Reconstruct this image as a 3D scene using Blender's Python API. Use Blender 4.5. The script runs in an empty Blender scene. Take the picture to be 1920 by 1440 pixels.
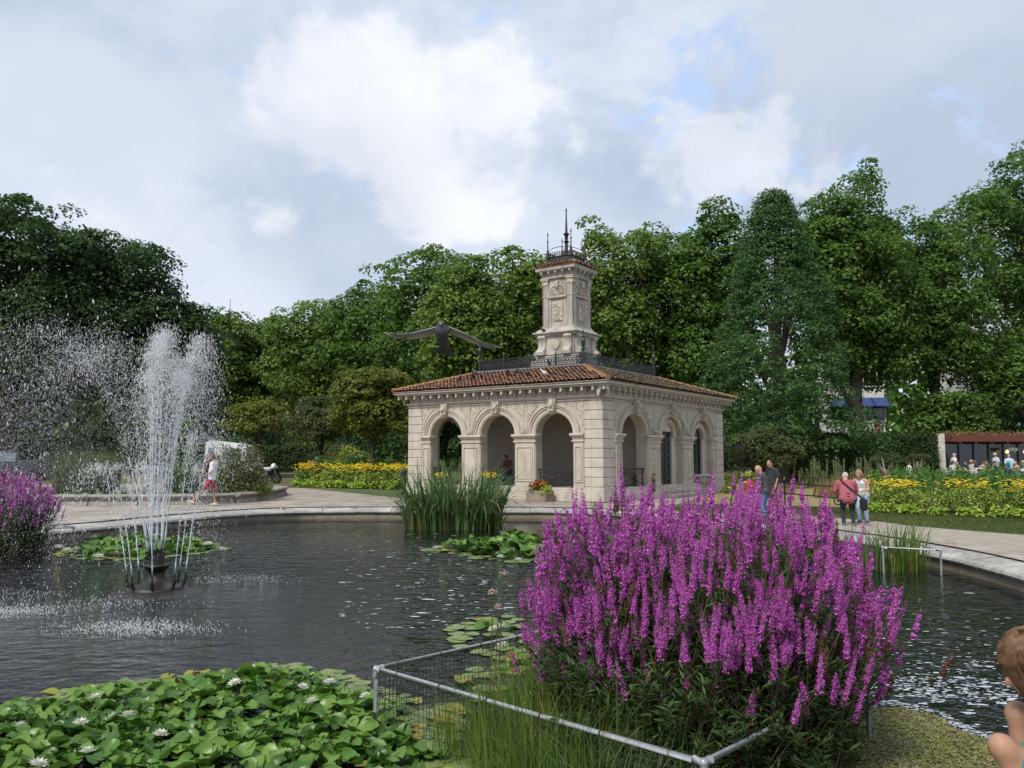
import bpy, bmesh, math, random
import numpy as np
from mathutils import Vector, Matrix

R = math.radians
rnd = random.Random(7)
rng = np.random.default_rng(11)
SC = bpy.context.scene
COL = SC.collection

# ------------------------------------------------------------------ camera
F_PX, Y_HOR, EYE = 1518.0, 855.5, 1.7          # measured on the 1920x1440 photograph
PITCH = math.atan((Y_HOR - 720) / F_PX)
cam_data = bpy.data.cameras.new('camera')
cam_data.sensor_width = 36
cam_data.lens = 36 * F_PX / 1920
cam_data.clip_end = 3000
camera = bpy.data.objects.new('camera', cam_data)
COL.objects.link(camera)
camera.location = (0, 0, EYE)
camera.rotation_euler = (math.pi / 2 + PITCH, 0, 0)
SC.camera = camera

# ------------------------------------------------------------------ light
SUN_EL, SUN_AZ = R(50), R(215)                # azimuth clockwise from +Y: behind the camera, to the left
sun_data = bpy.data.lights.new('sun', 'SUN')
sun_data.energy = 1.5
sun_data.angle = R(14)
sun_data.color = (1.0, .95, .87)
sun = bpy.data.objects.new('sun', sun_data)
COL.objects.link(sun)
sdir = Vector((math.sin(SUN_AZ) * math.cos(SUN_EL), math.cos(SUN_AZ) * math.cos(SUN_EL), math.sin(SUN_EL)))
sun.rotation_euler = sdir.to_track_quat('Z', 'Y').to_euler()

SC.view_settings.view_transform = 'Standard'
SC.view_settings.look = 'None'
SC.view_settings.gamma = 1
SC.view_settings.exposure = 1.25
SC.cycles.use_denoising = True
SC.cycles.max_bounces = 8
SC.cycles.diffuse_bounces = 4
SC.cycles.glossy_bounces = 3
SC.cycles.transmission_bounces = 6
SC.cycles.transparent_max_bounces = 10
SC.cycles.caustics_reflective = False
SC.cycles.caustics_refractive = False


def ray(px, py):
    u = (px - 960) / F_PX
    v = (720 - py) / F_PX
    c, s = math.cos(PITCH), math.sin(PITCH)
    return Vector((u, c - v * s, s + v * c))


def G(px, py, z=0.0):
    """Point of the horizontal plane z seen at a photograph pixel."""
    d = ray(px, py)
    return Vector((0, 0, EYE)) + d * ((z - EYE) / d.z)


def AT(px, py, Y):
    """Point at ground distance Y seen at a photograph pixel."""
    d = ray(px, py)
    return Vector((0, 0, EYE)) + d * (Y / d.y)


def sm(a, b, x):
    t = min(1, max(0, (x - a) / (b - a)))
    return t * t * (3 - 2 * t)


def gz(x, y):
    return .5 * sm(44, 60, y)


# ------------------------------------------------------------------ sky
world = bpy.data.worlds.new('World')
SC.world = world
world.use_nodes = True
wn, wl = world.node_tree.nodes, world.node_tree.links
wn.clear()


def wnode(t, **kw):
    n = wn.new(t)
    for k, v in kw.items():
        setattr(n, k, v)
    return n


def wmath(op, a, b=None, c=None, clamp=False):
    n = wnode('ShaderNodeMath', operation=op, use_clamp=clamp)
    for i, v in enumerate((a, b, c)):
        if v is None:
            continue
        if isinstance(v, (int, float)):
            n.inputs[i].default_value = v
        else:
            wl.new(v, n.inputs[i])
    return n.outputs[0]


def wmix(fac, a, b):
    n = wnode('ShaderNodeMix', data_type='RGBA')
    for s, v in ((n.inputs[0], fac), (n.inputs[6], a), (n.inputs[7], b)):
        if isinstance(v, (int, float)):
            s.default_value = v
        elif isinstance(v, tuple):
            s.default_value = (*v, 1)
        else:
            wl.new(v, s)
    return n.outputs[2]


wtc = wnode('ShaderNodeTexCoord')
DIRV = wtc.outputs['Generated']


def wnoise(scale, detail=6, rough=.55, stretch=(1, 1, 1), off=(0, 0, 0), dist=0.0):
    mp = wnode('ShaderNodeMapping')
    mp.inputs['Scale'].default_value = stretch
    mp.inputs['Location'].default_value = off
    wl.new(DIRV, mp.inputs['Vector'])
    n = wnode('ShaderNodeTexNoise')
    n.inputs['Scale'].default_value = scale
    n.inputs['Detail'].default_value = detail
    n.inputs['Roughness'].default_value = rough
    n.inputs['Distortion'].default_value = dist
    wl.new(mp.outputs[0], n.inputs['Vector'])
    return n.outputs[0]


def wramp(v, a, b):
    n = wnode('ShaderNodeMapRange', interpolation_type='SMOOTHSTEP')
    n.inputs[1].default_value = a
    n.inputs[2].default_value = b
    wl.new(v, n.inputs[0])
    return n.outputs[0]


def wlobe(px, py, deg):
    """1 in the direction of a cloud bank, falling to 0 at deg away from it."""
    d = ray(px, py).normalized()
    n = wnode('ShaderNodeVectorMath', operation='DOT_PRODUCT')
    nm = wnode('ShaderNodeVectorMath', operation='NORMALIZE')
    wl.new(DIRV, nm.inputs[0])
    wl.new(nm.outputs[0], n.inputs[0])
    n.inputs[1].default_value = d
    return wramp(n.outputs['Value'], math.cos(R(deg)), 1.0)


sky = wnode('ShaderNodeTexSky', sky_type='NISHITA', sun_disc=False)
sky.sun_elevation = SUN_EL
sky.sun_rotation = SUN_AZ
sky.altitude = 30
sky.air_density = 1.2
sky.dust_density = 1.5
n_big = wnoise(1.7, 7, .52, (1, 1, 1.9), (.3, .1, .2), .3)
n_mid = wnoise(4.2, 8, .6, (1, 1, 1.6), (1.7, .4, 2.1), .15)
n_fine = wnoise(9, 7, .62, (1, 1, 1.3), (4.7, 2.4, .6), .2)
# overcast sheet: light grey with blue-grey shadowed folds
fold = wmath('ADD', wmath('MULTIPLY', n_big, .6), wmath('MULTIPLY', n_mid, .4))
sheet = wmix(wramp(fold, .42, .58), (2.2, 2.58, 3.25), (3.28, 3.55, 4.1))
cover = wramp(wmath('ADD', wmath('MULTIPLY', n_big, .45), wmath('MULTIPLY', n_fine, .55)), .38, .46)
blue = wmix(.72, sky.outputs[0], (2.55, 3.26, 4.66))
base = wmix(cover, blue, sheet)
# sunlit cumulus heads, crisp on top and fading into the sheet below
lobes = None
for px, py, deg, w in ((650, 190, 9, 1.0), (880, 250, 9, .95), (1330, 260, 8, .8), (560, 300, 8, .5), (1050, 330, 7, .55), (280, 400, 8, .45), (760, 330, 8, .6), (1500, 330, 8, .35)):
    l_ = wmath('MULTIPLY', wlobe(px, py, deg), w)
    lobes = l_ if lobes is None else wmath('MAXIMUM', lobes, l_)
n_cau = wnoise(6.5, 9, .58, (1, 1, 1.15), (.9, 3.1, 1.2), .25)
heap = wmath('ADD', wmath('MULTIPLY', lobes, .40), wmath('ADD', wmath('MULTIPLY', n_cau, 1.1), wmath('MULTIPLY', n_fine, .5)))
edge = wramp(heap, .94, 1.11)
body = wramp(wmath('ADD', wmath('MULTIPLY', n_mid, .5), wmath('MULTIPLY', n_cau, .5)), .40, .60)
cum = wmix(body, (3.43, 3.61, 4.05), (4.3, 4.36, 4.52))
base = wmix(wmath('MULTIPLY', edge, .8), base, cum)
# darker cloud base to the upper right and left, in the sheet itself
dk = None
for px, py, deg, w in ((1800, 130, 20, .5), (150, 170, 16, .3), (620, 390, 9, .42), (1280, 400, 9, .3)):
    l_ = wmath('MULTIPLY', wlobe(px, py, deg), w)
    dk = l_ if dk is None else wmath('MAXIMUM', dk, l_)
base = wmix(wmath('MULTIPLY', dk, wramp(n_mid, .3, .6)), base, (2.02, 2.33, 2.90))
bg = wnode('ShaderNodeBackground')
bg.inputs[1].default_value = .1
wl.new(base, bg.inputs[0])
wo = wnode('ShaderNodeOutputWorld')
wl.new(bg.outputs[0], wo.inputs[0])

# ------------------------------------------------------------------ helpers: objects
def tag(o, label=None, cat=None, group=None, kind=None):
    if label:
        o['label'] = label
    if cat:
        o['category'] = cat
    if group:
        o['group'] = group
    if kind:
        o['kind'] = kind
    return o


def empty(name, loc=(0, 0, 0), rz=0.0, label=None, cat=None, group=None):
    o = bpy.data.objects.new(name, None)
    o.empty_display_size = .2
    COL.objects.link(o)
    o.location = loc
    o.rotation_euler = (0, 0, rz)
    return tag(o, label, cat, group)


def link(name, me, parent=None, loc=None, rot=None):
    o = bpy.data.objects.new(name, me)
    COL.objects.link(o)
    if parent:
        o.parent = parent
    if loc is not None:
        o.location = loc
    if rot is not None:
        o.rotation_euler = rot
    return o


def copy_tree(o, parent=None):
    c = o.copy()
    COL.objects.link(c)
    if parent:
        c.parent = parent
    for ch in o.children:
        copy_tree(ch, c)
    return c


def np_mesh(name, V, F, mat=None, smooth=False):
    """V (n,3), F (m,k) uniform polygons."""
    V = np.ascontiguousarray(V, dtype=np.float32)
    F = np.ascontiguousarray(F, dtype=np.int32)
    me = bpy.data.meshes.new(name)
    m, k = F.shape
    me.vertices.add(len(V))
    me.vertices.foreach_set('co', V.ravel())
    me.loops.add(m * k)
    me.loops.foreach_set('vertex_index', F.ravel())
    me.polygons.add(m)
    me.polygons.foreach_set('loop_start', np.arange(0, m * k, k, dtype=np.int32))
    if smooth:
        me.polygons.foreach_set('use_smooth', np.ones(m, dtype=bool))
    me.update(calc_edges=True)
    if mat:
        me.materials.append(mat)
    return me


class MB:
    """Collects shapes; build() links them as one mesh object."""

    def __init__(s):
        s.v, s.f = [], []

    def add(s, verts, faces, M=None):
        o = len(s.v)
        s.v += [tuple(M @ Vector(p)) for p in verts] if M is not None else [tuple(p) for p in verts]
        s.f += [tuple(i + o for i in f) for f in faces]
        return s

    def box(s, lo, hi, M=None):
        x0, y0, z0 = lo
        x1, y1, z1 = hi
        return s.add([(x0, y0, z0), (x1, y0, z0), (x1, y1, z0), (x0, y1, z0), (x0, y0, z1), (x1, y0, z1), (x1, y1, z1), (x0, y1, z1)],
                     [(3, 2, 1, 0), (4, 5, 6, 7), (0, 1, 5, 4), (1, 2, 6, 5), (2, 3, 7, 6), (3, 0, 4, 7)], M)

    def cbox(s, c, size, rz=0.0):
        M = Matrix.Translation(c) @ Matrix.Rotation(rz, 4, 'Z')
        a, b, d = size[0] / 2, size[1] / 2, size[2] / 2
        return s.box((-a, -b, -d), (a, b, d), M)

    def bev(s, lo, hi, b=.01, M=None):
        """Box with chamfered edges (24 vertices)."""
        x0, y0, z0 = lo
        x1, y1, z1 = hi
        vs, idx = [], {}
        for i, x in enumerate((x0, x1)):
            for j, y in enumerate((y0, y1)):
                for k, z in enumerate((z0, z1)):
                    sx, sy, sz = (1 - 2 * i) * b, (1 - 2 * j) * b, (1 - 2 * k) * b
                    for a, p in enumerate(((x, y + sy, z + sz), (x + sx, y, z + sz), (x + sx, y + sy, z))):
                        idx[i, j, k, a] = len(vs)
                        vs.append(p)
        fs = []
        for i in (0, 1):
            fs.append([idx[i, 0, 0, 0], idx[i, 1, 0, 0], idx[i, 1, 1, 0], idx[i, 0, 1, 0]])
            fs.append([idx[0, i, 0, 1], idx[1, i, 0, 1], idx[1, i, 1, 1], idx[0, i, 1, 1]])
            fs.append([idx[0, 0, i, 2], idx[1, 0, i, 2], idx[1, 1, i, 2], idx[0, 1, i, 2]])
            for j in (0, 1):
                fs.append([idx[i, j, 0, 0], idx[i, j, 1, 0], idx[i, j, 1, 1], idx[i, j, 0, 1]])
                fs.append([idx[i, 0, j, 0], idx[i, 1, j, 0], idx[i, 1, j, 2], idx[i, 0, j, 2]])
                fs.append([idx[0, i, j, 1], idx[1, i, j, 1], idx[1, i, j, 2], idx[0, i, j, 2]])
                for k in (0, 1):
                    fs.append([idx[i, j, k, 0], idx[i, j, k, 1], idx[i, j, k, 2]])
        return s.add(vs, fs, M)

    def tube(s, pts, rad, n=8, cap=True):
        pts = [Vector(p) for p in pts]
        if not hasattr(rad, '__len__'):
            rad = [rad] * len(pts)
        vs, fs = [], []
        ref = None
        for i, p in enumerate(pts):
            d = (pts[min(i + 1, len(pts) - 1)] - pts[max(i - 1, 0)])
            if d.length < 1e-9:
                d = Vector((0, 0, 1))
            d.normalize()
            if ref is None or abs(ref.dot(d)) > .95:
                ref = Vector((1, 0, 0)) if abs(d.x) < .8 else Vector((0, 1, 0))
            a = d.cross(ref).normalized()
            b = d.cross(a)
            ref = b.cross(d)
            for k in range(n):
                t = 2 * math.pi * k / n
                vs.append(p + (a * math.cos(t) + b * math.sin(t)) * rad[i])
        for i in range(len(pts) - 1):
            for k in range(n):
                fs.append((i * n + k, i * n + (k + 1) % n, (i + 1) * n + (k + 1) % n, (i + 1) * n + k))
        if cap:
            fs.append(tuple(range(n))[::-1])
            fs.append(tuple((len(pts) - 1) * n + k for k in range(n)))
        return s.add(vs, fs)

    def lathe(s, prof, n=16, c=(0, 0, 0), sq=False):
        """prof: (radius, z) pairs; sq: square plan with corners at 45 degrees."""
        vs, fs = [], []
        if sq:
            n = 4
        for r_, z in prof:
            for k in range(n):
                t = 2 * math.pi * (k + (.5 if sq else 0)) / n
                q = math.sqrt(2) if sq else 1
                vs.append((c[0] + r_ * q * math.cos(t), c[1] + r_ * q * math.sin(t), c[2] + z))
        for i in range(len(prof) - 1):
            for k in range(n):
                fs.append((i * n + k, i * n + (k + 1) % n, (i + 1) * n + (k + 1) % n, (i + 1) * n + k))
        fs.append(tuple(range(n))[::-1])
        fs.append(tuple((len(prof) - 1) * n + k for k in range(n)))
        return s.add(vs, fs)

    def prism(s, poly, d0, d1, fn):
        """Extrude a polygon of (a,b) from depth d0 to d1; fn(a,b,d) gives the point."""
        n = len(poly)
        vs = [fn(a, b, d0) for a, b in poly] + [fn(a, b, d1) for a, b in poly]
        fs = [tuple(range(n)), tuple(range(2 * n - 1, n - 1, -1))]
        fs += [(i, i + n, (i + 1) % n + n, (i + 1) % n) for i in range(n)]
        return s.add(vs, fs)

    def ico(s, c, r, sub=1, M=None):
        bm = bmesh.new()
        bmesh.ops.create_icosphere(bm, subdivisions=sub, radius=1)
        T = Matrix.Translation(c) @ (M if M is not None else Matrix.Identity(4)) @ Matrix.Diagonal((*(r if hasattr(r, '__len__') else (r, r, r)), 1))
        vs = [T @ v.co for v in bm.verts]
        fs = [tuple(v.index for v in f.verts) for f in bm.faces]
        bm.free()
        return s.add(vs, fs)

    def mesh(s, name, mat, smooth=False):
        me = bpy.data.meshes.new(name)
        me.from_pydata(s.v, [], s.f)
        bm = bmesh.new()
        bm.from_mesh(me)
        bmesh.ops.recalc_face_normals(bm, faces=bm.faces)
        bm.to_mesh(me)
        bm.free()
        if smooth:
            me.polygons.foreach_set('use_smooth', np.ones(len(me.polygons), dtype=bool))
            if smooth != 'all':
                me.set_sharp_from_angle(angle=R(40))
        if mat:
            me.materials.append(mat)
        me.update()
        return me

    def build(s, name, mat, parent=None, smooth=False, **kw):
        return link(name, s.mesh(name, mat, smooth), parent, **kw)


# ------------------------------------------------------------------ helpers: materials
_M = {}


def nodes_of(name):
    m = bpy.data.materials.new(name)
    m.use_nodes = True
    nt = m.node_tree
    return m, nt.nodes, nt.links, nt.nodes['Principled BSDF']


def M(name, c1=None, c2=None, scale=3.0, rough=.7, bump=0.0, bscale=None, metal=0.0, spec=.5, detail=6, island=0.0, c3=None, s3=.6, lo=.35, hi=.65, coord='pos', c3lo=.55, c3hi=.7, streak=0.0):
    """Procedural material: two noise-mixed colours, an optional stain colour, per-piece value change and relief."""
    if name in _M:
        return _M[name]
    m, n, l, p = nodes_of(name)
    c2 = c2 or tuple(v * .75 for v in c1)
    if coord == 'pos':
        vec = n.new('ShaderNodeNewGeometry').outputs['Position']
    else:
        vec = n.new('ShaderNodeTexCoord').outputs['Object']

    def noise_(sc, det=detail, ro=.6):
        t = n.new('ShaderNodeTexNoise')
        t.inputs['Scale'].default_value = sc
        t.inputs['Detail'].default_value = det
        t.inputs['Roughness'].default_value = ro
        l.new(vec, t.inputs['Vector'])
        return t.outputs[0]

    def rng_(v, a, b):
        t = n.new('ShaderNodeMapRange')
        t.inputs[1].default_value = a
        t.inputs[2].default_value = b
        l.new(v, t.inputs[0])
        return t.outputs[0]

    def mix_(f, a, b):
        t = n.new('ShaderNodeMix')
        t.data_type = 'RGBA'
        for s_, v in ((t.inputs[0], f), (t.inputs[6], a), (t.inputs[7], b)):
            if isinstance(v, tuple):
                s_.default_value = (*v, 1)
            elif isinstance(v, (int, float)):
                s_.default_value = v
            else:
                l.new(v, s_)
        return t.outputs[2]
    col = mix_(rng_(noise_(scale), lo, hi), c1, c2)
    if c3:
        st_ = noise_(s3, 8, .65)
        if streak:                                   # rain streaks: the stain drawn out downwards
            mp = n.new('ShaderNodeMapping')
            mp.inputs['Scale'].default_value = (1, 1, streak)
            l.new(vec, mp.inputs[0])
            l.new(mp.outputs[0], st_.node.inputs['Vector'])
        col = mix_(rng_(st_, c3lo, c3hi), col, c3)
    if island:
        g = n.new('ShaderNodeNewGeometry')
        hs = n.new('ShaderNodeHueSaturation')
        t = n.new('ShaderNodeMapRange')
        t.inputs[3].default_value = 1 - island
        t.inputs[4].default_value = 1 + island
        l.new(g.outputs['Random Per Island'], t.inputs[0])
        l.new(t.outputs[0], hs.inputs['Value'])
        l.new(col, hs.inputs['Color'])
        col = hs.outputs[0]
    l.new(col, p.inputs['Base Color'])
    p.inputs['Roughness'].default_value = rough
    p.inputs['Metallic'].default_value = metal
    p.inputs['Specular IOR Level'].default_value = spec
    if bump:
        b = n.new('ShaderNodeBump')
        b.inputs['Strength'].default_value = bump
        b.inputs['Distance'].default_value = .02
        l.new(noise_(bscale or scale * 4, 5), b.inputs['Height'])
        l.new(b.outputs[0], p.inputs['Normal'])
    _M[name] = m
    return m


def LEAF(name, cols, trans=.45, rough=.5, spec=.2, scale=0.35, clump=.35):
    """Foliage: colour per leaf from a ramp, drifted by a slow noise, part translucent."""
    if name in _M:
        return _M[name]
    m, n, l, p = nodes_of(name)
    g = n.new('ShaderNodeNewGeometry')
    t = n.new('ShaderNodeTexNoise')
    t.inputs['Scale'].default_value = scale
    t.inputs['Detail'].default_value = 3
    l.new(g.outputs['Position'], t.inputs['Vector'])
    mx = n.new('ShaderNodeMath')
    mx.operation = 'MULTIPLY_ADD'
    l.new(t.outputs[0], mx.inputs[0])
    mx.inputs[1].default_value = clump * 2.2
    mx.inputs[2].default_value = -clump * 1.1
    ad = n.new('ShaderNodeMath')
    ad.operation = 'ADD'
    l.new(mx.outputs[0], ad.inputs[0])
    l.new(g.outputs['Random Per Island'], ad.inputs[1])
    ramp = n.new('ShaderNodeValToRGB')
    e = ramp.color_ramp.elements
    for i, c in enumerate(cols):
        pos = i / (len(cols) - 1)
        el = e[0] if i == 0 else (e[len(e) - 1] if i == len(cols) - 1 else e.new(pos))
        el.color = (*c, 1)
    l.new(ad.outputs[0], ramp.inputs[0])
    l.new(ramp.outputs[0], p.inputs['Base Color'])
    p.inputs['Roughness'].default_value = rough
    p.inputs['Specular IOR Level'].default_value = spec
    if trans:
        tr = n.new('ShaderNodeBsdfTranslucent')
        l.new(ramp.outputs[0], tr.inputs[0])
        ms = n.new('ShaderNodeMixShader')
        ms.inputs[0].default_value = trans
        l.new(p.outputs[0], ms.inputs[1])
        l.new(tr.outputs[0], ms.inputs[2])
        l.new(ms.outputs[0], n['Material Output'].inputs[0])
    _M[name] = m
    return m


# ------------------------------------------------------------------ helpers: foliage geometry
def unit(a):
    return a / (np.linalg.norm(a, axis=-1, keepdims=True) + 1e-9)


def rand_dirs(n):
    return unit(rng.normal(size=(n, 3)))


def leaves_np(P, N, size, aspect=.55, T=None, fold=.18):
    """Leaf blades: two triangles each, folded along the midrib. Returns V, F(tri)."""
    n = len(P)
    N = unit(N)
    if T is None:
        T = rng.normal(size=(n, 3))
    T = unit(T - (T * N).sum(1, keepdims=True) * N)
    B = np.cross(N, T)
    s = np.broadcast_to(np.asarray(size, dtype=float), (n,))[:, None]
    w = s * aspect * .5
    V = np.empty((n, 4, 3))
    V[:, 0] = P - T * s * .5
    V[:, 1] = P + B * w + N * w * fold * 2 - T * s * .05
    V[:, 2] = P + T * s * .5 - N * s * .06
    V[:, 3] = P - B * w + N * w * fold * 2 - T * s * .05
    i = np.arange(n)[:, None] * 4
    F = np.concatenate([i + np.array([[0, 1, 2]]), i + np.array([[0, 2, 3]])])
    return V.reshape(-1, 3), F


def leaf_obj(name, mat, parent, P, N, size, aspect=.55, T=None, kind='stuff', fold=.18):
    V, F = leaves_np(np.asarray(P, float), np.asarray(N, float), size, aspect, T, fold)
    o = link(name, np_mesh(name, V, F, mat), parent)
    if kind:
        o['kind'] = kind
    return o


def blades_np(base, tip_dir, length, width, bend, nseg=5, drop=None):
    """Grass and iris blades: ribbons that rise and arch over. base (n,3), tip_dir (n,2)."""
    n = len(base)
    t = np.linspace(0, 1, nseg + 1)
    L = np.asarray(length)[:, None]
    b = np.asarray(bend)[:, None]
    ang = b * t[None, :] ** 1.6                              # lean angle along the blade
    ds = L / nseg
    hx = np.cumsum(np.sin(ang) * ds, 1) - np.sin(ang[:, :1]) * ds
    hz = np.cumsum(np.cos(ang) * ds, 1) - np.cos(ang[:, :1]) * ds
    d = unit(np.concatenate([tip_dir, np.zeros((n, 1))], 1))
    side = np.stack([-d[:, 1], d[:, 0], np.zeros(n)], 1)
    tw = rng.uniform(-1.2, 1.2, n)[:, None]
    side = side * np.cos(tw) + d * np.sin(tw)
    C = base[:, None, :] + d[:, None, :] * hx[..., None]
    C[..., 2] += hz
    w = (np.asarray(width)[:, None] * np.clip(1.0 - t[None, :] ** 2.2, .03, 1) * (0.7 + .3 * np.minimum(1, t[None, :] * 4)))[..., None] * .5
    V = np.stack([C - side[:, None, :] * w, C + side[:, None, :] * w], 2).reshape(n, -1, 3)
    k = np.arange(nseg)
    q = np.stack([2 * k, 2 * k + 1, 2 * k + 3, 2 * k + 2], 1)
    F = (np.arange(n)[:, None, None] * (2 * (nseg + 1)) + q[None]).reshape(-1, 4)
    return V.reshape(-1, 3), F


def cat_np(parts):
    V, F, o = [], [], 0
    for v, f in parts:
        V.append(v)
        F.append(f + o)
        o += len(v)
    return np.concatenate(V), np.concatenate(F)

# ================================================================== SETTING
WZ = -.35                                       # water level below the paving


def catmull(P, step=.35, closed=True):
    P = [Vector((*p, 0)) for p in P]
    out = []
    n = len(P)
    for i in range(n if closed else n - 1):
        p0, p1, p2, p3 = P[i - 1], P[i], P[(i + 1) % n], P[(i + 2) % n]
        k = max(2, int((p2 - p1).length / step))
        for j in range(k):
            t = j / k
            out.append(.5 * ((2 * p1) + (p2 - p0) * t + (2 * p0 - 5 * p1 + 4 * p2 - p3) * t * t + (3 * p1 - p0 - 3 * p2 + p3) * t ** 3))
    return out


POND = catmull([(6.4, 3.8), (7.5, 7.5), (7.6, 11), (7.9, 14.6), (7.3, 18.4), (5.3, 22.8), (3.4, 25.6), (1.2, 27.0), (-2.8, 27.2), (-6.6, 27.1), (-8.5, 25.9), (-9.5, 24.0),
                (-10.7, 20.6), (-12.4, 18.0), (-15, 15.2), (-15.4, 9), (-14, 3.8), (-6, 3.7), (0, 3.7)])
CW = 1.0                                        # coping width


def offset_loop(loop, d):
    out = []
    n = len(loop)
    for i in range(n):
        t = (loop[(i + 1) % n] - loop[i - 1]).normalized()
        out.append(loop[i] + Vector((t.y, -t.x, 0)) * d)     # loop runs counter-clockwise: right-hand side is outside
    return out


def in_poly(x, y, poly):
    c = False
    j = len(poly) - 1
    for i in range(len(poly)):
        a, b = poly[i], poly[j]
        if (a[1] > y) != (b[1] > y) and x < (b[0] - a[0]) * (y - a[1]) / (b[1] - a[1]) + a[0]:
            c = not c
        j = i
    return c


def paving_mat():
    m, n, l, p = nodes_of('worn_paving')
    g = n.new('ShaderNodeNewGeometry')
    mp = n.new('ShaderNodeMapping')
    mp.inputs['Rotation'].default_value = (0, 0, R(-4))
    l.new(g.outputs['Position'], mp.inputs[0])
    br = n.new('ShaderNodeTexBrick')
    br.inputs['Color1'].default_value = (.30, .262, .208, 1)
    br.inputs['Color2'].default_value = (.36, .315, .255, 1)
    br.inputs['Mortar'].default_value = (.16, .14, .11, 1)
    br.inputs['Scale'].default_value = 1
    br.inputs['Mortar Size'].default_value = .018
    br.inputs['Brick Width'].default_value = .9
    br.inputs['Row Height'].default_value = .6
    l.new(mp.outputs[0], br.inputs['Vector'])
    t = n.new('ShaderNodeTexNoise')
    t.inputs['Scale'].default_value = .9
    t.inputs['Detail'].default_value = 8
    l.new(g.outputs['Position'], t.inputs['Vector'])
    mx = n.new('ShaderNodeMix')
    mx.data_type = 'RGBA'
    mx.blend_type = 'MULTIPLY'
    rp = n.new('ShaderNodeMapRange')
    rp.inputs[1].default_value = .3
    rp.inputs[2].default_value = .7
    rp.inputs[3].default_value = .6
    rp.inputs[4].default_value = 1.2
    l.new(t.outputs[0], rp.inputs[0])
    mx.inputs[0].default_value = 1
    l.new(br.outputs[0], mx.inputs[6])
    l.new(rp.outputs[0], mx.inputs[7])
    l.new(mx.outputs[2], p.inputs['Base Color'])
    p.inputs['Roughness'].default_value = .85
    return m


PAVING = paving_mat()
EARTH = M('park_earth', (.13, .115, .05), (.075, .085, .03), .5, .95, c3=(.2, .155, .09), s3=.15)

# ground: paved flat sheet with the pond cut out, rising a little beyond the garden
outer = offset_loop(POND, .5)
bm = bmesh.new()
rect = [(-60, -25), (60, -25), (60, 44), (-60, 44)]
ed = []
for loop in ([Vector((*p, 0)) for p in rect], outer):
    vs = [bm.verts.new(p) for p in loop]
    ed += [bm.edges.new((vs[i], vs[(i + 1) % len(vs)])) for i in range(len(vs))]
bmesh.ops.triangle_fill(bm, edges=ed, use_beauty=True)
for f in list(bm.faces):
    c = f.calc_center_median()
    if in_poly(c.x, c.y, outer):
        bm.faces.remove(f)
xs = [-900, -300, -60, -30, 0, 30, 60, 300, 900]
ys = [44, 47, 50, 53, 56, 60, 90, 200, 1200]
gv = [[bm.verts.new((x, y, gz(x, y))) for x in xs] for y in ys]
for i in range(len(ys) - 1):
    for j in range(len(xs) - 1):
        bm.faces.new((gv[i][j], gv[i][j + 1], gv[i + 1][j + 1], gv[i + 1][j])).material_index = 1
for sx in (-1, 1):
    a = [bm.verts.new(p) for p in ((sx * 60, -25, 0), (sx * 900, -25, 0), (sx * 900, 44, 0), (sx * 60, 44, 0))]
    bm.faces.new(a).material_index = 1
bmesh.ops.recalc_face_normals(bm, faces=bm.faces)
me = bpy.data.meshes.new('ground')
bm.to_mesh(me)
bm.free()
for p_ in me.polygons:
    if p_.normal.z < 0:
        p_.flip()
me.materials.append(PAVING)
me.materials.append(EARTH)
ground = tag(link('ground', me), kind='structure')

# pond: water sheet, wall, coping stones
FX, FY = G(292, 1112, WZ).x, G(292, 1112, WZ).y      # the fountain stands here


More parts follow.
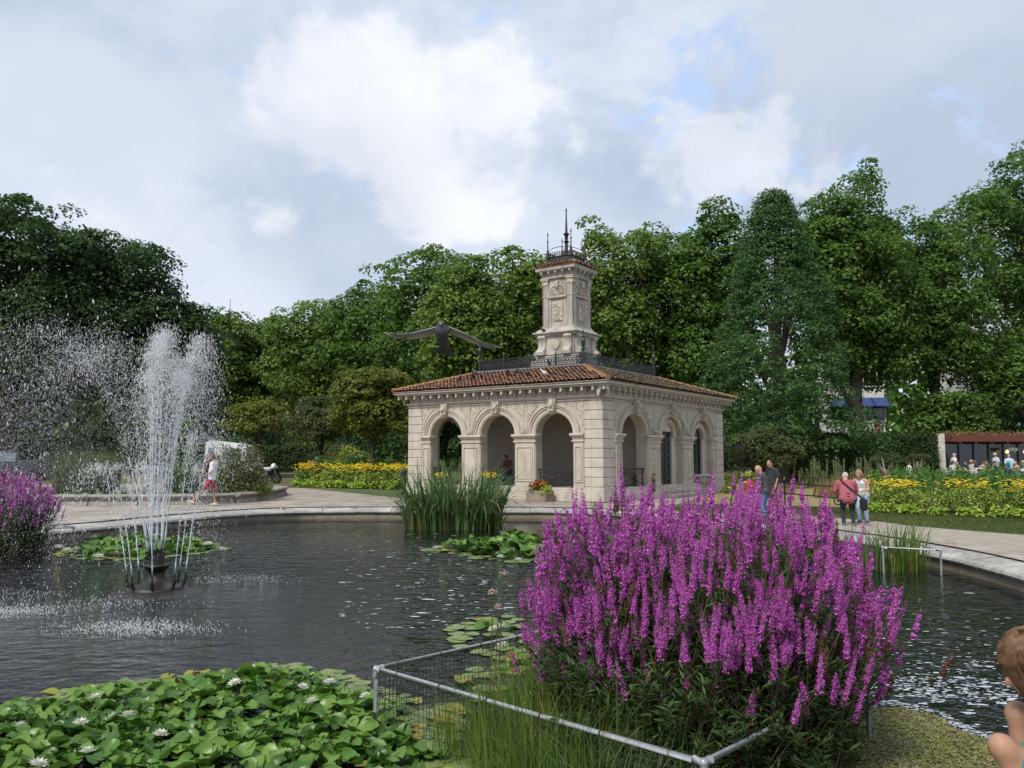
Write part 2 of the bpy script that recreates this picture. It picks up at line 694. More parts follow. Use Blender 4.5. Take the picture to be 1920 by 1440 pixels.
def water_mat():
    m, n, l, p = nodes_of('pond_water')
    p.inputs['Base Color'].default_value = (.006, .009, .008, 1)
    p.inputs['Roughness'].default_value = .035
    p.inputs['IOR'].default_value = 1.33
    g = n.new('ShaderNodeNewGeometry')

    def math_(op, a, b, c=None):
        t = n.new('ShaderNodeMath')
        t.operation = op
        for i, v in enumerate((a, b, c)):
            if v is None:
                continue
            if isinstance(v, (int, float)):
                t.inputs[i].default_value = v
            else:
                l.new(v, t.inputs[i])
        return t.outputs[0]

    def noise_(scale, stretch, det, rot=0, dist=0.0):
        mp = n.new('ShaderNodeMapping')
        mp.inputs['Scale'].default_value = stretch
        mp.inputs['Rotation'].default_value = (0, 0, rot)
        l.new(g.outputs['Position'], mp.inputs[0])
        t = n.new('ShaderNodeTexNoise')
        t.inputs['Scale'].default_value = scale
        t.inputs['Detail'].default_value = det
        t.inputs['Roughness'].default_value = .5
        t.inputs['Distortion'].default_value = dist
        l.new(mp.outputs[0], t.inputs['Vector'])
        return t.outputs[0]
    vd = n.new('ShaderNodeVectorMath')
    vd.operation = 'DISTANCE'
    l.new(g.outputs['Position'], vd.inputs[0])
    vd.inputs[1].default_value = (FX + .3, FY - 1, WZ)

    def rr(v, a, b, c, d):
        t = n.new('ShaderNodeMapRange')
        t.interpolation_type = 'SMOOTHSTEP'
        for i, x in enumerate((a, b, c, d)):
            t.inputs[i + 1].default_value = x
        l.new(v, t.inputs[0])
        return t.outputs[0]
    amp = math_('MULTIPLY', rr(vd.outputs['Value'], 4.0, 15, .9, .045), 1)       # waves die away from the fountain
    chop = rr(vd.outputs['Value'], 2.0, 6.0, 1.0, 0.0)
    w1 = noise_(2.6, (1, 1.5, 1), 2, .2, .4)
    w2 = noise_(7.5, (1, 1.4, 1), 2, -.35, .3)
    w3 = noise_(30, (1, 1.2, 1), 2)
    h = math_('ADD', math_('MULTIPLY', w1, .10), math_('MULTIPLY', w2, .045))
    h = math_('MULTIPLY', h, amp)
    h = math_('ADD', h, math_('MULTIPLY', math_('MULTIPLY', w3, chop), .014))
    b = n.new('ShaderNodeBump')
    b.inputs['Strength'].default_value = 1
    b.inputs['Distance'].default_value = 1.0
    l.new(h, b.inputs['Height'])
    l.new(b.outputs[0], p.inputs['Normal'])
    return m


WATER = water_mat()


def ngon_sheet(name, loop, z, mat, kind='structure'):
    bm = bmesh.new()
    vs = [bm.verts.new((p[0], p[1], z)) for p in loop]
    f = bm.faces.new(vs)
    bmesh.ops.triangulate(bm, faces=[f])
    for f in bm.faces:
        f.normal_update()
        if f.normal.z < 0:
            f.normal_flip()
    me = bpy.data.meshes.new(name)
    bm.to_mesh(me)
    bm.free()
    me.materials.append(mat)
    o = link(name, me)
    if kind:
        o['kind'] = kind
    return o


pond_water = ngon_sheet('pond_water', offset_loop(POND, .05), WZ, WATER)
pond_bed = ngon_sheet('pond_bed', offset_loop(POND, .3), -1.1, M('pond_mud', (.03, .028, .02), (.02, .02, .014)))

STONE_ROUGH = M('rough_coping', (.36, .345, .315), (.22, .21, .19), 9, .92, .9, 26, c3=(.43, .41, .37), s3=1.3, c3lo=.5, c3hi=.62)
STONE_WET = M('stained_pond_wall', (.19, .155, .105), (.10, .085, .06), 2.2, .6, .4, 18, c3=(.34, .285, .19), s3=1.1, c3lo=.58, c3hi=.66)


def sweep(loop_pts, prof, closed=False):
    """Sweep an (outward offset, z) profile along points; returns MB."""
    mb = MB()
    n, k = len(loop_pts), len(prof)
    vs = []
    for i, p in enumerate(loop_pts):
        a = loop_pts[i - 1] if (i or closed) else p
        b = loop_pts[(i + 1) % n] if (i < n - 1 or closed) else p
        t = (b - a).normalized()
        nrm = Vector((t.y, -t.x, 0))
        for o, z in prof:
            q = p + nrm * o
            vs.append((q.x, q.y, z))
    fs = []
    for i in range(n if closed else n - 1):
        for j in range(k - 1):
            fs.append((i * k + j, i * k + j + 1, ((i + 1) % n) * k + j + 1, ((i + 1) % n) * k + j))
    if not closed:
        fs += [tuple(range(k)), tuple((n - 1) * k + j for j in range(k))[::-1]]
    return mb.add(vs, fs)


pond_edge = tag(sweep(POND, [(.5, -1.1), (.0, -1.1), (.0, -.24), (.02, -.2), (.5, -.2)], True).build('pond_wall', STONE_WET, smooth=True), kind='structure')
COPE = [(.5, -.2), (.015, -.205), (-.045, -.19), (-.07, -.15), (-.05, -.105), (.02, -.082), (.45, -.035), (CW - .02, .018), (CW, .012), (CW, -.06), (.5, -.2)]
n = len(POND)
i0 = 0
while i0 < n:
    seg = [POND[(i0 + k) % n] for k in range(4)]
    i0 += 3
    seg[0] = seg[0].lerp(seg[1], .02)
    seg[-1] = seg[-1].lerp(seg[-2], .02)
    mid = seg[1]
    if mid.y < 4.3 and abs(mid.x) > 6:
        continue
    dz = rnd.uniform(-.006, .006)
    s_ = sweep(seg, [(o, z + dz) for o, z in COPE[:-1]])
    s_.build('coping_stone', STONE_ROUGH, pond_edge, smooth=True)

# raised basin behind, to the left
B2 = [Vector((*p, 0)) for p in ((-26, 27.6), (-18, 28.2), (-13, 28.6), (-11.2, 28.9), (-10.2, 29.7), (-9.9, 31), (-10.0, 33.5), (-10.3, 36.4), (-11.2, 37.4), (-14, 38.2), (-26, 38.6))]
B2.reverse()
BRIM = M('basin_rim_stone', (.33, .305, .26), (.2, .185, .155), 4, .9, .7, 22, c3=(.15, .14, .10), s3=.8)
basin = empty('raised_basin', (-12, 33, 0), 0, 'raised stone basin with moulded rim holding grasses and lilies', 'basin')


def place(o, parent):
    """Parent a world-space mesh without moving it."""
    o.parent = parent
    o.matrix_parent_inverse = Matrix.Translation(parent.location).inverted() if parent.rotation_euler.z == 0 else (Matrix.Translation(parent.location) @ Matrix.Rotation(parent.rotation_euler.z, 4, 'Z')).inverted()
    return o


PROF2 = [(.30, 0), (.30, .03), (.26, .10), (.2, .2), (.24, .24), (.33, .27), (.36, .31), (.33, .355), (.22, .37), (-.2, .37), (-.22, .33), (-.2, 0)]
for i in range(len(B2) - 1):
    a, b = B2[i], B2[i + 1]
    k = max(1, round((b - a).length / 1.5))
    for j in range(k):
        p0, p1 = a.lerp(b, j / k + .004), a.lerp(b, (j + 1) / k - .004)
        place(sweep([p0, p1] if (i, j) == (0, 0) else [p0, p1], [(-o, z) for o, z in PROF2]).build('rim_stone', BRIM, smooth=True), basin)
bw = ngon_sheet('basin_water', B2, .22, WATER, None)
place(bw, basin)

# lawns
GRASS = M('mown_lawn', (.075, .115, .028), (.045, .08, .018), 14, .95, .8, 60, c3=(.25, .20, .085), s3=.35, c3lo=.52, c3hi=.68)
DRY = M('parched_lawn', (.27, .21, .095), (.21, .18, .075), 6, .95, .6, 60, c3=(.1, .12, .035), s3=.5, c3lo=.55, c3hi=.7)
lawn_l = ngon_sheet('lawn', [G(x, y) for x, y in ((470, 907), (490, 908), (600, 918), (742, 933), (790, 936), (800, 915), (740, 902), (540, 898))], .012, GRASS)
lawn_r = ngon_sheet('lawn', [G(x, y) for x, y in ((1220, 958), (1400, 962), (1560, 970), (1700, 985), (1920, 1004), (2150, 1024), (2600, 1050), (2600, 930), (1920, 915), (1330, 930))], .012, GRASS)
lawn_d = ngon_sheet('parched_lawn', [G(x, y) for x, y in ((1300, 945), (1640, 953), (1640, 912), (1420, 910), (1340, 918))], .018, DRY)

# flagstones of the path beside the pond
FLAG = M('flagstone', (.34, .30, .24), (.27, .235, .185), 3, .88, .35, 30, c3=(.2, .175, .135), s3=1.2)
LAWN_EDGE = [G(x, y) for x, y in ((1220, 958), (1400, 962), (1560, 970), (1700, 985), (1920, 1004), (2150, 1024))]
pond_out = offset_loop(POND, CW + .02)
fa = math.atan2(-.86, .5)
U = Vector((math.cos(fa), math.sin(fa), 0))
Vv = Vector((-U.y, U.x, 0))
zone = [(p.x, p.y) for p in LAWN_EDGE] + [(14.5, 10), (8, 8), (8, 12)]
flag_meshes = []
for w in (.82, .98, 1.12):
    mb = MB().bev((-w / 2 + .008, -.29, -.03), (w / 2 - .008, .29, .016), .008)
    flag_meshes.append((w, mb.mesh('flagstone', FLAG)))
cnt = 0
for r_ in range(-30, 30):
    s_ = -18 + (r_ % 2) * .45 + rnd.random() * .2
    while s_ < 22:
        w, fm = rnd.choice(flag_meshes)
        c = Vector((9.5, 16, 0)) + U * (s_ + w / 2) + Vv * (r_ * .596)
        s_ += w
        if 5.2 < c.x < 16 and in_poly(c.x, c.y, zone) and not in_poly(c.x, c.y, pond_out) and cnt < 290:
            px = 960 + F_PX * c.x / c.y
            if 1440 < px < 2020:
                link('flagstone', fm, ground, (c.x, c.y, rnd.uniform(-.004, .003)), (rnd.uniform(-.004, .004), rnd.uniform(-.004, .004), fa))
                cnt += 1

# short grass standing on the lawn beside the path
TURF = LEAF('turf_blades', [(.05, .095, .02), (.075, .125, .028), (.11, .15, .04), (.2, .17, .07)], scale=1.1, clump=.6)
lx = [G(x, y) for x, y in ((1230, 958), (1400, 962), (1560, 970), (1700, 985), (1920, 1004), (2100, 1020), (2100, 975), (1920, 965), (1640, 955), (1300, 947))]
lx = [(p.x, p.y) for p in lx]
P = np.stack([rng.uniform(3, 17, 150000), rng.uniform(15, 30, 150000), np.full(150000, .03)], 1)
x_, y_ = P[:, 0], P[:, 1]
inside = np.zeros(len(P), bool)
for i in range(len(lx)):
    (ax, ay), (bx_, by_) = lx[i - 1], lx[i]
    cr = ((ay > y_) != (by_ > y_)) & (x_ < (bx_ - ax) * (y_ - ay) / (by_ - ay + 1e-9) + ax)
    inside ^= cr
P = P[inside]
tf = leaf_obj('turf', TURF, None, P, rng.normal(size=P.shape) * np.array([1, 1, .2]), .05 * rng.uniform(.6, 1.5, len(P)), .2, np.tile([0, 0, 1.], (len(P), 1)) + rng.normal(size=P.shape) * .35)
tag(tf, 'short mown grass along the flagstone path', 'grass')

# ================================================================== TREES
BARK = M('bark', (.075, .06, .045), (.035, .03, .024), 4, .95, 1, 12)
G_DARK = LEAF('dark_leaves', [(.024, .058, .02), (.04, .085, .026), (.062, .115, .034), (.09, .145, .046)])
G_PLANE = LEAF('plane_leaves', [(.054, .12, .024), (.086, .168, .032), (.124, .218, .043), (.176, .278, .06)])
G_FAR = LEAF('far_leaves', [(.08, .148, .03), (.122, .203, .039), (.17, .258, .05), (.232, .322, .07)])
G_CON = LEAF('feathery_leaves', [(.04, .096, .034), (.062, .132, .042), (.09, .17, .052), (.125, .21, .064)])
G_YEL = LEAF('yellowish_leaves', [(.07, .105, .018), (.12, .155, .025), (.18, .21, .036), (.27, .27, .07)])
G_GREY = LEAF('grey_green_leaves', [(.055, .08, .028), (.085, .115, .04), (.12, .15, .052), (.16, .18, .07)])


def crown_points(c, rad, n_clump, per, rc, seed, shape='egg', hollow=.5):
    """Leaf positions and facing for a crown built from many small clumps spread through its volume."""
    r_ = np.random.default_rng(seed)
    c = np.array(c, float)
    rad = np.array(rad, float)
    d = unit(r_.normal(size=(n_clump, 3)))
    d[:, 2] = np.where(d[:, 2] < -.55, -d[:, 2], d[:, 2])
    lump = 1 + .16 * np.sin(d[:, 0] * 4 + seed) * np.cos(d[:, 1] * 5 + seed * 2) + .12 * np.sin(d[:, 2] * 7 + seed * 3)
    rr = (hollow + (1 - hollow) * r_.random(n_clump) ** .55) * lump
    if shape == 'cone':
        h = r_.random(n_clump) ** 1.25
        a = r_.random(n_clump) * 2 * np.pi
        q = (1 - h) ** .75 * (.55 + .45 * r_.random(n_clump) ** .4) * (1 + .15 * np.sin(a * 3 + h * 9 + seed))
        cc = np.stack([np.cos(a) * q, np.sin(a) * q, h * 2 - 1], 1) * rad + c
        d = unit(np.stack([np.cos(a), np.sin(a), .35 + 0 * a], 1))
    else:
        cc = c + d * rr[:, None] * rad
    rcs = rc * r_.uniform(.6, 1.25, n_clump)
    k = r_.poisson(per, n_clump).clip(8)
    idx = np.repeat(np.arange(n_clump), k)
    e = unit(r_.normal(size=(len(idx), 3)))
    e = unit(e + d[idx] * .55 + np.array([0, 0, .35]))
    sh = r_.uniform(.45, 1.0, len(idx)) ** .6
    sq = np.array([1.15, 1.15, .78]) if shape != 'cone' else np.array([1.2, 1.2, .6])
    P = cc[idx] + e * sq * (rcs[idx] * sh)[:, None]
    N = unit(e * .7 + np.array([0, 0, .6]) + r_.normal(size=e.shape) * .42)
    return P, N, cc


def tree(name, label, base, height, c_z, rad, mat, n_clump=150, per=90, rc=1.0, leaf=.26, seed=1, trunk=.35, group=None, shape='egg', hollow=.45, aspect=.75, cat='tree', limbs=9, extra=(), fill=.34):
    """Trunk with limbs and a crown of leaf clumps. c_z: crown centre above the base; extra: further lobes (dx,dy,z,rx,ry,rz,n)."""
    b = Vector(base)
    t = empty(name, b, 0, label, cat, group)
    Ps, Ns, C = [], [], []
    for k, (dx, dy, z, rx, ry, rz, nc) in enumerate([(0, 0, c_z, *rad, n_clump)] + list(extra)):
        P, N, cc = crown_points((dx, dy, z), (rx, ry, rz), nc, per, rc, seed + 17 * k, shape, hollow)
        Ps.append(P)
        Ns.append(N)
        C.append(cc)
        nf = int(len(P) * fill)                                  # inner foliage
        Pf = np.array([dx, dy, z]) + unit(rng.normal(size=(nf, 3))) * (rng.random(nf) ** .5 * .7)[:, None] * np.array([rx, ry, rz])
        if shape != 'cone':
            Ps.append(Pf)
            Ns.append(unit(rng.normal(size=(nf, 3)) + np.array([0, 0, .4])))
    P, N, C = np.concatenate(Ps), np.concatenate(Ns), np.concatenate(C)
    ok = P[:, 2] > .25
    P, N = P[ok], N[ok]
    sz = leaf * rng.uniform(.7, 1.3, len(P))
    o = leaf_obj('crown', mat, t, P, N, sz, aspect)
    mb = MB()
    top = c_z + (rad[2] * .45 if shape != 'cone' else rad[2] * .85)
    wob = [Vector((rnd.uniform(-.15, .15), rnd.uniform(-.15, .15), 0)) * (i > 0) for i in range(6)]
    pts = [Vector((0, 0, -.1)) + wob[0], Vector((0, 0, top * .12)), *[Vector((0, 0, top * q)) + wob[i] * height * .06 for i, q in enumerate((.3, .5, .75, 1.0), 1)]]
    mb.tube(pts, [trunk * q for q in (1.35, 1.0, .85, .68, .4, .12)], 9)
    trunk_o = mb.build('trunk', BARK, t, smooth=True)
    lb = MB()
    for k in rnd.sample(range(len(C)), min(limbs, len(C))):
        e = Vector(C[k])
        z0 = min(max(.6, e.z * rnd.uniform(.4, .65)), top * .8)
        a = Vector((0, 0, z0))
        m_ = a.lerp(e, .5) + Vector((0, 0, .12 * (e - a).length))
        lb.tube([a, m_, e], [trunk * .42, trunk * .24, trunk * .06], 6)
    lb.build('limbs', BARK, t, smooth=True)
    return t


def T_(px, py_top, Y, half_px, bottom_py, **kw):
    """Tree placed from its crown outline: centre px, top row, distance, half width, lowest leaf row."""
    top = AT(px, py_top, Y)
    g = gz(top.x, Y)
    zb = max(AT(px, bottom_py, Y).z - g, .3)
    zt = top.z - g
    rz = (zt - zb) / 2
    hw = half_px / F_PX * Y
    return dict(base=(top.x, Y, g), height=zt, c_z=(zt + zb) / 2, rad=(hw, hw * .85, rz), **kw)


# the dark group on the left
DARKG = 'dark broadleaf trees behind the fountain'
tree('broadleaf_tree', 'tallest dark green broadleaf tree behind the fountain spray', **T_(40, 400, 56, 185, 815, mat=G_DARK, n_clump=320, per=100, rc=1.25, leaf=.28, seed=3, trunk=.5, group=DARKG))
tree('broadleaf_tree', 'dark green broadleaf tree standing between the tallest one and a lower rounded one', **T_(215, 452, 58, 120, 815, mat=G_DARK, n_clump=260, per=100, rc=1.25, leaf=.28, seed=5, trunk=.45, group=DARKG))
tree('broadleaf_tree', 'lower rounded dark green tree beside the paler row, behind the spray', **T_(325, 555, 58, 84, 820, mat=G_DARK, n_clump=190, per=85, rc=1.05, leaf=.28, seed=8, trunk=.35, group=DARKG))
tree('broadleaf_tree', 'dark tree with yellowish lower leaves beside the parked pickup', **T_(-150, 420, 55, 130, 800, mat=G_PLANE, n_clump=200, per=85, rc=.95, leaf=.24, seed=9, trunk=.4, group=DARKG))
# the long row of plane trees
ROW = 'plane trees in the row behind the garden'
row = [(432, 590, 84, 52, 830, G_FAR, 'pale plane tree topped by a thin mast, at the low end of the row'),
       (512, 610, 88, 50, 820, G_PLANE, 'low plane tree in a dip of the row beside the mast'),
       (596, 566, 80, 72, 825, G_FAR, 'rounded pale plane tree above the small flowering trees'),
       (700, 528, 76, 78, 820, G_PLANE, 'plane tree rising behind the yellow blossomed tree'),
       (805, 470, 70, 82, 820, G_PLANE, 'dark plane tree with a pointed top beside the bright yellow-green one'),
       (872, 500, 62, 60, 810, G_FAR, 'bright yellow-green plane tree behind the flying pigeon'),
       (965, 484, 66, 75, 830, G_FAR, 'plane tree just behind the tower, on the pigeon side'),
       (1060, 478, 70, 70, 830, G_PLANE, 'plane tree directly behind the stone tower'),
       (1150, 445, 64, 80, 840, G_FAR, 'plane tree just beyond the tower, next to the tall conifer group'),
       (1250, 415, 66, 85, 840, G_PLANE, 'tall plane tree over the far roof slope of the pavilion'),
       (1345, 428, 64, 78, 840, G_PLANE, 'plane tree touching the flank of the conifer')]
for i, (px, top, Y, hw, bot, mt, lab) in enumerate(row):
    tree('plane_tree', lab, **T_(px, top, Y, hw * 1.25, bot, mat=mt, n_clump=180, per=74, rc=1.3, leaf=.33, seed=20 + i, trunk=.45, group=ROW, limbs=6))
# right side
tree('conifer', 'tall feathery dark conifer narrowing to a point', **T_(1450, 368, 50, 158, 842, mat=G_CON, n_clump=760, per=56, rc=.8, leaf=.26, seed=41, trunk=.4, shape='cone', aspect=.38, limbs=14))
RP = 'tall plane trees over the cafe side'
tree('plane_tree', 'tall plane tree with an uneven double top beside the conifer', **T_(1590, 335, 58, 108, 795, mat=G_PLANE, n_clump=300, per=88, rc=1.1, leaf=.27, seed=44, trunk=.62, group=RP, extra=[(-2.3, 0, 15.5, 2.3, 2, 3.2, 60), (1.9, .5, 8.2, 2.9, 2.4, 3.6, 70)]))
tree('plane_tree', 'plane tree with a lower top between the two tallest ones', **T_(1740, 420, 60, 100, 800, mat=G_PLANE, n_clump=230, per=88, rc=1.1, leaf=.27, seed=47, trunk=.5, group=RP, extra=[(0, -1.8, 3.4, 3.0, 2, 2.0, 60)]))
tree('plane_tree', 'largest plane tree hanging its branches over the cafe', **T_(1905, 285, 64, 140, 775, mat=G_PLANE, n_clump=310, per=84, rc=1.15, leaf=.27, seed=50, trunk=.6, group=RP, extra=[(-4.2, -4.5, 6.6, 2.6, 2.2, 2.6, 80)]))
tree('plane_tree', 'plane tree half hidden behind the largest one, past the cafe', **T_(2080, 330, 56, 120, 760, mat=G_PLANE, n_clump=160, per=75, rc=1.1, leaf=.32, seed=52, trunk=.5, group=RP))
# small garden trees
tree('small_tree', 'rounded small tree dotted with pale yellow blossom beside the pavilion', **T_(700, 690, 45, 72, 850, mat=G_YEL, n_clump=190, per=80, rc=.55, leaf=.17, seed=60, trunk=.16))
tree('small_tree', 'low grey-green spreading tree beside the blossomed one', **T_(605, 752, 49, 62, 845, mat=G_GREY, n_clump=120, per=80, rc=.5, leaf=.15, seed=61, trunk=.13))
tree('small_tree', 'small open yellow-green tree behind the white van', **T_(482, 752, 53, 52, 826, mat=G_YEL, n_clump=80, per=60, rc=.55, leaf=.18, seed=62, trunk=.12))
tree('small_tree', 'spreading grey-green shrubby tree by the pavilion side railing', **T_(1425, 815, 43, 66, 893, mat=G_GREY, n_clump=120, per=80, rc=.42, leaf=.13, seed=63, trunk=.12))
tree('small_tree', 'dark slender tree seen through the pavilion arch', **T_(845, 760, 47, 60, 880, mat=G_DARK, n_clump=90, per=70, rc=.6, leaf=.2, seed=64, trunk=.14))

# the wood behind everything: reads as one dark mass between and below the crowns
def mass(name, rows, mat, leaf, n, kind='stuff', label=None, cat=None):
    Ps, Ns = [], []
    for (x0, x1, Y, z0, z1, depth) in rows:
        k = int(n * (x1 - x0) * (z1 - z0))
        P = np.stack([rng.uniform(x0, x1, k), Y + rng.uniform(0, depth, k), z0 + (z1 - z0) * rng.random(k) ** .8], 1)
        hump = .75 + .25 * np.sin(P[:, 0] * .55 + Y) * np.sin(P[:, 0] * .23 + 1.3)
        P[:, 2] = z0 + (P[:, 2] - z0) * hump
        Ps.append(P)
        Ns.append(unit(rng.normal(size=(k, 3)) * .8 + np.array([0, -.6, .5])))
    P, N = np.concatenate(Ps), np.concatenate(Ns)
    o = leaf_obj(name, mat, None, P, N, leaf * rng.uniform(.7, 1.4, len(P)), .8, kind=kind)
    return tag(o, label, cat)


mass('far_woodland', [(-75, -12, 92, .5, 13.5, 8), (-14, 34, 84, .5, 15, 8), (30, 90, 92, .5, 15, 8), (-70, -22, 56, .5, 11, 6)], G_PLANE, .95, 9, label='dense far woodland closing the view behind the trees', cat='woodland')
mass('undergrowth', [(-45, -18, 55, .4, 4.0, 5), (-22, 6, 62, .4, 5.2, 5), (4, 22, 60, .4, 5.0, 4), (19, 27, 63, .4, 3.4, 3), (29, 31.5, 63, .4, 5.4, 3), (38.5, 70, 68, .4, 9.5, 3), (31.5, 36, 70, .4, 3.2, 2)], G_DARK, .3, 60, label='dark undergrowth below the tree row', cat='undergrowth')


def hedge(name, label, p0, p1, depth, z0, z1, mat, leaf, dens):
    """Clipped hedge: leaves over the faces of a soft-edged block with a twiggy core."""
    p0, p1 = Vector(p0), Vector(p1)
    d = (p1 - p0)
    L = d.length
    d.normalize()
    nrm = Vector((d.y, -d.x, 0))
    t = empty(name, (p0 + p1) / 2, 0, label, 'hedge')
    A = [(L * (z1 - z0), 'f'), (L * depth, 't'), (depth * (z1 - z0) * 2, 's')]
    Ps, Ns = [], []
    D, NR, ZZ = np.array(d), np.array(nrm), np.array((0, 0, 1.))
    for area, w in A:
        k = int(area * dens)
        s_, q, h = rng.random(k) * L, rng.random(k), rng.random(k)
        j = rng.normal(size=k) * .07
        if w == 'f':
            P = np.outer(s_, D) + np.outer(j + .05 * np.sin(s_ * 1.7), NR) + np.outer(z0 + h * (z1 - z0), ZZ)
            N = np.tile(NR, (k, 1))
        elif w == 't':
            P = np.outer(s_, D) - np.outer(q * depth, NR) + np.outer(z1 + j + .06 * np.sin(s_ * 2.3), ZZ)
            N = np.tile(ZZ, (k, 1))
        else:
            e = np.where(rng.random(k) < .5, 0, L)
            P = np.outer(e + j, D) - np.outer(q * depth, NR) + np.outer(z0 + h * (z1 - z0), ZZ)
            N = np.tile(D, (k, 1))
        Ps.append(P)
        Ns.append(N)
    P = np.concatenate(Ps) + np.array(p0) - np.array(t.location)
    N = unit(np.concatenate(Ns) + rng.normal(size=P.shape) * .6 + np.array([0, 0, .3]))
    leaf_obj('leaves', mat, t, P, N, leaf * rng.uniform(.7, 1.3, len(P)), .65)
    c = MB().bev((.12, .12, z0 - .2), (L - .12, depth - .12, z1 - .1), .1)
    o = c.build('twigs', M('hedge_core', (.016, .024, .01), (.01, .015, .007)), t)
    o.matrix_local = Matrix.Translation(p0 - t.location) @ Matrix(((d.x, -nrm.x, 0, 0), (d.y, -nrm.y, 0, 0), (0, 0, 1, 0), (0, 0, 0, 1)))
    return t


G_HEDGE = LEAF('hedge_leaves', [(.024, .05, .015), (.04, .076, .02), (.06, .105, .026), (.09, .135, .036)], scale=.8)
a, b = AT(1470, 815, 51), AT(1757, 815, 51)
hedge('clipped_hedge', 'tall clipped dark green hedge ending at the cafe stone pillar', (a.x, 51, 0), (b.x, 51, 0), 1.2, .15, a.z, G_HEDGE, .16, 240)
a, b = AT(465, 838, 60), AT(660, 838, 60)
hedge('clipped_hedge', 'low clipped hedge beyond the motorcycle and flower bed', (a.x, 60, 0), (b.x, 60, 0), 1.2, .4, a.z, G_HEDGE, .18, 150)

# ================================================================== PAVILION
PA = .62
PC = Vector((3.33, 29.9, 0))
LX, LY = 11.9, 9.6                              # length of the side face and of the arcade face
pav = empty('stone_pavilion', PC, math.pi / 2 - PA, 'cream stone garden pavilion with arched loggia, tiled roof and chimney tower', 'pavilion')
STONE = M('cream_stone', (.52, .462, .385), (.43, .378, .308), 1.6, .85, .25, 30, c3=(.30, .26, .20), s3=2.2, c3lo=.54, c3hi=.76, streak=.14)
STONE2 = M('pale_block_stone', (.545, .495, .42), (.45, .40, .335), 2.4, .85, .35, 26, c3=(.30, .265, .21), s3=2.4, c3lo=.55, c3hi=.76, streak=.18)
CARVED = M('carved_stone', (.56, .505, .415), (.34, .30, .235), 13, .9, 1.0, 15, lo=.42, hi=.56)
WEATHER = M('weathered_stone', (.50, .455, .385), (.40, .365, .31), 2.2, .9, .5, 22, c3=(.24, .22, .195), s3=1.8, c3lo=.46, c3hi=.66, streak=.2)
PLASTER = M('loggia_plaster', (.40, .355, .29), (.35, .31, .25), 1.2, .9)
IRON = M('black_iron', (.012, .013, .016), (.02, .02, .022), 8, .45, .2, 40, spec=.5)
SILL = M('grey_floor_stone', (.33, .30, .26), (.26, .24, .2), 2, .9)


def fL(s, d, z):
    return (d, s, z)


def fR(s, d, z):
    return (s, d, z)


def fE(s, d, z):                                # end wall beyond the loggia
    return (s, LY - d, z)


def fB(s, d, z):                                # back wall
    return (LX - d, s, z)


TH = .45
ZI, ZS, ZE = 2.565, 3.885, 4.3


def bx(mb, f, s0, s1, d0, d1, z0, z1):
    a, b = f(s0, d0, z0), f(s1, d1, z1)
    return mb.box([min(p, q) for p, q in zip(a, b)], [max(p, q) for p, q in zip(a, b)])


def bxv(mb, f, s0, s1, d0, d1, z0, z1, b=.012):
    p, q = f(s0, d0, z0), f(s1, d1, z1)
    return mb.bev([min(x, y) for x, y in zip(p, q)], [max(x, y) for x, y in zip(p, q)], b)


def arch_wall(mb, f, s0, s1, sc, rx, rz, z0, zsp, z1, d0, d1, n=20):
    """Wall s0..s1 from z0 to z1 with a round-headed opening."""
    if z0 < zsp:
        bx(mb, f, s0, sc - rx, d0, d1, z0, zsp)
        bx(mb, f, sc + rx, s1, d0, d1, z0, zsp)
    pts = [(sc - rx * math.cos(math.pi * i / n), zsp + rz * math.sin(math.pi * i / n)) for i in range(n + 1)]
    for i in range(n):
        (a, za), (b, zb) = pts[i], pts[i + 1]
        mb.prism([(a, za), (b, zb), (b, z1), (a, z1)], d0, d1, lambda s, z, d: f(s, d, z))
    for a, b in ((s0, sc - rx), (sc + rx, s1)):
        if b - a > .001:
            bx(mb, f, a, b, d0, d1, zsp, z1)


def archivolt(f, sc, rx, rz, zsp, wid, d_out, d_in, steps, n=28):
    mb = MB()
    for (q0, q1, pr) in steps:
        for i in range(n):
            t0, t1 = math.pi * i / n, math.pi * (i + 1) / n
            P = []
            for t, q in ((t0, q0), (t1, q0), (t1, q1), (t0, q1)):
                P.append((sc - (rx + wid * q) * math.cos(t), zsp + (rz + wid * q) * math.sin(t)))
            mb.prism(P, -pr, d_in, lambda s, z, d: f(s, d, z))
    return mb


